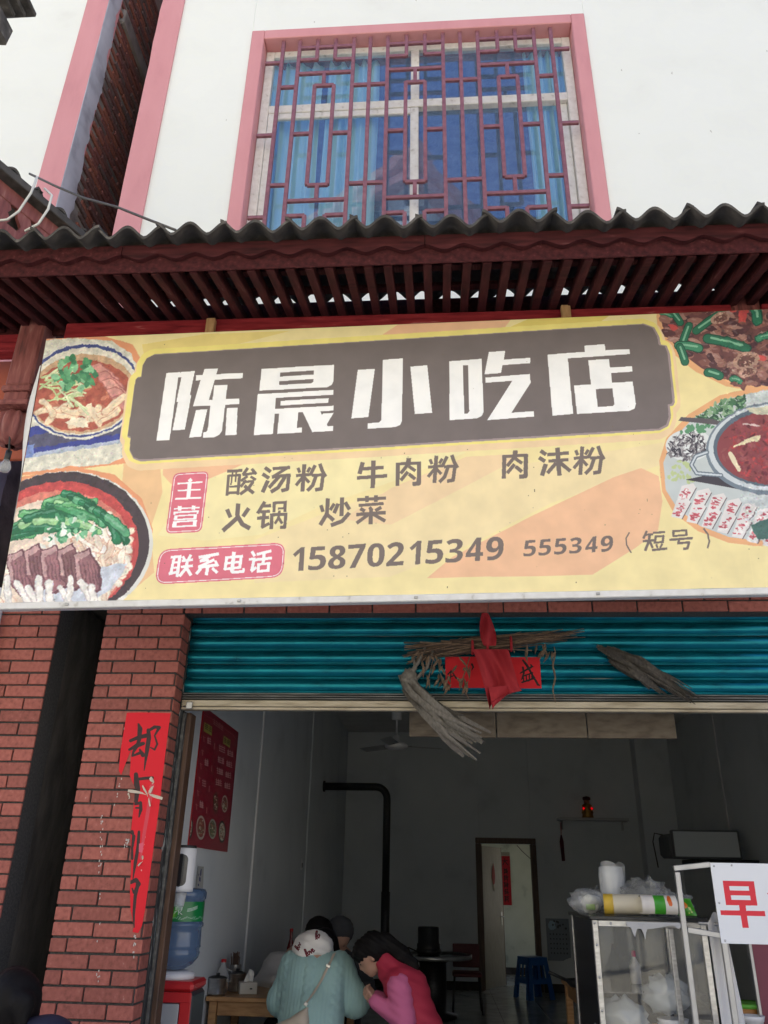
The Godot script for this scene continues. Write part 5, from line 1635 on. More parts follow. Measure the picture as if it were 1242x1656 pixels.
# ---------------------------------------------------------------- along the left wall
func build_left_things() -> void:
	var r := RandomNumberGenerator.new()
	r.seed = 55
	# menu board
	var z0 := -1.20
	var z1 := -2.25
	var y0 := 1.71
	var y1 := 2.62
	var p := Print.new(768, 664, Color8(150, 22, 48))
	p.to = func(v: Vector2) -> Vector2:
		var w := onx(v.x, v.y, XL + .012)
		return Vector2((z0 - w.z) / (z0 - z1) * 768.0, (y1 - w.y) / (y1 - y0) * 664.0)
	var o := Vector2(290, 1140)
	var s := 110.0 / 729.0
	p.px([[[165, 40], [290, 65], [624, 320], [622, 330], [285, 80], [165, 60]]], Color8(128, 16, 40), o, s)
	p.brush([[270, 105], [365, 160]], 3.0, Color8(196, 120, 120), o, s)
	p.brush([[465, 240], [580, 325], [603, 365]], 3.0, Color8(190, 110, 110), o, s)
	p.px([[[270, 183], [352, 235], [347, 332], [262, 280]]], Color8(176, 164, 72), o, s)
	p.px([[[476, 328], [548, 375], [543, 462], [470, 412]]], Color8(172, 158, 66), o, s)
	var word := func(x: float, y: float, w: float, h: float, n: int, slope: float, c: Color) -> void:
		for k in n:
			var cx := x + (k + .5) * w / n
			var cy := y + (k + .5) * w / n * slope
			var hw := w / n * .38
			p.brush([[cx - hw, cy - h * .3], [cx + hw, cy - h * .3 + hw * 2 * slope]], h * .09, c, o, s)
			p.brush([[cx - hw, cy + h * .02], [cx + hw, cy + h * .02 + hw * 2 * slope]], h * .09, c, o, s)
			p.brush([[cx - hw, cy + h * .38], [cx + hw, cy + h * .38 + hw * 2 * slope]], h * .09, c, o, s)
			p.brush([[cx, cy - h * .5], [cx, cy + h * .45]], h * .1 * .6, c, o, s)
			if r.randf() < .6:
				p.brush([[cx - hw * .8, cy - h * .3], [cx - hw * .9, cy + h * .42]], h * .06, c, o, s)
				p.brush([[cx + hw * .8, cy - h * .3], [cx + hw * .8, cy + h * .42]], h * .06, c, o, s)
	var ink := Color8(214, 160, 160)
	word.call(362, 165, 110, 62, 4, .75, Color8(190, 130, 120))
	word.call(272, 215, 80, 60, 2, .6, Color8(40, 34, 20))
	word.call(478, 365, 66, 52, 2, .6, Color8(40, 34, 20))
	for row in 6:
		var y := 290 + row * 145.0
		word.call(172 - row * 20, y, 64, 76, 3, .5 - row * .07, ink)
		p.brush([[262 - row * 16, y + 45], [266 - row * 16, y + 105]], 8.0, Color8(190, 110, 110), o, s)
		p.brush([[255 - row * 16, y + 50], [280 - row * 16, y + 62]], 6.0, Color8(190, 110, 110), o, s)
	for q in [[300, 375], [272, 610], [245, 830], [218, 1060]]:
		word.call(q[0], q[1], 40, 76, 2, .35, ink)
		p.brush([[q[0] + 78, q[1] + 40], [q[0] + 74, q[1] + 100]], 8.0, Color8(190, 110, 110), o, s)
	for row in 4:
		word.call(425 - row * 12, 455 + row * 122.0, 66, 72, 3, .45 - row * .06, ink)
		word.call(515 - row * 10, 505 + row * 118.0, 62, 66, 3, .4 - row * .06, ink)
	for q in [[105, 1295, 42, 145, 0], [232, 1315, 50, 130, 1], [356, 1330, 42, 108, 2], [458, 1360, 38, 120, 0], [390, 1050, 32, 125, 3], [487, 1060, 32, 92, 1]]:
		var rim: Color = [Color8(50, 46, 40), Color8(188, 172, 160), Color8(160, 166, 150), Color8(128, 50, 52)][q[4]]
		var e := func(kx: float, ky: float) -> Array:
			var l := []
			for k in 24:
				l.append([q[0] + cos(TAU * k / 24) * q[2] * kx, q[1] + sin(TAU * k / 24) * q[3] * ky])
			return l
		p.px([e.call(1.0, 1.0)], rim, o, s)
		p.px([e.call(.78, .8)], [Color8(196, 190, 170), Color8(150, 70, 60), Color8(120, 120, 90), Color8(110, 48, 46)][q[4]], o, s)
		for k in 40:
			p.px([jag(r, q[0] + r.randf_range(-.55, .55) * q[2], q[1] + r.randf_range(-.6, .6) * q[3], r.randf_range(3, 9), r.randf_range(4, 14), 7)], [Color8(206, 196, 170), Color8(140, 76, 62), Color8(98, 120, 80), Color8(176, 120, 96)][r.randi() % 4], o, s)
	var menu := thing("menu_board", "dark red printed menu board with dish pictures on the left wall", "menu", Vector3(XL, y0, z0))
	part("board", span(.002, .009, 0, y1 - y0, z1 - z0, 0, .002), M.red_plastic, menu)
	part("printed_sheet", sheet(func(u, v): return Vector3(.0115, lerpf(y1 - y0, 0, v), lerpf(0, z1 - z0, u)), 6, 6), picture(p, .35), menu)

	# paper cup dispenser on the door post
	var cup_at := Vector3(-1.465, 1.445, -.46)
	var cd := thing("cup_dispenser", "white cylindrical paper cup dispenser with dark oval window by the door post", "dispenser", cup_at)
	part("shell", lathe_mesh([Vector2(.05, 0), Vector2(.067, .002), Vector2(.068, .02), Vector2(.066, .215), Vector2(.06, .226), Vector2(.0, .226)], 32), M.white_plastic, cd)
	part("cap", lathe_mesh([Vector2(.06, .226), Vector2(.064, .228), Vector2(.063, .240), Vector2(.0, .242)], 32), M.black, cd)
	var win := sheet(func(u, v):
		# rounded window on the curved front
		var yy: float = lerpf(.195, .025, v)
		var hw := 1.0
		var e: float = maxf(0.0, absf(v - .5) * 2.0 - .62) / .38
		hw = sqrt(maxf(0.0, 1.0 - e * e))
		var a: float = lerpf(-.5, .62, .5 + (u - .5) * hw) + PI / 2 - .12
		return Vector3(-cos(a + PI) * .0695, yy, sin(a) * .0695), 16, 20)
	part("window", win, glass(lin(.02, .02, .022), .9, 0.0, .08), cd)
	part("bracket", box_mesh(Vector3(-.11, .12, 0), Vector3(.16, .16, .03), .006), M.white_plastic, cd)
	for k in 3:
		part("cup", lathe_mesh([Vector2(.026, -.062 - k * .007), Vector2(.036, -.004 - k * .003), Vector2(.037, -.002 - k * .003)], 20), M.bag, cd)

	# water dispenser and its bottle
	var wx := -1.527
	var wz := -.70
	var wd := thing("water_dispenser", "red and grey floor standing water dispenser inside the doorway", "water dispenser", Vector3(wx, FL, wz))
	part("body", span(-.145, .155, .0, .93, -.16, .12, .02), plain(lin(.05, .05, .055), .35), wd)
	var face := begin()
	bx(face, Vector3(.005, .955, -.02), Vector3(.302, .05, .29), Basis.IDENTITY, .015)
	bx(face, Vector3(.125, .80, .126), Vector3(.06, .26, .014), Basis.IDENTITY, .004)
	bx(face, Vector3(-.115, .80, .126), Vector3(.06, .26, .014), Basis.IDENTITY, .004)
	bx(face, Vector3(.005, .905, .127), Vector3(.296, .05, .016), Basis.IDENTITY, .004)
	part("red_front", done(face), M.red_plastic, wd)
	var door := part("door", span(-.082, .092, .3, .875, .121, .136, .006), M.grey_panel, wd)
	part("handle", box_mesh(Vector3(-.02, .78, .139), Vector3(.05, .024, .006), .002), M.black, door)
	part("collar", lathe_mesh([Vector2(.0, .98), Vector2(.115, .981), Vector2(.118, 1.005), Vector2(.09, 1.02), Vector2(.0, 1.02)], 32, Vector3(0, .0, -.02)), M.white_plastic, wd)

	var wb := thing("water_bottle", "blue upturned water cooler bottle with green wrap label", "bottle", Vector3(wx, FL + 1.021, wz - .02))
	var prof := [Vector2(.03, .0), Vector2(.05, .004), Vector2(.095, .03), Vector2(.125, .065), Vector2(.132, .09), Vector2(.127, .10), Vector2(.127, .112), Vector2(.134, .12), Vector2(.131, .13), Vector2(.129, .19), Vector2(.128, .215), Vector2(.137, .225), Vector2(.138, .24), Vector2(.130, .246), Vector2(.130, .36), Vector2(.137, .368), Vector2(.138, .40), Vector2(.128, .418), Vector2(.09, .424), Vector2(0, .425)]
	var bottle := plain(lin(.085, .15, .27), .12)
	bottle.transparency = BaseMaterial3D.TRANSPARENCY_ALPHA
	bottle.albedo_color.a = .72
	part("shell", lathe_mesh(prof, 40), bottle, wb)
	var lp := Print.new(512, 150, Color8(16, 120, 62))
	lp.to = func(v: Vector2) -> Vector2: return v
	lp.px([[[180, 150], [240, 90], [262, 20], [290, 60], [270, 120], [230, 150]]], Color8(70, 160, 60))
	lp.px([[[200, 150], [250, 100], [270, 50], [262, 110], [236, 150]]], Color8(130, 190, 70))
	for k in 40:
		lp.brush([[k * 13, 128 + 8 * sin(k * .9)], [k * 13 + 9, 118 + 9 * sin(k * 1.7)]], 3.0, Color8(196, 216, 206))
	var wh := Color8(228, 238, 232)
	# last character of the name, and the scribbles around it
	for q in [[278, 34, 268, 44], [262, 44, 300, 44], [264, 44, 264, 62], [298, 44, 298, 62], [264, 53, 298, 53], [264, 62, 298, 62], [281, 62, 281, 98], [268, 74, 256, 92], [274, 70, 258, 78], [296, 68, 286, 80], [284, 78, 302, 96]]:
		lp.brush([[q[0], q[1]], [q[2], q[3]]], 3.4, wh)
	for q in [[196, 66, 200, 88], [214, 58, 216, 90], [232, 66, 234, 86], [198, 88, 234, 86], [160, 80, 172, 70]]:
		lp.brush([[q[0], q[1]], [q[2], q[3]]], 4.0, wh)
	for k in 3:
		lp.brush([[330, 74 - k * 9], [360, 66 - k * 9], [396, 50 - k * 9]], 3.0, wh)
	lp.brush([[150, 104], [236, 102]], 6.0, Color8(90, 170, 190))
	lp.brush([[150, 116], [226, 114]], 4.0, Color8(110, 190, 200))
	part("label", sheet(func(u, v):
		var a: float = lerpf(-.35, PI + .35, 1.0 - u)
		return Vector3(cos(a) * .1315, lerpf(.352, .25, v), sin(a) * .1315), 40, 2), picture(lp, .3), wb)

	# table by the wall with its condiments
	wood_table("dining_table", "light wooden dining table by the left wall in front of the seated people", Vector3(-1.17, FL, -2.42), Vector3(1.0, .75, .8))
	wood_table("dining_table", "shadowed wooden dining table further in beside the left wall", Vector3(-1.3, FL, -4.75), Vector3(.75, .75, .8))
	var ty := FL + .751
	var tb := thing("tissue_box", "white tissue box with a tissue standing out on the wooden table", "tissue box", Vector3(-1.42, ty, -2.22))
	tb.rotation.y = .35
	var carton := plain(lin(.55, .52, .47), .7)
	part("carton", box_mesh(Vector3(0, .038, 0), Vector3(.125, .075, .1), .003), carton, tb)
	part("mark", box_mesh(Vector3(.018, .036, .051), Vector3(.018, .009, .002), .0005), M.black, tb)
	part("tissue", sheet(func(u, v):
		return Vector3((u - .5) * .07 * (1.0 - .5 * v) + .02 * v, .074 + v * .085 - .02 * u * v, .014 * sin(u * 6.0 + v * 3.0)), 10, 8), plain(lin(.75, .74, .72), .9), tb)
	for q in [[-1.615, -2.10, .062, .10, "steel condiment pot with lid nearest the water dispenser"], [-1.53, -2.34, .058, .11, "steel condiment pot with lid beside the tissue box"]]:
		var pot := thing("condiment_pot", q[4], "pot", Vector3(q[0], ty, q[1]), "condiment pots on the table")
		part("pot", lathe_mesh([Vector2(0, .001), Vector2(q[2] * .94, .002), Vector2(q[2], .012), Vector2(q[2], q[3]), Vector2(q[2] + .006, q[3] + .003), Vector2(q[2] + .006, q[3] + .007)], 28), M.steel, pot)
		part("lid", lathe_mesh([Vector2(q[2] + .007, q[3] + .007), Vector2(q[2] * .7, q[3] + .018), Vector2(.012, q[3] + .022), Vector2(.014, q[3] + .036), Vector2(0, q[3] + .038)], 28), M.dark_metal, pot)
	var ch := thing("chopstick_holder", "steel tube full of brown chopsticks on the wooden table", "chopsticks", Vector3(-1.585, ty, -2.5))
	part("holder", lathe_mesh([Vector2(0, .001), Vector2(.042, .002), Vector2(.044, .16)], 24), M.steel_dull, ch)
	for k in 26:
		var a := r.randf() * TAU
		var d := r.randf() * .034
		var b := Vector3(cos(a) * d * .8, .01, sin(a) * d * .8)
		part("chopstick", done_tube([b, Vector3(cos(a) * d * 1.3 + r.randf_range(-.01, .01), r.randf_range(.21, .25), sin(a) * d * 1.3)], [.002, .0034], 5), M.brown, ch)
	var jug := thing("vinegar_jug", "small clear plastic vinegar jug with red cap on the table", "jug", Vector3(-1.632, ty, -2.30))
	part("body", lathe_mesh([Vector2(0, .0), Vector2(.045, .002), Vector2(.05, .02), Vector2(.05, .11), Vector2(.03, .15), Vector2(.016, .165), Vector2(.016, .19)], 24), M.bag, jug)
	part("vinegar", lathe_mesh([Vector2(0, .003), Vector2(.043, .004), Vector2(.047, .02), Vector2(.047, .06), Vector2(0, .06)], 24), plain(lin(.30, .12, .02), .2), jug)
	part("cap", lathe_mesh([Vector2(.019, .188), Vector2(.019, .208), Vector2(0, .21)], 20), M.red_plastic, jug)
	part("handle", done_tube([Vector3(.03, .145, 0), Vector3(.065, .135, 0), Vector3(.066, .08, 0), Vector3(.048, .06, 0)], .006, 8), M.bag, jug)
	# bottles on the second table
	for q in [[-1.52, -4.55, .30, lin(.22, .02, .02), "dark red sauce bottle on the shadowed table"], [-1.26, -4.72, .33, lin(.05, .04, .03), "dark glass bottle beside the sauce bottle in shadow"]]:
		var sb := thing("sauce_bottle", q[4], "bottle", Vector3(q[0], ty, q[1]))
		part("glass_body", lathe_mesh([Vector2(0, 0), Vector2(.034, .002), Vector2(.037, .02), Vector2(.037, q[2] * .5), Vector2(.016, q[2] * .75), Vector2(.014, q[2])], 24), plain(q[3], .15), sb)
		part("paper_label", lathe_mesh([Vector2(.0376, .06), Vector2(.0376, .12)], 24), plain(lin(.4, .1, .08), .5), sb)
		part("cap", lathe_mesh([Vector2(.017, q[2] - .01), Vector2(.017, q[2] + .018), Vector2(0, q[2] + .02)], 16), M.red_plastic, sb)
	var cupd := thing("steel_cup", "shiny steel cup on the shadowed table", "cup", Vector3(-1.36, ty, -4.5))
	part("cup", lathe_mesh([Vector2(0, .001), Vector2(.035, .002), Vector2(.04, .11)], 24), M.steel, cupd)
	# scrap of paper on the wall
	var scrap := Print.new(64, 96, Color8(168, 168, 164))
	scrap.to = func(v: Vector2) -> Vector2: return v
	for q in [[34, 20, 8, 14], [30, 46, 9, 12], [14, 30, 5, 6], [20, 66, 6, 5]]:
		scrap.px([jag(r, q[0], q[1], q[2], q[3], 9)], Color8(56, 58, 110))
	var wn := thing("wall_note", "small grey paper note with blue blots on the left wall", "note", onx(322, 1423, XL + .004))
	part("note_sheet", sheet(func(u, v): return Vector3(.004 + .012 * u * v, (.5 - v) * .17, (.5 - u) * .14), 6, 6), picture(scrap, .9), wn)
	var sw := thing("light_switch", "tiny pale switch box on the left wall by the trunking", "switch", onx(487, 1398, XL + .001))
	part("plate", box_mesh(Vector3(.006, 0, 0), Vector3(.01, .11, .07), .003), M.white_plastic, sw)
	part("rocker", box_mesh(Vector3(.013, -.01, 0), Vector3(.006, .05, .03), .002), M.black, sw)

func wood_table(called: String, label: String, at: Vector3, size: Vector3) -> void:
	var t := thing(called, label, "table", at)
	var n := 5
	for k in n:
		var w := size.z / n
		part("plank", box_mesh(Vector3(0, size.y - .015, -size.z / 2 + (k + .5) * w), Vector3(size.x, .028, w - .0015), .004), M.wood, t)
	for sx: float in [-1, 1]:
		for sz: float in [-1, 1]:
			part("leg", box_mesh(Vector3(sx * (size.x / 2 - .05), (size.y - .03) / 2, sz * (size.z / 2 - .05)), Vector3(.055, size.y - .03, .055), .004), M.wood, t)
		part("apron", box_mesh(Vector3(sx * (size.x / 2 - .05), size.y - .075, 0), Vector3(.022, .085, size.z - .16), .003), M.wood, t)
	for sz: float in [-1, 1]:
		part("apron", box_mesh(Vector3(0, size.y - .075, sz * (size.z / 2 - .05)), Vector3(size.x - .16, .085, .022), .003), M.wood, t)

# ---------------------------------------------------------------- in the room
func build_room_things() -> void:
	# boards hung inside over the doorway
	var hb := thing("hanging_boards", "row of three tan boards hung inside above the doorway", "board", Vector3(0, 0, 0))
	var tan := rough_mat([[0.0, lin(.08, .06, .042)], [.5, lin(.14, .11, .078)], [1.0, lin(.18, .148, .11)]], .02, Vector3(.8, 2, 2), .7, .05, .1, 90)
	var xs := [-.193, .33, .865, 1.382]
	for k in 3:
		var st := begin()
		bx(st, Vector3((xs[k] + xs[k + 1]) / 2, 2.60, -.52), Vector3(xs[k + 1] - xs[k] - .006, .58, .02), Basis(Vector3(0, 0, 1), [-.006, .002, .004][k]), .003)
		part("board", done(st), tan, hb)
	for x in [0.0, 1.2]:
		part("hanger", box_mesh(Vector3(x, 2.88, -.45), Vector3(.03, .04, .12), .002), M.steel_dull, hb)
	# ceiling fan
	var fan_at := onz(641, 1206, -5.5)
	var f := thing("ceiling_fan", "white three bladed ceiling fan on a long rod", "fan", fan_at)
	part("rod", done_tube([Vector3(0, .04, 0), Vector3(0, 4.0 - fan_at.y, 0)], .012, 10), M.white_plastic, f)
	part("canopy", lathe_mesh([Vector2(.0, .30), Vector2(.06, .31), Vector2(.055, .40), Vector2(.02, .43)], 24), M.white_plastic, f)
	part("motor", lathe_mesh([Vector2(0, -.055), Vector2(.07, -.05), Vector2(.135, -.02), Vector2(.14, .005), Vector2(.11, .03), Vector2(.04, .05), Vector2(.035, .12), Vector2(0, .12)], 32), M.white_plastic, f)
	for a: float in [.35, .35 + TAU / 3, .35 + 2 * TAU / 3]:
		var b := Basis(Vector3.UP, a)
		var st := begin()
		bx(st, b * Vector3(.35, .0, 0), Vector3(.44, .006, .13), b * Basis(Vector3(1, 0, 0), .22), .002)
		part("blade", done(st), M.grey_panel, f)
		part("blade_arm", box_mesh(b * Vector3(.14, .0, 0), Vector3(.1, .008, .03), .002, b), M.dark_metal, f)
	# stove pipe and the round stove under it
	var pz := -7.45
	var hole := Vector3(XL, 2.757, pz)
	var el := onz(626, 1290, pz)
	var foot := Vector3(el.x, FL + .62, pz)
	var pipe := thing("stove_pipe", "black metal stove pipe with an elbow running into the left wall", "pipe", foot)
	var pts := [hole + Vector3(.002, 0, 0), Vector3(el.x - .16, 2.757, pz)]
	for k in range(1, 8):
		var a := PI / 2 * k / 7
		pts.append(Vector3(el.x - .16 + .16 * sin(a), 2.757 - .16 + .16 * cos(a), pz))
	pts.append(Vector3(el.x, 1.4, pz))
	part("flue", done_tube(pts.map(func(v): return v - foot), .052, 18), M.dark_metal, pipe)
	part("sleeve", done_tube([Vector3(0, .78, 0), Vector3.ZERO], .06, 18), M.dark_metal, pipe)
	part("wall_ring", done_tube([hole - foot + Vector3(.001, 0, 0), hole - foot + Vector3(.025, 0, 0)], .075, 18), M.dark_metal, pipe)
	var sc := Vector3(-.14, FL, pz + .25)
	var stove := thing("round_stove", "dark round heating stove with a wide glass table top", "stove", sc)
	part("barrel", lathe_mesh([Vector2(.0, .01), Vector2(.30, .012), Vector2(.30, .05), Vector2(.17, .07), Vector2(.17, .60), Vector2(.22, .64), Vector2(0, .64)], 36), M.dark_metal, stove)
	part("table_top", lathe_mesh([Vector2(.0, .66), Vector2(.47, .662), Vector2(.485, .672), Vector2(.485, .682), Vector2(.47, .69), Vector2(0, .69)], 48), plain(lin(.03, .032, .034), .12), stove)
	part("rim", lathe_mesh([Vector2(.484, .65), Vector2(.495, .655), Vector2(.495, .70), Vector2(.487, .70)], 48), M.steel, stove)
	part("flue_arm", done_tube([Vector3(-.17, .5, 0), Vector3(el.x - sc.x, .64, -.25), Vector3(el.x - sc.x, .80, -.25)], .05, 14), M.dark_metal, stove)
	var cook := thing("rice_cooker", "black pot standing on the round stove", "pot", sc + Vector3(-.05, .691, 0))
	part("pot", lathe_mesh([Vector2(0, .0), Vector2(.135, .004), Vector2(.15, .03), Vector2(.15, .12), Vector2(.138, .13), Vector2(.138, .30), Vector2(.13, .315), Vector2(0, .32)], 36), M.black, cook)
	part("foot_ring", lathe_mesh([Vector2(.155, .02), Vector2(.16, .03), Vector2(.158, .06), Vector2(.15, .07)], 36), M.dark_metal, cook)
	var lead := thing("power_lead", "thin black lead lying over the stove top", "cable", sc + Vector3(-.3, .70, .1))
	part("lead", done_tube([Vector3(.1, .03, 0), Vector3(0, .07, .02), Vector3(-.12, .05, .03), Vector3(-.24, -.02, .02)], .008, 8), M.black, lead)
	# small red-seated stool by the stove
	var rs := thing("red_chair", "dark red padded chair behind the round stove", "chair", Vector3(.30, FL, pz - .35))
	part("seat", box_mesh(Vector3(0, .44, 0), Vector3(.38, .05, .38), .02), plain(lin(.09, .008, .012), .6), rs)
	part("backrest", box_mesh(Vector3(0, .64, -.18), Vector3(.36, .28, .035), .015), plain(lin(.09, .008, .012), .6), rs)
	for sx: float in [-1, 1]:
		for sz: float in [-1, 1]:
			part("leg", done_tube([Vector3(sx * .16, .42, sz * .16), Vector3(sx * .19, 0, sz * .19)], .012, 8), M.dark_metal, rs)

# ---------------------------------------------------------------- the rear wall
func build_back_things() -> void:
	var r := RandomNumberGenerator.new()
	r.seed = 77
	var df := thing("door_frame", "dark brown door frame in the rear wall of the shop", "door frame", Vector3(0, 0, ZB))
	part("jamb", span(.555, .645, FL, 2.17, -.124, .03, .006), M.brown, df)
	part("jamb", span(1.475, 1.565, FL, 2.17, -.124, .03, .006), M.brown, df)
	part("head", span(.555, 1.565, 2.172, 2.26, -.124, .03, .006), M.brown, df)
	part("stop", span(.6455, .66, FL, 2.165, -.11, -.06, .003), M.brown, df)
	# leaf swung open into the back room
	var d := thing("open_door", "pale wooden door leaf swung open into the back room", "door", Vector3(.665, FL, ZB - .1))
	d.rotation.y = deg_to_rad(62)
	var leaf := part("leaf", span(.0, .78, .008, 2.12, -.04, .0, .004), rough_mat([[0, lin(.30, .26, .20)], [1, lin(.42, .37, .29)]], .02, Vector3(3, .4, 3), .55, 0, .1, 91), d)
	part("edge_strip", span(.782, .80, .008, 2.12, -.041, .001, .003), M.brown, d)
	for k in 2:
		part("handle", done_tube([Vector3(.70, 1.03, .0 if k else -.04), Vector3(.70, 1.03, .05 if k else -.09), Vector3(.60, 1.03, .05 if k else -.09)], .009, 8), M.steel, leaf)
	part("lock_plate", box_mesh(Vector3(.70, 1.0, .003), Vector3(.04, .2, .005), .001), M.steel, leaf)
	var orn := thing("door_ornament", "faded red paper charm hanging on the open door leaf", "ornament", d.to_global(Vector3(.42, 1.66, .006)))
	orn.rotation = d.rotation
	var st := begin()
	prism(st, PackedVector2Array([Vector2(0, .2), Vector2(.05, .08), Vector2(.06, -.02), Vector2(.03, -.12), Vector2(-.03, -.14), Vector2(-.06, -.04), Vector2(-.05, .08)]), 0, .004)
	part("charm", done(st), plain(lin(.42, .07, .06), .8), orn)
	st = begin()
	prism(st, PackedVector2Array([Vector2(.03, -.12), Vector2(.04, -.2), Vector2(.0, -.24), Vector2(-.02, -.14)]), 0, .003)
	part("tassel", done(st), plain(lin(.45, .36, .28), .8), orn)
	# red scroll on the wall of the back room
	var a := onz(808, 1384, -12.99)
	var b := onz(826, 1464, -12.99)
	var sp := Print.new(96, 400, Color8(168, 20, 34))
	sp.to = func(v: Vector2) -> Vector2: return v
	var ink := Color8(30, 18, 18)
	# big first character, then five more down the scroll
	for q in [[24, 42, 72, 38], [48, 20, 46, 44], [46, 44, 26, 76], [48, 44, 74, 74]]:
		sp.brush([[q[0], q[1]], [q[2], q[3]]], 7.0, ink)
	for k in 5:
		var y := 108.0 + k * 56
		for j in 6:
			sp.brush([[r.randf_range(26, 46), y + j * 6.5], [r.randf_range(54, 74), y + j * 6.5 + r.randf_range(-5, 3)]], r.randf_range(3, 6), ink)
		sp.brush([[38, y - 4], [36, y + 40]], 6.0, ink)
		sp.brush([[62, y - 6], [64, y + 42]], 6.0, ink)
	var scroll := thing("red_scroll", "tall red paper scroll with black characters seen through the rear doorway", "scroll", Vector3(a.x, a.y, -12.994))
	part("scroll_sheet", sheet(func(u, v): return Vector3(u * .20, -v * (a.y - b.y), .003 + .004 * sin(v * 5.0)), 4, 10), picture(sp, .8), scroll)
	part("top_slip", span(.0, .2, .004, .07, .001, .003, .0005), plain(lin(.30, .28, .22), .9), scroll)
	var wr := thing("loose_wire", "black wire sagging across the back room wall", "wire", onz(836, 1367, -12.9))
	part("wire", done_tube([Vector3.ZERO, onz(845, 1377, -12.95) - wr.position, onz(858, 1389, -12.96) - wr.position, onz(880, 1396, -12.96) - wr.position], .008, 6), M.wire, wr)
	# blue plastic stool: four splayed panel legs with holes
	var stool := thing("plastic_stool", "tall blue plastic stool standing in front of the rear doorway", "stool", Vector3(1.33, FL, -9.5))
	stool.rotation.y = .45
	var blue := plain(lin(.015, .10, .34), .35)
	part("seat", box_mesh(Vector3(0, .53, 0), Vector3(.33, .03, .33), .013), blue, stool)
	for k in 4:
		var bas := Basis(Vector3.UP, k * PI / 2)
		# one side: panel with a window above and an arch below
		var side := func(x: float, y: float) -> Vector3:
			var t := y / .52
			var hw := lerpf(.225, .16, t)
			return bas * Vector3(x * hw, y, lerpf(.225, .16, t))
		st = begin()
		for cell in [[-1, -.62, 0, .52], [.62, 1, 0, .52], [-.62, .62, .44, .52], [-.62, .62, .20, .26], [-.12, .12, .26, .44]]:
			var x0: float = cell[0]
			var x1: float = cell[1]
			for j in 4:
				var ya := lerpf(cell[2], cell[3], j / 4.0)
				var yb := lerpf(cell[2], cell[3], (j + 1) / 4.0)
				quad(st, side.call(x0, ya), side.call(x0, yb), side.call(x1, yb), side.call(x1, ya))
				var inn := bas * Vector3(0, 0, -.012)
				quad(st, side.call(x1, ya) + inn, side.call(x1, yb) + inn, side.call(x0, yb) + inn, side.call(x0, ya) + inn)
				quad(st, side.call(x1, ya), side.call(x1, yb), side.call(x1, yb) + inn, side.call(x1, ya) + inn)
				quad(st, side.call(x0, ya) + inn, side.call(x0, yb) + inn, side.call(x0, yb), side.call(x0, ya))
			quad(st, side.call(x0, cell[2]), side.call(x1, cell[2]), side.call(x1, cell[2]) + bas * Vector3(0, 0, -.012), side.call(x0, cell[2]) + bas * Vector3(0, 0, -.012))
		part("leg", done(st), blue, stool)
	# wall shelf with a small gilt figure
	var sh := thing("wall_shelf", "thin pale wall shelf on the rear wall above the cabinet", "shelf", Vector3(2.52, 2.565, ZB))
	part("board", span(-.58, .58, -.02, .02, .002, .26, .004), plain(lin(.5, .52, .53), .5), sh)
	for x in [-.5, .5]:
		part("bracket", box_mesh(Vector3(x, -.09, .05), Vector3(.015, .14, .1), .002), M.steel_dull, sh)
	var fig := thing("gilt_figure", "small gold and red seated figure on the wall shelf", "figurine", Vector3(2.45, 2.586, ZB + .13))
	var gold := plain(lin(.36, .20, .04), .35, .6)
	part("robe", lathe_mesh([Vector2(0, 0), Vector2(.10, .003), Vector2(.085, .05), Vector2(.10, .09), Vector2(.07, .16), Vector2(.085, .20), Vector2(.05, .23), Vector2(0, .235)], 20), gold, fig)
	part("face", lathe_mesh([Vector2(0, .22), Vector2(.045, .235), Vector2(.05, .265), Vector2(.03, .29), Vector2(0, .295)], 20), plain(lin(.40, .16, .10), .6), fig)
	part("hat", lathe_mesh([Vector2(.055, .285), Vector2(.07, .30), Vector2(.06, .335), Vector2(0, .35)], 20), plain(lin(.10, .02, .02), .5), fig)
	var glow := plain(lin(.7, .01, .03), .3)
	glow.emission_enabled = true
	glow.emission = Color(1, .02, .08)
	glow.emission_energy_multiplier = .25
	for x in [-.07, .07]:
		part("lamp", lathe_mesh([Vector2(0, .13), Vector2(.018, .14), Vector2(.018, .16), Vector2(0, .17)], 10, Vector3(x, 0, .05)), glow, fig)
	var kn := thing("hanging_knot", "dark red corded knot hanging from the wall shelf", "ornament", onz(907, 1330, ZB + .03))
	part("cord", done_tube([Vector3.ZERO, Vector3(-.01, -.2, 0)], .006, 6), M.red_plastic, kn)
	part("tassel", done_tube([Vector3(-.01, -.2, 0), Vector3(-.01, -.3, 0), Vector3(.0, -.6, 0)], [.012, .035, .028], 8), plain(lin(.10, .015, .03), .8), kn)
	# calendar
	var cp := Print.new(200, 340, Color8(128, 138, 152))
	cp.to = func(v: Vector2) -> Vector2: return v
	cp.px([jag(r, 50, 50, 42, 46, 10)], Color8(170, 196, 214))
	for row in 5:
		for c in 6:
			cp.px([jag(r, 34 + c * 27, 128 + row * 38, 8, 9, 6)], Color8(58, 62, 74))
	for k in 9:
		cp.px([jag(r, r.randf_range(60, 170), r.randf_range(20, 80), 10, 12, 6)], Color8(60, 62, 72))
	var ca := onz(882, 1485, ZB)
	var cal := thing("wall_calendar", "pale blue paper calendar hanging on the rear wall beside the doorway", "calendar", Vector3(ca.x, ca.y, ZB))
	part("calendar_sheet", sheet(func(u, v): return Vector3(u * .37, -v * .60, .006 + .012 * sin(v * 4.0) * u), 6, 8), picture(cp, .5), cal)
	# television set on a wall bracket
	var tv := thing("television", "boxy grey television with reflected light painted pale on its blank screen high on the right wall", "television", Vector3(3.23, 1.86, -6.5))
	part("case", span(-.41, .41, .0, .33, -.02, .05, .012), plain(lin(.10, .11, .12), .5), tv)
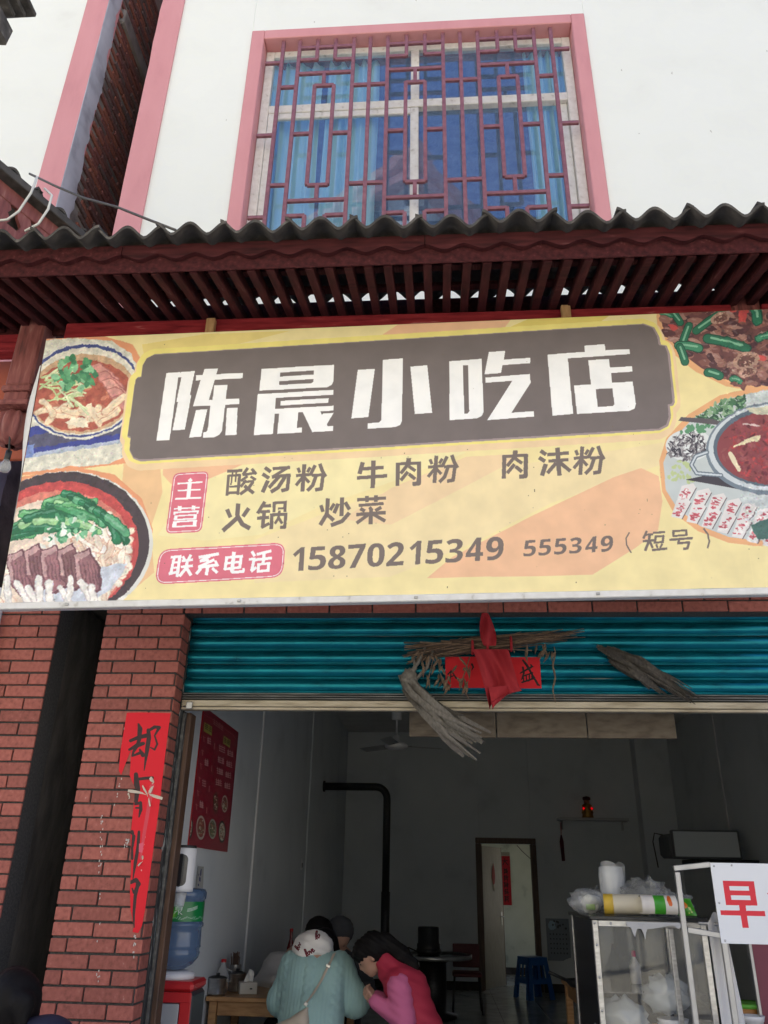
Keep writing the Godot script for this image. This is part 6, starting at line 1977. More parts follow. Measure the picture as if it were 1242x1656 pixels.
	part("screen", span(-.385, .385, .025, .31, .0505, .056, .002), plain(lin(.58, .62, .64), .16), tv)  # pale colour stands in for light reflected by the screen
	st = begin()
	bx(st, Vector3(-.20, .15, -.22), Vector3(.5, .28, .40), Basis(Vector3.UP, .15), .04)
	part("back_shell", done(st), plain(lin(.13, .14, .15), .55), tv)
	part("bracket", span(-.2, .6, -.05, -.003, -.4, .05, .004), M.dark_metal, tv)
	part("aerial_lead", done_tube([Vector3(-.45, .28, -.2), Vector3(-.55, .3, -.2), Vector3(-.58, .2, -.2), Vector3(-.55, -.1, -.2)], .008, 6), M.black, tv)

# ---------------------------------------------------------------- the serving counter at the right
func blob(at: Vector3, rad: Vector3, seed_: int, rough := .25, nu := 22, nv := 14) -> ArrayMesh:
	var n := FastNoiseLite.new()
	n.seed = seed_
	n.frequency = 1.0
	return sheet(func(u, v):
		var a: float = -u * TAU
		var b: float = (v - .5) * PI
		var d := Vector3(cos(a) * cos(b), -sin(b), sin(a) * cos(b))
		var k: float = 1.0 + rough * n.get_noise_3dv(d * 2.2) + rough * .7 * absf(n.get_noise_3dv(d * 5.0))
		return at + d * rad * k, nu, nv)

func build_counter() -> void:
	var r := RandomNumberGenerator.new()
	r.seed = 101
	# steel table under the cabinet
	var tb := thing("steel_table", "stainless steel work table under the glass food cabinet", "table", Vector3(1.11, FL, -.92))
	part("top", box_mesh(Vector3(0, .72, 0), Vector3(.66, .03, .92), .004), M.steel_dull, tb)
	part("shelf", box_mesh(Vector3(0, .25, 0), Vector3(.6, .02, .86), .004), M.steel_dull, tb)
	for sx: float in [-1, 1]:
		for sz: float in [-1, 1]:
			part("leg", done_tube([Vector3(sx * .29, .7, sz * .42), Vector3(sx * .29, 0, sz * .42)], .019, 10), M.steel_dull, tb)
	# glazed cabinet
	var x0 := .80
	var x1 := 1.40
	var yb := FL + .736
	var yt := 1.352
	var zf := -.5
	var zk := -1.31
	var c := thing("food_cabinet", "glass fronted food cabinet with steel angle frame and black top", "cabinet", Vector3(0, 0, 0))
	var fr := func(ax: float, bx_: float, ay: float, by: float, az: float, bz: float) -> void:
		part("frame", span(ax, bx_, ay, by, az, bz, .003), M.steel, c)
	for xx: float in [x0, x1 - .03]:
		fr.call(xx, xx + .03, yb, yt, zf - .03, zf)
		fr.call(xx, xx + .03, yb, yt, zk, zk + .03)
	fr.call(x0 + .031, x1 - .031, yt - .032, yt - .001, zf - .029, zf + .001)
	fr.call(x0 + .031, x1 - .031, yb + .001, yb + .03, zf - .029, zf + .001)
	fr.call(x0 + .031, x1 - .031, yt - .03, yt - .002, zk + .002, zk + .028)
	fr.call((x0 + x1) / 2 + .1, (x0 + x1) / 2 + .125, yb + .031, yt - .033, zf - .026, zf - .002)
	part("top", span(x0 - .012, x1 + .012, yt + .001, yt + .02, zk - .01, zf + .012, .003), plain(lin(.022, .023, .024), .18), c)
	part("side_panel", span(x0 + .006, x0 + .014, yb + .002, yt - .002, zk + .032, zf - .032, .001), plain(lin(.035, .035, .037), .2, .3), c)
	part("side_panel", span(x1 - .014, x1 - .006, yb + .002, yt - .002, zk + .032, zf - .032, .001), M.clear, c)
	part("back_panel", span(x0 + .032, x1 - .032, yb + .03, yt - .032, zk + .008, zk + .014, .001), glass(lin(.03, .033, .037), .9, 0.0, .05), c)
	part("base", span(x0 + .032, x1 - .032, yb + .002, yb + .014, zk + .03, zf - .031, .001), M.steel_dull, c)
	part("shelf", span(x0 + .032, x1 - .032, yb + .25, yb + .256, zk + .03, zf - .06, .001), M.clear, c)
	part("pane", sheet(func(u, v): return Vector3(lerpf(x0 + .03, x1 - .03, u), lerpf(yt - .032, yb + .03, v), zf - .014), 2, 2), M.clear, c)
	for k in 4:
		part("rivet", lathe_mesh([Vector2(.007, 0), Vector2(.005, .003), Vector2(0, .004)], 10, Vector3(x0 + .012 + k * .085, yt - .016, zf + .001), Basis(Vector3(1, 0, 0), PI / 2)), M.steel, c)
	for k in 3:
		part("rivet", lathe_mesh([Vector2(.007, 0), Vector2(.005, .003), Vector2(0, .004)], 10, Vector3(x0 + .015, yt - .12 - k * .15, zf + .001), Basis(Vector3(1, 0, 0), PI / 2)), M.steel, c)
	part("torn_film", sheet(func(u, v):
		var drop := .022 + .012 * sin(u * 5.0) + (.045 * exp(-pow((u - .12) * 30.0, 2.0)) + .05 * exp(-pow((u - .3) * 40.0, 2.0)) + .02 * exp(-pow((u - .9) * 18.0, 2.0)))
		return Vector3(x0 + .18 + u * .3, yt - .005 - v * drop, zf + .004 + .004 * v), 40, 3), plain(lin(.5, .5, .5), .6), c)
	# what lies inside the cabinet
	var sack := glass(lin(.62, .66, .66), .62, 0.0, .22)
	var inside := [["plastic_bag", "milky plastic bag with handles at the bottom of the cabinet", Vector3(.95, yb + .115, -.70), Vector3(.12, .095, .1), 1], ["plastic_bag", "bulging white plastic bag resting on bowls in the cabinet", Vector3(1.20, yb + .235, -.72), Vector3(.11, .085, .1), 2], ["plastic_bag", "small clear bag lying behind the milky bag in the cabinet", Vector3(1.02, yb + .09, -.98), Vector3(.1, .07, .1), 3]]
	for q in inside:
		var t := thing(q[0], q[1], "bag", q[2])
		part("film", blob(Vector3.ZERO, q[3], q[4], .42), sack, t)
	var bowls := thing("bowl_stack", "stack of white bowls at the bottom of the food cabinet", "bowls", Vector3(1.22, yb + .016, -.72))
	for k in 3:
		part("bowl", lathe_mesh([Vector2(.03, k * .022), Vector2(.035, k * .022 + .006), Vector2(.075, k * .022 + .045), Vector2(.082, k * .022 + .065), Vector2(.079, k * .022 + .066), Vector2(.03, k * .022 + .014), Vector2(0, k * .022 + .012)], 28), M.white_plastic, bowls)
	var sq := thing("squeeze_bottle", "white squeeze bottle with pink cap in the food cabinet", "bottle", Vector3(1.10, yb + .257, -.98))
	part("body", lathe_mesh([Vector2(0, 0), Vector2(.03, .002), Vector2(.032, .09), Vector2(.012, .13), Vector2(.01, .14)], 20), M.white_plastic, sq)
	part("cap", lathe_mesh([Vector2(.013, .138), Vector2(.011, .165), Vector2(0, .17)], 16), plain(lin(.6, .05, .15), .4), sq)
	# on top of the cabinet
	var top := yt + .021
	var roll := thing("bag_roll", "upright white roll of thin plastic bags on the cabinet", "bag roll", Vector3(1.02, top, -1.02))
	part("roll", lathe_mesh([Vector2(0, 0), Vector2(.068, .002), Vector2(.072, .03), Vector2(.07, .11), Vector2(.074, .2), Vector2(.068, .252), Vector2(.03, .26), Vector2(.026, .23), Vector2(0, .23)], 36), plain(lin(.62, .64, .66), .55), roll)
	part("loose_film", sheet(func(u, v):
		var a: float = lerpf(-2.6, .9, u)
		return Vector3(cos(a) * (.078 + .012 * sin(u * 13.0) * v), .04 + v * (.23 + .015 * sin(u * 9.0)), -sin(a) * (.078 + .01 * sin(u * 7.0))), 30, 8), M.bag, roll)
	var lying := func(called: String, label: String, a: Vector3, b: Vector3, ra: float, rb: float, m: Material, band: Material, t0: float, t1: float) -> Node3D:
		var t := thing(called, label, "cups", a)
		var d := b - a
		var rings := 24
		var pts := []
		var rad := []
		for k in rings:
			var f := float(k) / (rings - 1)
			pts.append(d * f)
			rad.append(lerpf(ra, rb, f) * (1.0 + .012 * (k % 2)))
		part("cups", done_tube(pts, rad, 28), m, t)
		if band:
			part("printed_band", done_tube([d * t0, d * t1], [lerpf(ra, rb, t0) * 1.02, lerpf(ra, rb, t1) * 1.02], 28), band, t)
		return t
	var cream := plain(lin(.66, .60, .47), .6)
	lying.call("paper_cups", "long cream stack of paper cups with yellow end lying on the cabinet", Vector3(.845 + .06, top + .053, -.70), Vector3(1.14, top + .055, -.66), .052, .052, cream, plain(lin(.72, .48, .06), .5), .0, .22)
	var pp := Print.new(256, 128, Color8(228, 222, 214))
	pp.to = func(v: Vector2) -> Vector2: return v
	pp.px([[[90, 70], [170, 70], [170, 128], [90, 128]]], Color8(70, 160, 50))
	pp.px([jag(r, 205, 90, 20, 22, 12)], Color8(226, 110, 40))
	for k in 26:
		pp.px([jag(r, r.randf_range(8, 250), r.randf_range(4, 62), 3, 3, 6)], Color8(206, 70, 100))
	pp.brush([[40, 22], [70, 26], [66, 44], [84, 48]], 5.0, Color8(40, 36, 40))
	pp.px([[[70, 50], [88, 50], [88, 68], [70, 68]]], Color8(190, 30, 60))
	var pk := thing("cup_packet", "white printed packet of paper cups with green patch lying on the cabinet", "packet", Vector3(1.085, top + .001, -.60))
	part("packet", sheet(func(u, v):
		return Vector3(u * .19, .052 + .052 * sin(lerpf(PI * 1.3, -PI * .3, v)), .052 * cos(lerpf(PI * 1.3, -PI * .3, v)) + .002 * sin(u * 20.0)), 16, 20), picture(pp, .35), pk)
	part("film_end", lathe_mesh([Vector2(.05, 0), Vector2(.035, .02), Vector2(0, .03)], 20, Vector3(.19, .052, 0), Basis(Vector3(0, 0, 1), -PI / 2)), M.bag, pk)
	var cb := thing("cup_in_bag", "round white cup end with green print in a clear bag", "cup", Vector3(.855, top, -.86))
	part("cup", done_tube([Vector3(.05, .05, -.06), Vector3(-.01, .05, .05)], [.04, .05], 28), plain(lin(.66, .66, .60), .5), cb)
	part("green_print", box_mesh(Vector3(-.008, .035, .058), Vector3(.05, .03, .003), .001, Basis(Vector3.UP, -.35)), plain(lin(.22, .40, .06), .5), cb)
	part("film", blob(Vector3(-.02, .062, .0), Vector3(.10, .06, .09), 9, .5), M.bag, cb)
	var crum := [["clear_wrap", "crumpled clear plastic wrap behind the cup stacks", Vector3(1.20, top + .085, -.95), Vector3(.13, .09, .12), 12], ["clear_wrap", "small crumpled clear wrap between the roll and the cup bag", Vector3(.93, top + .05, -1.12), Vector3(.07, .07, .06), 14], ["clear_wrap", "low crumpled clear wrap at the right end of the cabinet top", Vector3(1.33, top + .055, -.9), Vector3(.1, .06, .12), 16]]
	for q in crum:
		var t := thing(q[0], q[1], "plastic", q[2])
		part("film", blob(Vector3.ZERO, q[3], q[4], .7, 30, 20), glass(lin(.75, .77, .78), .2, 0.0, .12), t)
	var sn := thing("snack_packet", "small green and orange snack packet on the right of the cabinet", "packet", Vector3(1.325, top + .002, -.66))
	var sp := Print.new(96, 64, Color8(70, 150, 40))
	sp.to = func(v: Vector2) -> Vector2: return v
	sp.px([jag(r, 40, 24, 24, 16, 10)], Color8(226, 130, 40))
	sp.px([jag(r, 12, 18, 12, 16, 8)], Color8(220, 226, 232))
	sp.px([jag(r, 20, 6, 8, 8, 8)], Color8(40, 70, 160))
	for k in 10:
		sp.px([jag(r, r.randf_range(20, 80), r.randf_range(34, 60), 5, 4, 6)], Color8(206, 214, 120))
	part("packet", sheet(func(u, v): return Vector3((u - .5) * .10 + .02 * v, .085 * (1.0 - v) + .003, .02 * sin(u * PI) * sin(v * PI) + .03 * v), 10, 8), picture(sp, .3), sn)
	# stall frame with the breakfast board
	var f := thing("stall_frame", "dark square steel tube stall frame beside the food cabinet", "frame", Vector3(0, 0, 0))
	var tube_bar := func(a: Vector3, b: Vector3, w: float) -> void:
		var st := begin()
		bar(st, a, b, w, w, Vector3(0, 0, 1) if absf((b - a).normalized().z) < .9 else Vector3.UP, .003)
		part("tube", done(st), M.steel_dull, f)
	var zp := .06
	tube_bar.call(Vector3(1.135, .012, zp), Vector3(1.135, 1.585, zp), .024)
	tube_bar.call(Vector3(1.31, .012, zp), Vector3(1.31, 1.62, zp), .026)
	tube_bar.call(Vector3(1.12, 1.60, zp + .002), Vector3(1.295, 1.62, zp + .002), .026)
	tube_bar.call(Vector3(1.149, 1.335, zp), Vector3(1.296, 1.315, zp), .026)
	tube_bar.call(Vector3(2.1, .012, zp), Vector3(2.1, 1.62, zp), .026)
	tube_bar.call(Vector3(1.325, .85, zp), Vector3(2.086, .85, zp), .026)
	var bp := Print.new(512, 640, Color8(222, 224, 226))
	var xa := 1.292
	var xb := 1.66
	var ya := 1.628
	var yc := 1.283
	bp.to = func(v: Vector2) -> Vector2:
		var w := onz(v.x, v.y, zp + .02)
		return Vector2((w.x - xa) / (xb - xa) * 512.0, (ya - w.y) / (ya - yc) * 640.0)
	var o := Vector2(1140, 1380)
	var z := 102.0 / 1056.0
	var red := Color8(214, 30, 50)
	bp.px([[[296, 458], [820, 468], [880, 876], [683, 873], [692, 962], [1000, 966], [1015, 1054], [705, 1046], [735, 1248], [632, 1248], [598, 1043], [270, 1033], [258, 953], [582, 957], [572, 870], [353, 866]], [[405, 548], [733, 554], [743, 626], [418, 621]], [[432, 703], [755, 708], [768, 784], [445, 778]]], red, o, z)
	bp.px([[[1045, 664], [1075, 660], [1080, 690], [1048, 684]]], red, o, z)
	var bd := thing("breakfast_board", "white painted board with a large red Chinese character on the stall frame", "sign", Vector3(xa, yc, zp + .014))
	part("panel", span(0, xb - xa, 0, ya - yc, 0, .005, .001), M.white_plastic, bd)
	part("printed_face", sheet(func(u, v): return Vector3(u * (xb - xa), lerpf(ya - yc, 0, v), .0058), 2, 2), picture(bp, .45), bd)
	for q in [[.016, .33], [.016, .17], [.018, .012], [.1, .335], [.28, .334]]:
		part("rivet", lathe_mesh([Vector2(.005, 0), Vector2(.004, .002), Vector2(0, .003)], 10, Vector3(q[0], q[1], .006), Basis(Vector3(1, 0, 0), PI / 2)), M.steel, bd)
	# white cloth hung beside the frame
	var cl := thing("hanging_cloth", "white plastic sheet hanging between the cabinet and the stall frame", "sheet", Vector3(1.30, 1.36, -.06))
	part("cloth", sheet(func(u, v):
		return Vector3(-.02 + .085 * u + .06 * v * u, -v * .75 + .05 * sin(u * 2.8) * (1.0 - v) * 1.0, .012 * sin(u * 8.0 + v * 2.0) - .03 * u), 14, 16), plain(lin(.58, .57, .55), .6), cl)
	part("rail", done_tube([Vector3(-.06, .0, -.01), Vector3(.10, -.005, -.03), Vector3(.8, -.005, -.03)], .008, 8), M.steel_dull, cl)
	# maroon shelf unit behind with bowl and basin
	var sh := thing("maroon_shelf", "maroon board shelf unit behind the stall frame", "shelf", Vector3(1.72, FL, -.45))
	var maroon := plain(lin(.20, .035, .06), .5)
	part("back_board", span(-.12, .6, .66, 1.26, -.02, .0, .003), maroon, sh)
	part("front_board", span(-.2, .6, .0, .84, .12, .14, .003), maroon, sh)
	part("edge_strip", span(-.135, -.12, .66, 1.27, -.02, .012, .002), M.steel_dull, sh)
	part("shelf_board", span(-.28, .6, .84, .858, -.24, .15, .003), M.dark_metal, sh)
	for x in [-.26, .56]:
		part("leg", span(x, x + .025, .0, .838, -.2, -.17, .003), M.dark_metal, sh)
	var bw := thing("small_bowl", "small white bowl on the maroon shelf unit", "bowl", Vector3(1.545, FL + .859, -.42))
	part("bowl", lathe_mesh([Vector2(.02, 0), Vector2(.022, .01), Vector2(.05, .04), Vector2(.056, .062), Vector2(.053, .063), Vector2(.018, .016), Vector2(0, .014)], 28), M.white_plastic, bw)
	var ba := thing("food_basin", "orange basin with green rim behind the small bowl", "basin", Vector3(1.555, FL + .859, -.57))
	part("basin", lathe_mesh([Vector2(.06, 0), Vector2(.075, .01), Vector2(.10, .085), Vector2(.096, .086), Vector2(.06, .012), Vector2(0, .01)], 28), plain(lin(.36, .16, .04), .5), ba)
	part("rim", lathe_mesh([Vector2(.098, .082), Vector2(.112, .088), Vector2(.112, .104), Vector2(.098, .104)], 28), plain(lin(.10, .33, .03), .5), ba)
	wood_table("side_table", "orange brown wooden side table behind the food cabinet", Vector3(1.28, FL, -2.95), Vector3(.62, .80, .8))
	var pan := thing("frying_pan", "black pan standing on the wooden side table", "pan", Vector3(1.06, FL + .801, -2.75))
	part("pan", lathe_mesh([Vector2(0, 0), Vector2(.1, .003), Vector2(.14, .05), Vector2(.136, .05), Vector2(.095, .008), Vector2(0, .006)], 32), M.black, pan)
	part("handle", done_tube([Vector3(-.12, .045, .03), Vector3(-.26, .10, .07)], .012, 8), M.black, pan)
	# wires and bulb by the eave, outside
	var w1 := thing("overhead_wire", "black wire sagging down to the tile edge in front of the pink band", "wire", onz(48, 281, .7))
	var wp := []
	for q in [[48, 281], [90, 301], [135, 320], [190, 335], [240, 355], [284, 372]]:
		wp.append(onz(q[0], q[1], .7 + q[0] * .0012) - w1.position)
	part("wire", done_tube(wp, .008, 7), M.wire, w1)
	for q in [["white cable looping from the carved board to the tile edge", [[60, 286], [50, 312], [30, 342], [12, 355], [-30, 360]]], ["white cable hanging in a bow in front of the carved board", [[72, 305], [84, 316], [78, 338], [62, 362], [40, 374]]]]:
		var t := thing("white_cable", q[0], "cable", onz(q[1][0][0], q[1][0][1], 1.45))
		part("cable", done_tube(q[1].map(func(v): return onz(v[0], v[1], 1.45) - t.position), .0065, 7), M.cable, t)
	var lb := thing("light_bulb", "unlit bare bulb hanging below the carved pumpkin at the left", "bulb", onz(9, 752, .8))
	part("socket", done_tube([Vector3(0, .03, 0), Vector3(0, .085, 0)], .016, 12), M.black, lb)
	part("glass", lathe_mesh([Vector2(0, -.045), Vector2(.02, -.04), Vector2(.03, -.02), Vector2(.028, 0), Vector2(.014, .03)], 20), glass(lin(.6, .62, .62), .3, 0.0, .05), lb)
	part("flex", done_tube([Vector3(0, .085, 0), Vector3(-.02, .2, 0), Vector3(-.03, .34, 0)], .005, 6), M.black, lb)

# ---------------------------------------------------------------- people: rounded bones joined smoothly and meshed
func bone_d(p: Vector3, b: Array) -> float:
	var a: Vector3 = b[0]
	var ab: Vector3 = b[1] - a
	var t := clampf((p - a).dot(ab) / maxf(ab.length_squared(), 1e-9), 0.0, 1.0)
	return (p - a - ab * t).length() - lerpf(b[2], b[3], t)

func field(p: Vector3, bones: Array, k: float) -> float:
	var d := 1e3
	for b in bones:
		var e := bone_d(p, b)
		var h := clampf(.5 + .5 * (d - e) / k, 0.0, 1.0)
		d = lerpf(d, e, h) - k * h * (1.0 - h)
	return d

func flesh(bones: Array, cell: float, k: float, relief = null) -> ArrayMesh:
	var lo := Vector3(1e9, 1e9, 1e9)
	var hi := -lo
	for b in bones:
		for e in 2:
			var rr: Vector3 = Vector3.ONE * (b[2 + e] + k + cell * 2.0)
			lo = lo.min(b[e] - rr)
			hi = hi.max(b[e] + rr)
	var nx := int((hi.x - lo.x) / cell) + 2
	var ny := int((hi.y - lo.y) / cell) + 2
	var nz := int((hi.z - lo.z) / cell) + 2
	var g := PackedFloat32Array()
	g.resize(nx * ny * nz)
	g.fill(1e3)
	for b in bones:
		var m: float = maxf(b[2], b[3]) + k + cell * 1.5
		var l: Vector3 = ((b[0].min(b[1]) - Vector3.ONE * m) - lo) / cell
		var h: Vector3 = ((b[0].max(b[1]) + Vector3.ONE * m) - lo) / cell
		var a: Vector3 = b[0]
		var ab: Vector3 = b[1] - a
		var inv := 1.0 / maxf(ab.length_squared(), 1e-9)
		var r0: float = b[2]
		var dr: float = b[3] - b[2]
		for z in range(maxi(0, int(l.z)), mini(nz, int(h.z) + 2)):
			for y in range(maxi(0, int(l.y)), mini(ny, int(h.y) + 2)):
				var i := (z * ny + y) * nx
				for x in range(maxi(0, int(l.x)), mini(nx, int(h.x) + 2)):
					var p := lo + Vector3(x, y, z) * cell - a
					var t := clampf(p.dot(ab) * inv, 0.0, 1.0)
					var e := (p - ab * t).length() - r0 - dr * t
					var d := g[i + x]
					if d > 500.0:
						g[i + x] = e
					else:
						var hh := clampf(.5 + .5 * (d - e) / k, 0.0, 1.0)
						g[i + x] = lerpf(d, e, hh) - k * hh * (1.0 - hh)
	if relief != null:
		for z in nz:
			for y in ny:
				for x in nx:
					var i := (z * ny + y) * nx + x
					if absf(g[i]) < cell * 3.0:
						g[i] += relief.call(lo + Vector3(x, y, z) * cell)
	var vert := {}
	var st := begin(true)
	var step := [1, nx, nx * ny]
	var corner := [0, 1, nx, nx + 1, nx * ny, nx * ny + 1, nx * ny + nx, nx * ny + nx + 1]
	var cpos := [Vector3(0, 0, 0), Vector3(1, 0, 0), Vector3(0, 1, 0), Vector3(1, 1, 0), Vector3(0, 0, 1), Vector3(1, 0, 1), Vector3(0, 1, 1), Vector3(1, 1, 1)]
	var edges := [[0, 1], [2, 3], [4, 5], [6, 7], [0, 2], [1, 3], [4, 6], [5, 7], [0, 4], [1, 5], [2, 6], [3, 7]]
	for z in nz - 1:
		for y in ny - 1:
			for x in nx - 1:
				var i := (z * ny + y) * nx + x
				var neg := 0
				for c in 8:
					if g[i + corner[c]] < 0.0:
						neg += 1
				if neg == 0 or neg == 8:
					continue
				var s := Vector3.ZERO
				var n := 0
				for e in edges:
					var da := g[i + corner[e[0]]]
					var db := g[i + corner[e[1]]]
					if (da < 0.0) != (db < 0.0):
						s += cpos[e[0]].lerp(cpos[e[1]], da / (da - db))
						n += 1
				vert[i] = lo + (Vector3(x, y, z) + s / n) * cell
	for i in vert:
		for ax in 3:
			var a := g[i]
			var b := g[i + step[ax]]
			if (a < 0.0) == (b < 0.0):
				continue
			var u: int = step[(ax + 1) % 3]
			var v: int = step[(ax + 2) % 3]
			var q := [i - u - v, i - v, i, i - u]
			if not (vert.has(q[0]) and vert.has(q[1]) and vert.has(q[3])):
				continue
			if a < 0.0:
				quad(st, vert[q[3]], vert[q[2]], vert[q[1]], vert[q[0]])
			else:
				quad(st, vert[q[0]], vert[q[1]], vert[q[2]], vert[q[3]])
	return done(st)

# first point of a cloth or body met by the ray through a pixel
func meet(bones: Array, k: float, px: float, py: float, lift: float) -> Vector3:
	var d := ray(px, py).normalized()
	var t := 2.0
	for i in 200:
		var f := field(EYE + d * t, bones, k) - lift
		if f < .0015:
			break
		t += maxf(f * .8, .002)
		if t > 12.0:
			break
	return EYE + d * t

func hand(wrist: Vector3, dir: Vector3, palm: Vector3, size: float, curl: float, right: bool) -> Array:
	# dir: along the fingers, palm: the way the palm faces
	var d := dir.normalized()
	var n := (palm - d * palm.dot(d)).normalized()
	var w := d.cross(n) * (1.0 if right else -1.0)
	var out := [[wrist, wrist + d * .035 * size, .020 * size, .022 * size]]
	var knuckles := []
	for k in 4:
		var off := (k - 1.5) * .019 * size
		knuckles.append(wrist + d * (.083 - absf(k - 1.2) * .004) * size + w * off)
		out.append([wrist + d * .03 * size + w * off * .7, knuckles[k], .013 * size, .0105 * size])
	var lens := [.066, .076, .071, .055]
	for k in 4:
		var p: Vector3 = knuckles[k]
		var a := curl * .6
		for j in 3:
			var q: Vector3 = p + (d * cos(a) + n * sin(a)) * lens[k] * size * [.45, .32, .23][j]
			out.append([p, q, (.0095 - j * .0008) * size, (.0088 - j * .0008) * size])
			p = q
			a += curl * .75
	var tp := wrist + d * .022 * size - w * .026 * size
	var tdir := (d * .75 - w * .55 + n * .35).normalized()
	out.append([wrist + d * .01 * size - w * .012 * size, tp, .015 * size, .0125 * size])
	out.append([tp, tp + tdir * .038 * size, .012 * size, .0105 * size])
	out.append([tp + tdir * .038 * size, tp + (tdir + d * .35 + n * .2).normalized() * .068 * size, .0103 * size, .0085 * size])
	return out

# head looking along f with the crown along u; returns bones of skull, face, nose, lips, chin and ears
func head_bones(c: Vector3, f: Vector3, u: Vector3, s: float) -> Array:
	f = f.normalized()
	u = (u - f * u.dot(f)).normalized()
	var w := f.cross(u)
	return [
		[c + (u * .025 - f * .02) * s, c + (u * .025 + f * .012) * s, .092 * s, .086 * s],
		[c + (f * .035 + u * .005) * s, c + (f * .045 - u * .05) * s, .062 * s, .052 * s],
		[c + (f * .055 - u * .085) * s, c + (f * .068 - u * .088) * s, .030 * s, .022 * s],
		[c + (f * .092 + u * .012) * s, c + (f * .112 - u * .022) * s, .009 * s, .0125 * s],
		[c + (f * .092 - u * .050 + w * .012) * s, c + (f * .092 - u * .050 - w * .012) * s, .0115 * s, .0115 * s],
		[c + (f * .086 + u * .022 + w * .032) * s, c + (f * .090 + u * .020 + w * .012) * s, .011 * s, .010 * s],
		[c + (f * .086 + u * .022 - w * .032) * s, c + (f * .090 + u * .020 - w * .012) * s, .011 * s, .010 * s],
		[c + (w * .080 + u * .012 - f * .008) * s, c + (w * .086 - u * .022 - f * .002) * s, .013 * s, .009 * s],
		[c + (-w * .080 + u * .012 - f * .008) * s, c + (-w * .086 - u * .022 - f * .002) * s, .013 * s, .009 * s]]

func eyes(parent: Node3D, c: Vector3, f: Vector3, u: Vector3, s: float) -> void:
	f = f.normalized()
	u = (u - f * u.dot(f)).normalized()
	var w := f.cross(u)
	for k: float in [-1, 1]:
		var st := begin(true)
		tube(st, [c + (f * .0895 + u * .002 + w * k * .022) * s, c + (f * .0915 + u * .002 + w * k * .040) * s], .0065 * s, 8)
		part("eye", done(st), M.black, parent)

func seat_stool(at: Vector3, h: float, label: String) -> void:
	var t := thing("wooden_stool", label, "stool", at)
	part("seat", box_mesh(Vector3(0, h - .015, 0), Vector3(.34, .03, .28), .006), M.wood, t)
	for sx: float in [-1, 1]:
		for sz: float in [-1, 1]:
			var st := begin()
			bar(st, Vector3(sx * .16, 0, sz * .13), Vector3(sx * .14, h - .03, sz * .11), .036, .036)
			part("leg", done(st), M.wood, t)

func shift(bones: Array, by: Vector3) -> Array:
	return bones.map(func(b): return [b[0] - by, b[1] - by, b[2], b[3]])

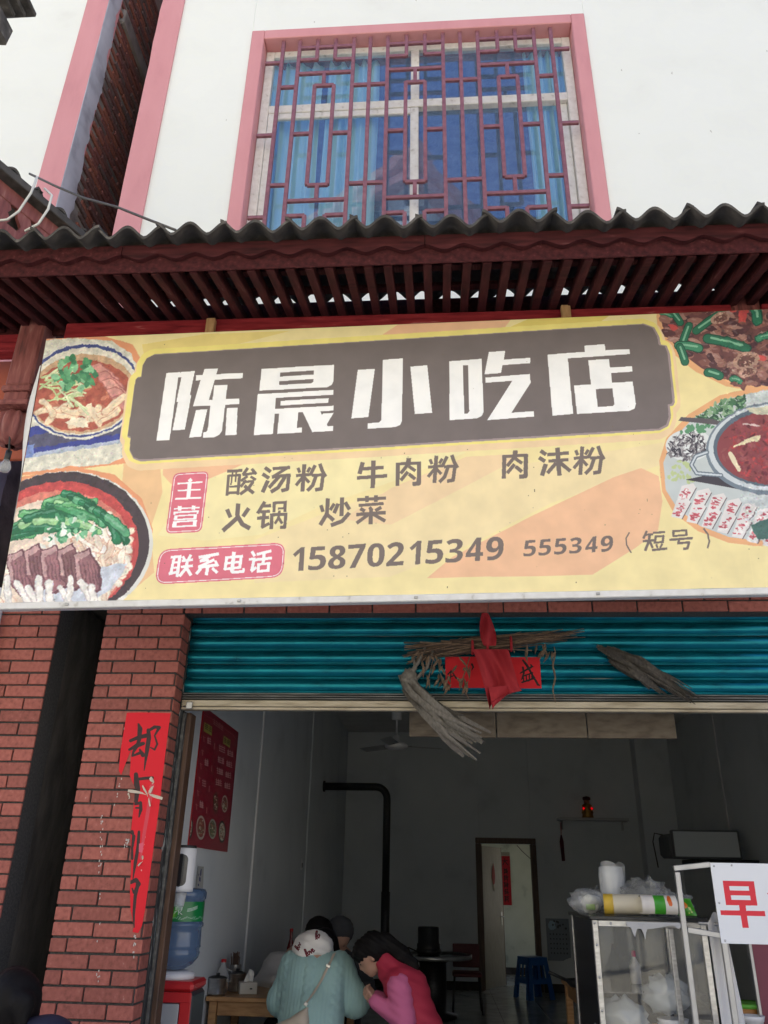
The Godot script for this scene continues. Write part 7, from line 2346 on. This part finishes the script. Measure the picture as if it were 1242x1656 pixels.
func build_people() -> void:
	var skin := plain(lin(.42, .24, .17), .55)
	var hair := plain(lin(.008, .007, .007), .6)
	hair.metallic_specular = .25
	var V := func(x: float, y: float, z: float) -> Vector3: return Vector3(x, y, z)
	# --- woman in the knitted sweater, seen from behind, bent over the table
	var at := Vector3(-.86, FL, -1.55)
	var w := thing("person", "person in pale teal cable knit sweater with white printed hood and beige bag", "person", at)
	var torso := [[V.call(-.86, .50, -1.56), V.call(-.855, .70, -1.60), .185, .185], [V.call(-.93, .60, -1.58), V.call(-.93, .95, -1.70), .13, .13], [V.call(-.78, .60, -1.58), V.call(-.78, .95, -1.70), .13, .13], [V.call(-1.01, .985, -1.755), V.call(-.70, .985, -1.755), .085, .085], [V.call(-.86, .9, -1.70), V.call(-.86, 1.02, -1.79), .13, .085]]
	var arms := [[V.call(-1.01, .975, -1.755), V.call(-1.085, .79, -1.75), .098, .088], [V.call(-1.085, .79, -1.75), V.call(-.99, .80, -2.03), .088, .06], [V.call(-.70, .975, -1.755), V.call(-.59, .80, -1.74), .098, .090], [V.call(-.59, .80, -1.74), V.call(-.69, .80, -2.03), .090, .06]]
	var sweater := torso + arms
	var knit := plain(lin(.31, .48, .475), .9)
	knit.rim_enabled = true
	knit.rim = .35
	var cable := func(p: Vector3) -> float:
		# ribs and three plaited cables down the back
		var x := (p.x + .86) * 1.0
		var d := -.0022 * sin(x * 260.0)
		for cx: float in [-.21, -.02, .17]:
			var e := x - cx
			if absf(e) < .034:
				var t := p.y * 62.0
				var strand_ := maxf(cos((e / .034 - .5 * sin(t)) * 2.2), cos((e / .034 + .5 * sin(t)) * 2.2))
				d = -.009 * maxf(0.0, strand_)
		return d
	part("sweater", flesh(shift(sweater, at), .0085, .05, func(p): return cable.call(p + at)), knit, w)
	var hc := Vector3(-.845, 1.065, -1.96)
	var hf := Vector3(.0, -.55, -.83)
	var hu := Vector3(0, .83, -.55)
	var body: Array = head_bones(hc, hf, hu, 1.0)
	body.append([V.call(-.85, 1.0, -1.80), V.call(-.845, 1.05, -1.92), .055, .052])
	body.append([V.call(-.86, .5, -1.56), V.call(-.86, .98, -1.74), .15, .13])
	body.append([V.call(-.93, .5, -1.57), V.call(-.98, .50, -1.95), .08, .065])
	body.append([V.call(-.98, .50, -1.95), V.call(-.98, .12, -1.93), .055, .04])
	body.append([V.call(-.79, .5, -1.57), V.call(-.75, .50, -1.95), .08, .065])
	body.append([V.call(-.75, .50, -1.95), V.call(-.75, .12, -1.93), .055, .04])
	part("body", flesh(shift(body, at), .011, .022), skin, w)
	part("hand", flesh(shift(hand(V.call(-.985, .805, -2.05), Vector3(.25, .02, -1), Vector3(.2, -1, 0), 1.0, .5, false), at), .0045, .008), skin, w)
	part("hand", flesh(shift(hand(V.call(-.695, .805, -2.05), Vector3(-.25, .02, -1), Vector3(-.2, -1, 0), 1.0, .5, true), at), .0045, .008), skin, w)
	var locks := [[hc + Vector3(0, .045, .03), hc + Vector3(0, .055, -.03), .108, .10], [hc + Vector3(.0, .0, .06), hc + Vector3(0, -.06, .05), .09, .06], [hc + Vector3(-.07, .0, .0), hc + Vector3(-.08, -.1, -.03), .045, .03], [hc + Vector3(.07, .0, .0), hc + Vector3(.08, -.1, -.03), .045, .03]]
	part("hair", flesh(shift(locks, at), .009, .03, func(p): return .003 * sin(p.x * 190.0 + p.y * 40.0)), hair, w)
	part("trousers", flesh(shift([[V.call(-.93, .51, -1.56), V.call(-.98, .52, -1.95), .105, .085], [V.call(-.98, .52, -1.95), V.call(-.98, .12, -1.93), .085, .065], [V.call(-.79, .51, -1.56), V.call(-.75, .52, -1.95), .105, .085], [V.call(-.75, .52, -1.95), V.call(-.75, .12, -1.93), .085, .065]], at), .015, .04), plain(lin(.02, .025, .05), .8), w)
	for x: float in [-.98, -.75]:
		part("shoe", flesh(shift([[V.call(x, FL + .045, -1.90), V.call(x, FL + .04, -2.08), .045, .038]], at), .01, .02), M.white_plastic, w)
	# hood with its printed words
	var hp := Print.new(640, 512, Color8(226, 222, 218))
	hp.to = func(v: Vector2) -> Vector2: return Vector2((v.x - 465.0) / 82.0 * 640.0, (v.y - 1500.0) / 64.0 * 512.0)
	var ho := Vector2(400, 1440)
	var hz := 360.0 / 1242.0
	var love := func(x: float, y: float, k: float, turn: float, upto: int) -> void:
		var letters := [[[0, 0], [10, -14], [12, -40], [4, -44], [2, -10], [10, 2]], [[16, -4], [14, -14], [22, -20], [28, -12], [22, 0], [16, -4]], [[32, -18], [38, 0], [46, -20]], [[48, -8], [58, -12], [54, -20], [48, -10], [54, 2], [64, -4]]]
		for i in mini(upto, 4):
			var pts: Array = letters[i].map(func(v):
				var t := Vector2(v[0], v[1]).rotated(turn) * k
				return [x + t.x, y + t.y])
			hp.brush(pts, 7.5 * k, Color8(48, 24, 34), ho, hz)
			hp.brush(pts, 4.0 * k, Color8(128, 26, 44), ho, hz)
	love.call(325, 372, 1.0, -.55, 4)
	love.call(264, 340, .9, -1.15, 3)
	love.call(378, 274, 1.0, -.35, 2)
	var hood_c := Vector3(-.895, 1.098, -1.765)
	var fold_n := FastNoiseLite.new()
	fold_n.seed = 4
	fold_n.frequency = 1.0
	var hood_st := begin(true)
	var grid := []
	for i in 45:
		var col := []
		for j in 31:
			var a := -TAU * i / 44.0
			var b := (j / 30.0 - .5) * PI
			var d := Vector3(cos(a) * cos(b), -sin(b), sin(a) * cos(b))
			var rad := Vector3(.142, .112, .14)
			var kk := 1.0 + .10 * fold_n.get_noise_3dv(d * 1.6) + .05 * sin(d.x * 7.0 + d.y * 9.0) * maxf(0.0, d.z)
			var p := d * rad * kk
			p = p.rotated(Vector3(0, 0, 1), .18)
			col.append(hood_c + p)
		grid.append(col)
	for i in 44:
		for j in 30:
			for c in [[0, 0], [1, 0], [1, 1], [0, 0], [1, 1], [0, 1]]:
				var p: Vector3 = grid[i + c[0]][j + c[1]]
				# flat print: the cloth was printed before it was sewn
				var q := Vector2((p.x + 1.013) / .283, (1.232 - p.y) / .232)
				hood_st.set_uv(q)
				hood_st.add_vertex(p - at)
	part("hood", done(hood_st), picture(hp, .9), w)
	# shoulder bag and strap
	var strap_pts := []
	for q in [[541, 1541], [531, 1562], [520, 1585], [507, 1606], [495, 1622]]:
		strap_pts.append(meet(sweater, .05, q[0], q[1], .012) - at)
	var beige := plain(lin(.50, .43, .35), .5)
	part("strap", sheet(func(u, v):
		var t: float = v * (strap_pts.size() - 1)
		var i := mini(int(t), strap_pts.size() - 2)
		var c: Vector3 = strap_pts[i].lerp(strap_pts[i + 1], t - i)
		return c + Vector3(.9, .35, 0) * (u - .5) * .024 + Vector3(0, 0, .004 * cos((u - .5) * 3.0)), 3, 24), beige, w)
	part("buckle", box_mesh(strap_pts[1] + Vector3(0, 0, .006), Vector3(.03, .018, .006), .002, Basis(Vector3(0, 0, 1), -.45)), M.steel, w)
	part("ring", box_mesh(strap_pts[4] + Vector3(0, -.005, .006), Vector3(.024, .024, .008), .003, Basis(Vector3(0, 0, 1), -.6)), M.steel, w)
	var bag_c := meet(sweater, .05, 470, 1652, .03) - at
	part("bag", flesh([[bag_c + Vector3(-.07, -.06, .0), bag_c + Vector3(.07, .0, .0), .05, .045], [bag_c + Vector3(.06, .01, 0), bag_c + Vector3(.10, .075, -.01), .035, .008], [bag_c + Vector3(-.09, -.11, 0), bag_c + Vector3(.06, -.11, 0), .055, .055]], .01, .04), beige, w)
	seat_stool(Vector3(-.86, FL, -1.52), .42, "wooden stool under the person in the teal sweater")

	# --- child in the red and pink jacket, in profile, leaning to the left
	at = Vector3(-.15, FL, -1.45)
	var c := thing("person", "small person in crimson padded jacket with pink sleeves leaning over the table edge", "person", at)
	var red := plain(lin(.40, .022, .055), .75)
	var pink := plain(lin(.56, .13, .27), .8)
	var vest := [[V.call(-.14, .48, -1.45), V.call(-.15, .68, -1.45), .135, .135], [V.call(-.15, .66, -1.45), V.call(-.23, .90, -1.46), .14, .125], [V.call(-.23, .90, -1.46), V.call(-.33, 1.00, -1.47), .12, .08], [V.call(-.28, .94, -1.38), V.call(-.28, .94, -1.55), .095, .095], [V.call(-.345, 1.02, -1.47), V.call(-.375, 1.055, -1.475), .075, .065]]
	part("jacket", flesh(shift(vest, at), .011, .05, func(p): return .0035 * sin((p.y + p.x * .4) * 95.0)), red, c)
	for sd: float in [1, -1]:
		var z := -1.465 + sd * .125
		part("sleeve", flesh(shift([[V.call(-.28, .93, z), V.call(-.245, .76, z + sd * .02), .078, .066], [V.call(-.245, .76, z + sd * .02), V.call(-.425, .84, z - sd * .035), .066, .045]], at), .011, .03, func(p): return .003 * sin(p.y * 120.0 + p.x * 60.0)), pink, c)
		part("hand", flesh(shift(hand(V.call(-.432, .843, z - sd * .037), Vector3(-.85, .6, -sd * .25), Vector3(.3, .5, -sd), .8, .75, sd < 0), at), .0042, .007), skin, c)
	hc = Vector3(-.462, 1.085, -1.49)
	hf = Vector3(-.80, -.58, -.05)
	hu = Vector3(-.58, .80, .0)
	body = head_bones(hc, hf, hu, .92)
	body.append([V.call(-.35, 1.0, -1.47), V.call(-.43, 1.06, -1.487), .045, .043])
	body.append([V.call(-.14, .5, -1.45), V.call(-.26, .92, -1.46), .1, .09])
	for sd: float in [1, -1]:
		body.append([V.call(-.15, .48, -1.45 + sd * .07), V.call(-.45, .46, -1.45 + sd * .08), .06, .05])
		body.append([V.call(-.45, .46, -1.45 + sd * .08), V.call(-.43, .10, -1.45 + sd * .08), .045, .035])
	part("body", flesh(shift(body, at), .0095, .02), skin, c)
	eyes(c, hc - at, hf, hu, .92)
	var cu := hu.normalized()
	var cf := hf.normalized()
	locks = [[hc + cu * .036 - cf * .028, hc + cu * .048 + cf * .022, .1, .082], [hc - cf * .06 + cu * .01, hc - cf * .05 - cu * .04, .066, .045], [hc + cu * .06 + cf * .07, hc + cu * .035 + cf * .095, .035, .018], [hc - cf * .085 + cu * .03, hc - cf * .12 + cu * .02, .035, .045], [hc - cf * .12 + cu * .02, V.call(-.27, 1.09, -1.46), .05, .055], [V.call(-.27, 1.09, -1.46), V.call(-.195, 1.045, -1.45), .055, .03], [V.call(-.195, 1.045, -1.45), V.call(-.165, .985, -1.44), .03, .008]]
	part("hair", flesh(shift(locks, at), .0085, .025, func(p): return .0028 * sin(p.y * 210.0 + p.x * 120.0)), hair, c)
	var jeans := []
	for sd: float in [1, -1]:
		jeans.append([V.call(-.15, .47, -1.45 + sd * .075), V.call(-.45, .47, -1.45 + sd * .08), .085, .068])
		jeans.append([V.call(-.45, .47, -1.45 + sd * .08), V.call(-.43, .10, -1.45 + sd * .08), .068, .05])
		part("shoe", flesh(shift([[V.call(-.42, FL + .04, -1.45 + sd * .08), V.call(-.55, FL + .035, -1.45 + sd * .09), .038, .034]], at), .01, .02), M.black, c)
	part("trousers", flesh(shift(jeans, at), .014, .03), plain(lin(.03, .04, .08), .85), c)
	seat_stool(Vector3(-.13, FL, -1.45), .36, "wooden stool under the person in the crimson jacket")

	# --- two more at the far side of the table
	far_person("person in white quilted jacket across the table behind the white hood", Vector3(-1.2, FL, -3.12), plain(lin(.50, .49, .49), .8), hair, skin, Vector3(.19, 1.10, .27), false)
	far_person("person in dark clothes and grey knitted hat at the far side of the table", Vector3(-.86, FL, -3.22), plain(lin(.03, .03, .034), .85), plain(lin(.05, .052, .058), .9), skin, Vector3(.0, 1.10, .16), true)

	# --- person in the dark coat outside, in front of the gap
	at = Vector3(-1.78, .012, 1.0)
	var g := thing("person", "dark haired person in navy coat sitting outside in front of the dark gap", "person", at)
	var coat := [[V.call(-1.72, .45, 1.0), V.call(-1.70, .72, .98), .18, .17], [V.call(-1.86, .88, .98), V.call(-1.50, .905, .95), .12, .115], [V.call(-1.48, .905, .95), V.call(-1.41, .64, .92), .115, .085], [V.call(-1.41, .64, .92), V.call(-1.6, .58, .72), .085, .06], [V.call(-1.88, .83, .98), V.call(-1.95, .62, .92), .105, .085], [V.call(-1.95, .62, .92), V.call(-1.8, .58, .72), .085, .06], [V.call(-1.70, .8, .98), V.call(-1.70, .95, .95), .13, .075]]
	part("coat", flesh(shift(coat, at), .013, .06), plain(lin(.012, .014, .035), .7), g)
	hc = Vector3(-1.675, 1.035, .90)
	hf = Vector3(-.55, -.45, -.7)
	hu = Vector3(-.2, .9, -.4)
	body = head_bones(hc, hf, hu, 1.0)
	body.append([V.call(-1.70, .92, .95), V.call(-1.712, 1.02, .92), .05, .05])
	body.append([V.call(-1.72, .45, 1.0), V.call(-1.70, .90, .96), .14, .11])
	for sd: float in [1, -1]:
		body.append([V.call(-1.72 + sd * .09, .45, 1.0), V.call(-1.72 + sd * .11, .45, .58), .075, .06])
		body.append([V.call(-1.72 + sd * .11, .45, .58), V.call(-1.72 + sd * .11, .11, .6), .055, .04])
		part("hand", flesh(shift(hand(V.call(-1.7 + sd * .1, .575, .70), Vector3(-sd * .6, 0, -1), Vector3(0, -1, 0), 1.0, .6, sd > 0), at), .0048, .008), skin, g)
		part("shoe", flesh(shift([[V.call(-1.72 + sd * .11, .06, .62), V.call(-1.72 + sd * .11, .05, .46), .045, .038]], at), .01, .02), M.black, g)
	part("body", flesh(shift(body, at), .011, .022), skin, g)
	part("trousers", flesh(shift([[V.call(-1.63, .46, 1.0), V.call(-1.61, .47, .58), .1, .08], [V.call(-1.61, .47, .58), V.call(-1.61, .12, .6), .08, .06], [V.call(-1.81, .46, 1.0), V.call(-1.83, .47, .58), .1, .08], [V.call(-1.83, .47, .58), V.call(-1.83, .12, .6), .08, .06]], at), .015, .04), plain(lin(.02, .02, .025), .85), g)
	part("hair", flesh(shift([[hc + Vector3(.02, .04, .03), hc + Vector3(-.01, .05, -.01), .108, .098], [hc + Vector3(.03, .0, .05), hc + Vector3(.05, -.08, .06), .08, .055], [hc + Vector3(-.07, .06, .03), hc + Vector3(-.12, .03, .05), .04, .02], [hc + Vector3(.06, .04, .06), hc + Vector3(.10, .04, .10), .04, .03], [hc + Vector3(.10, .04, .10), hc + Vector3(.115, -.05, .12), .035, .012], [hc + Vector3(.07, -.03, .0), hc + Vector3(.08, -.09, -.01), .04, .02]], at), .009, .03, func(p): return .002 * sin(p.x * 420.0 + p.y * 160.0) + .003 * sin(p.y * 37.0 + p.x * 51.0)), hair, g)
	seat_stool(Vector3(-1.72, .012, 1.03), .36, "wooden stool under the person in the navy coat")

func far_person(label: String, at: Vector3, cloth: Material, top: Material, skin: Material, head: Vector3, hat: bool) -> void:
	var p := thing("person", label, "person", at)
	var hx := head.x
	var coat := [[Vector3(0, .46, 0), Vector3(0, .7, .04), .17, .17], [Vector3(-.15, .86, .12), Vector3(.15, .86, .12), .11, .11], [Vector3(0, .7, .04), Vector3(hx * .6, .93, .14), .15, .09], [Vector3(-.17, .85, .12), Vector3(-.22, .74, .30), .10, .085], [Vector3(-.22, .74, .30), Vector3(-.10, .78, .48), .085, .055], [Vector3(.17, .85, .12), Vector3(.22, .74, .30), .10, .085], [Vector3(.22, .74, .30), Vector3(.10, .78, .48), .085, .055]]
	part("jacket", flesh(coat, .014, .05, func(q): return .003 * sin(q.y * 110.0)), cloth, p)
	var hc := head - Vector3(0, FL, 0)
	var hf := Vector3(.1, -.65, .76)
	var hu := Vector3(0, .76, .65)
	var body: Array = head_bones(hc, hf, hu, 1.0)
	body.append([Vector3(hx * .6, .9, .13), hc - Vector3(0, .05, .05), .052, .05])
	body.append([Vector3(0, .46, 0), Vector3(0, .9, .1), .13, .12])
	for sd: float in [1, -1]:
		body.append([Vector3(sd * .08, .46, 0), Vector3(sd * .10, .46, .38), .075, .06])
		body.append([Vector3(sd * .10, .46, .38), Vector3(sd * .10, .1, .36), .055, .04])
		part("hand", flesh(hand(Vector3(sd * .095, .785, .485), Vector3(-sd * .6, 0, .8), Vector3(0, -1, 0), 1.0, .6, sd < 0), .0048, .008), skin, p)
		part("shoe", flesh([[Vector3(sd * .1, .045, .34), Vector3(sd * .1, .04, .5), .045, .038]], .01, .02), M.black, p)
	part("body", flesh(body, .012, .022), skin, p)
	eyes(p, hc, hf, hu, 1.0)
	part("trousers", flesh([[Vector3(-.08, .46, 0), Vector3(-.1, .47, .38), .1, .08], [Vector3(-.1, .47, .38), Vector3(-.1, .1, .36), .08, .06], [Vector3(.08, .46, 0), Vector3(.1, .47, .38), .1, .08], [Vector3(.1, .47, .38), Vector3(.1, .1, .36), .08, .06]], .016, .04), plain(lin(.02, .022, .03), .85), p)
	part("knitted_hat" if hat else "hair", flesh([[hc + Vector3(0, .05, -.04), hc + Vector3(0, .06, .02), .112, .105], [hc + Vector3(0, .0, -.07), hc + Vector3(0, -.03, -.07), .08, .06]], .01, .03, func(q): return .002 * sin(q.y * 180.0)), top, p)
	seat_stool(at, .40, "wooden stool under the person in %s" % ("the grey hat" if hat else "the white jacket"))
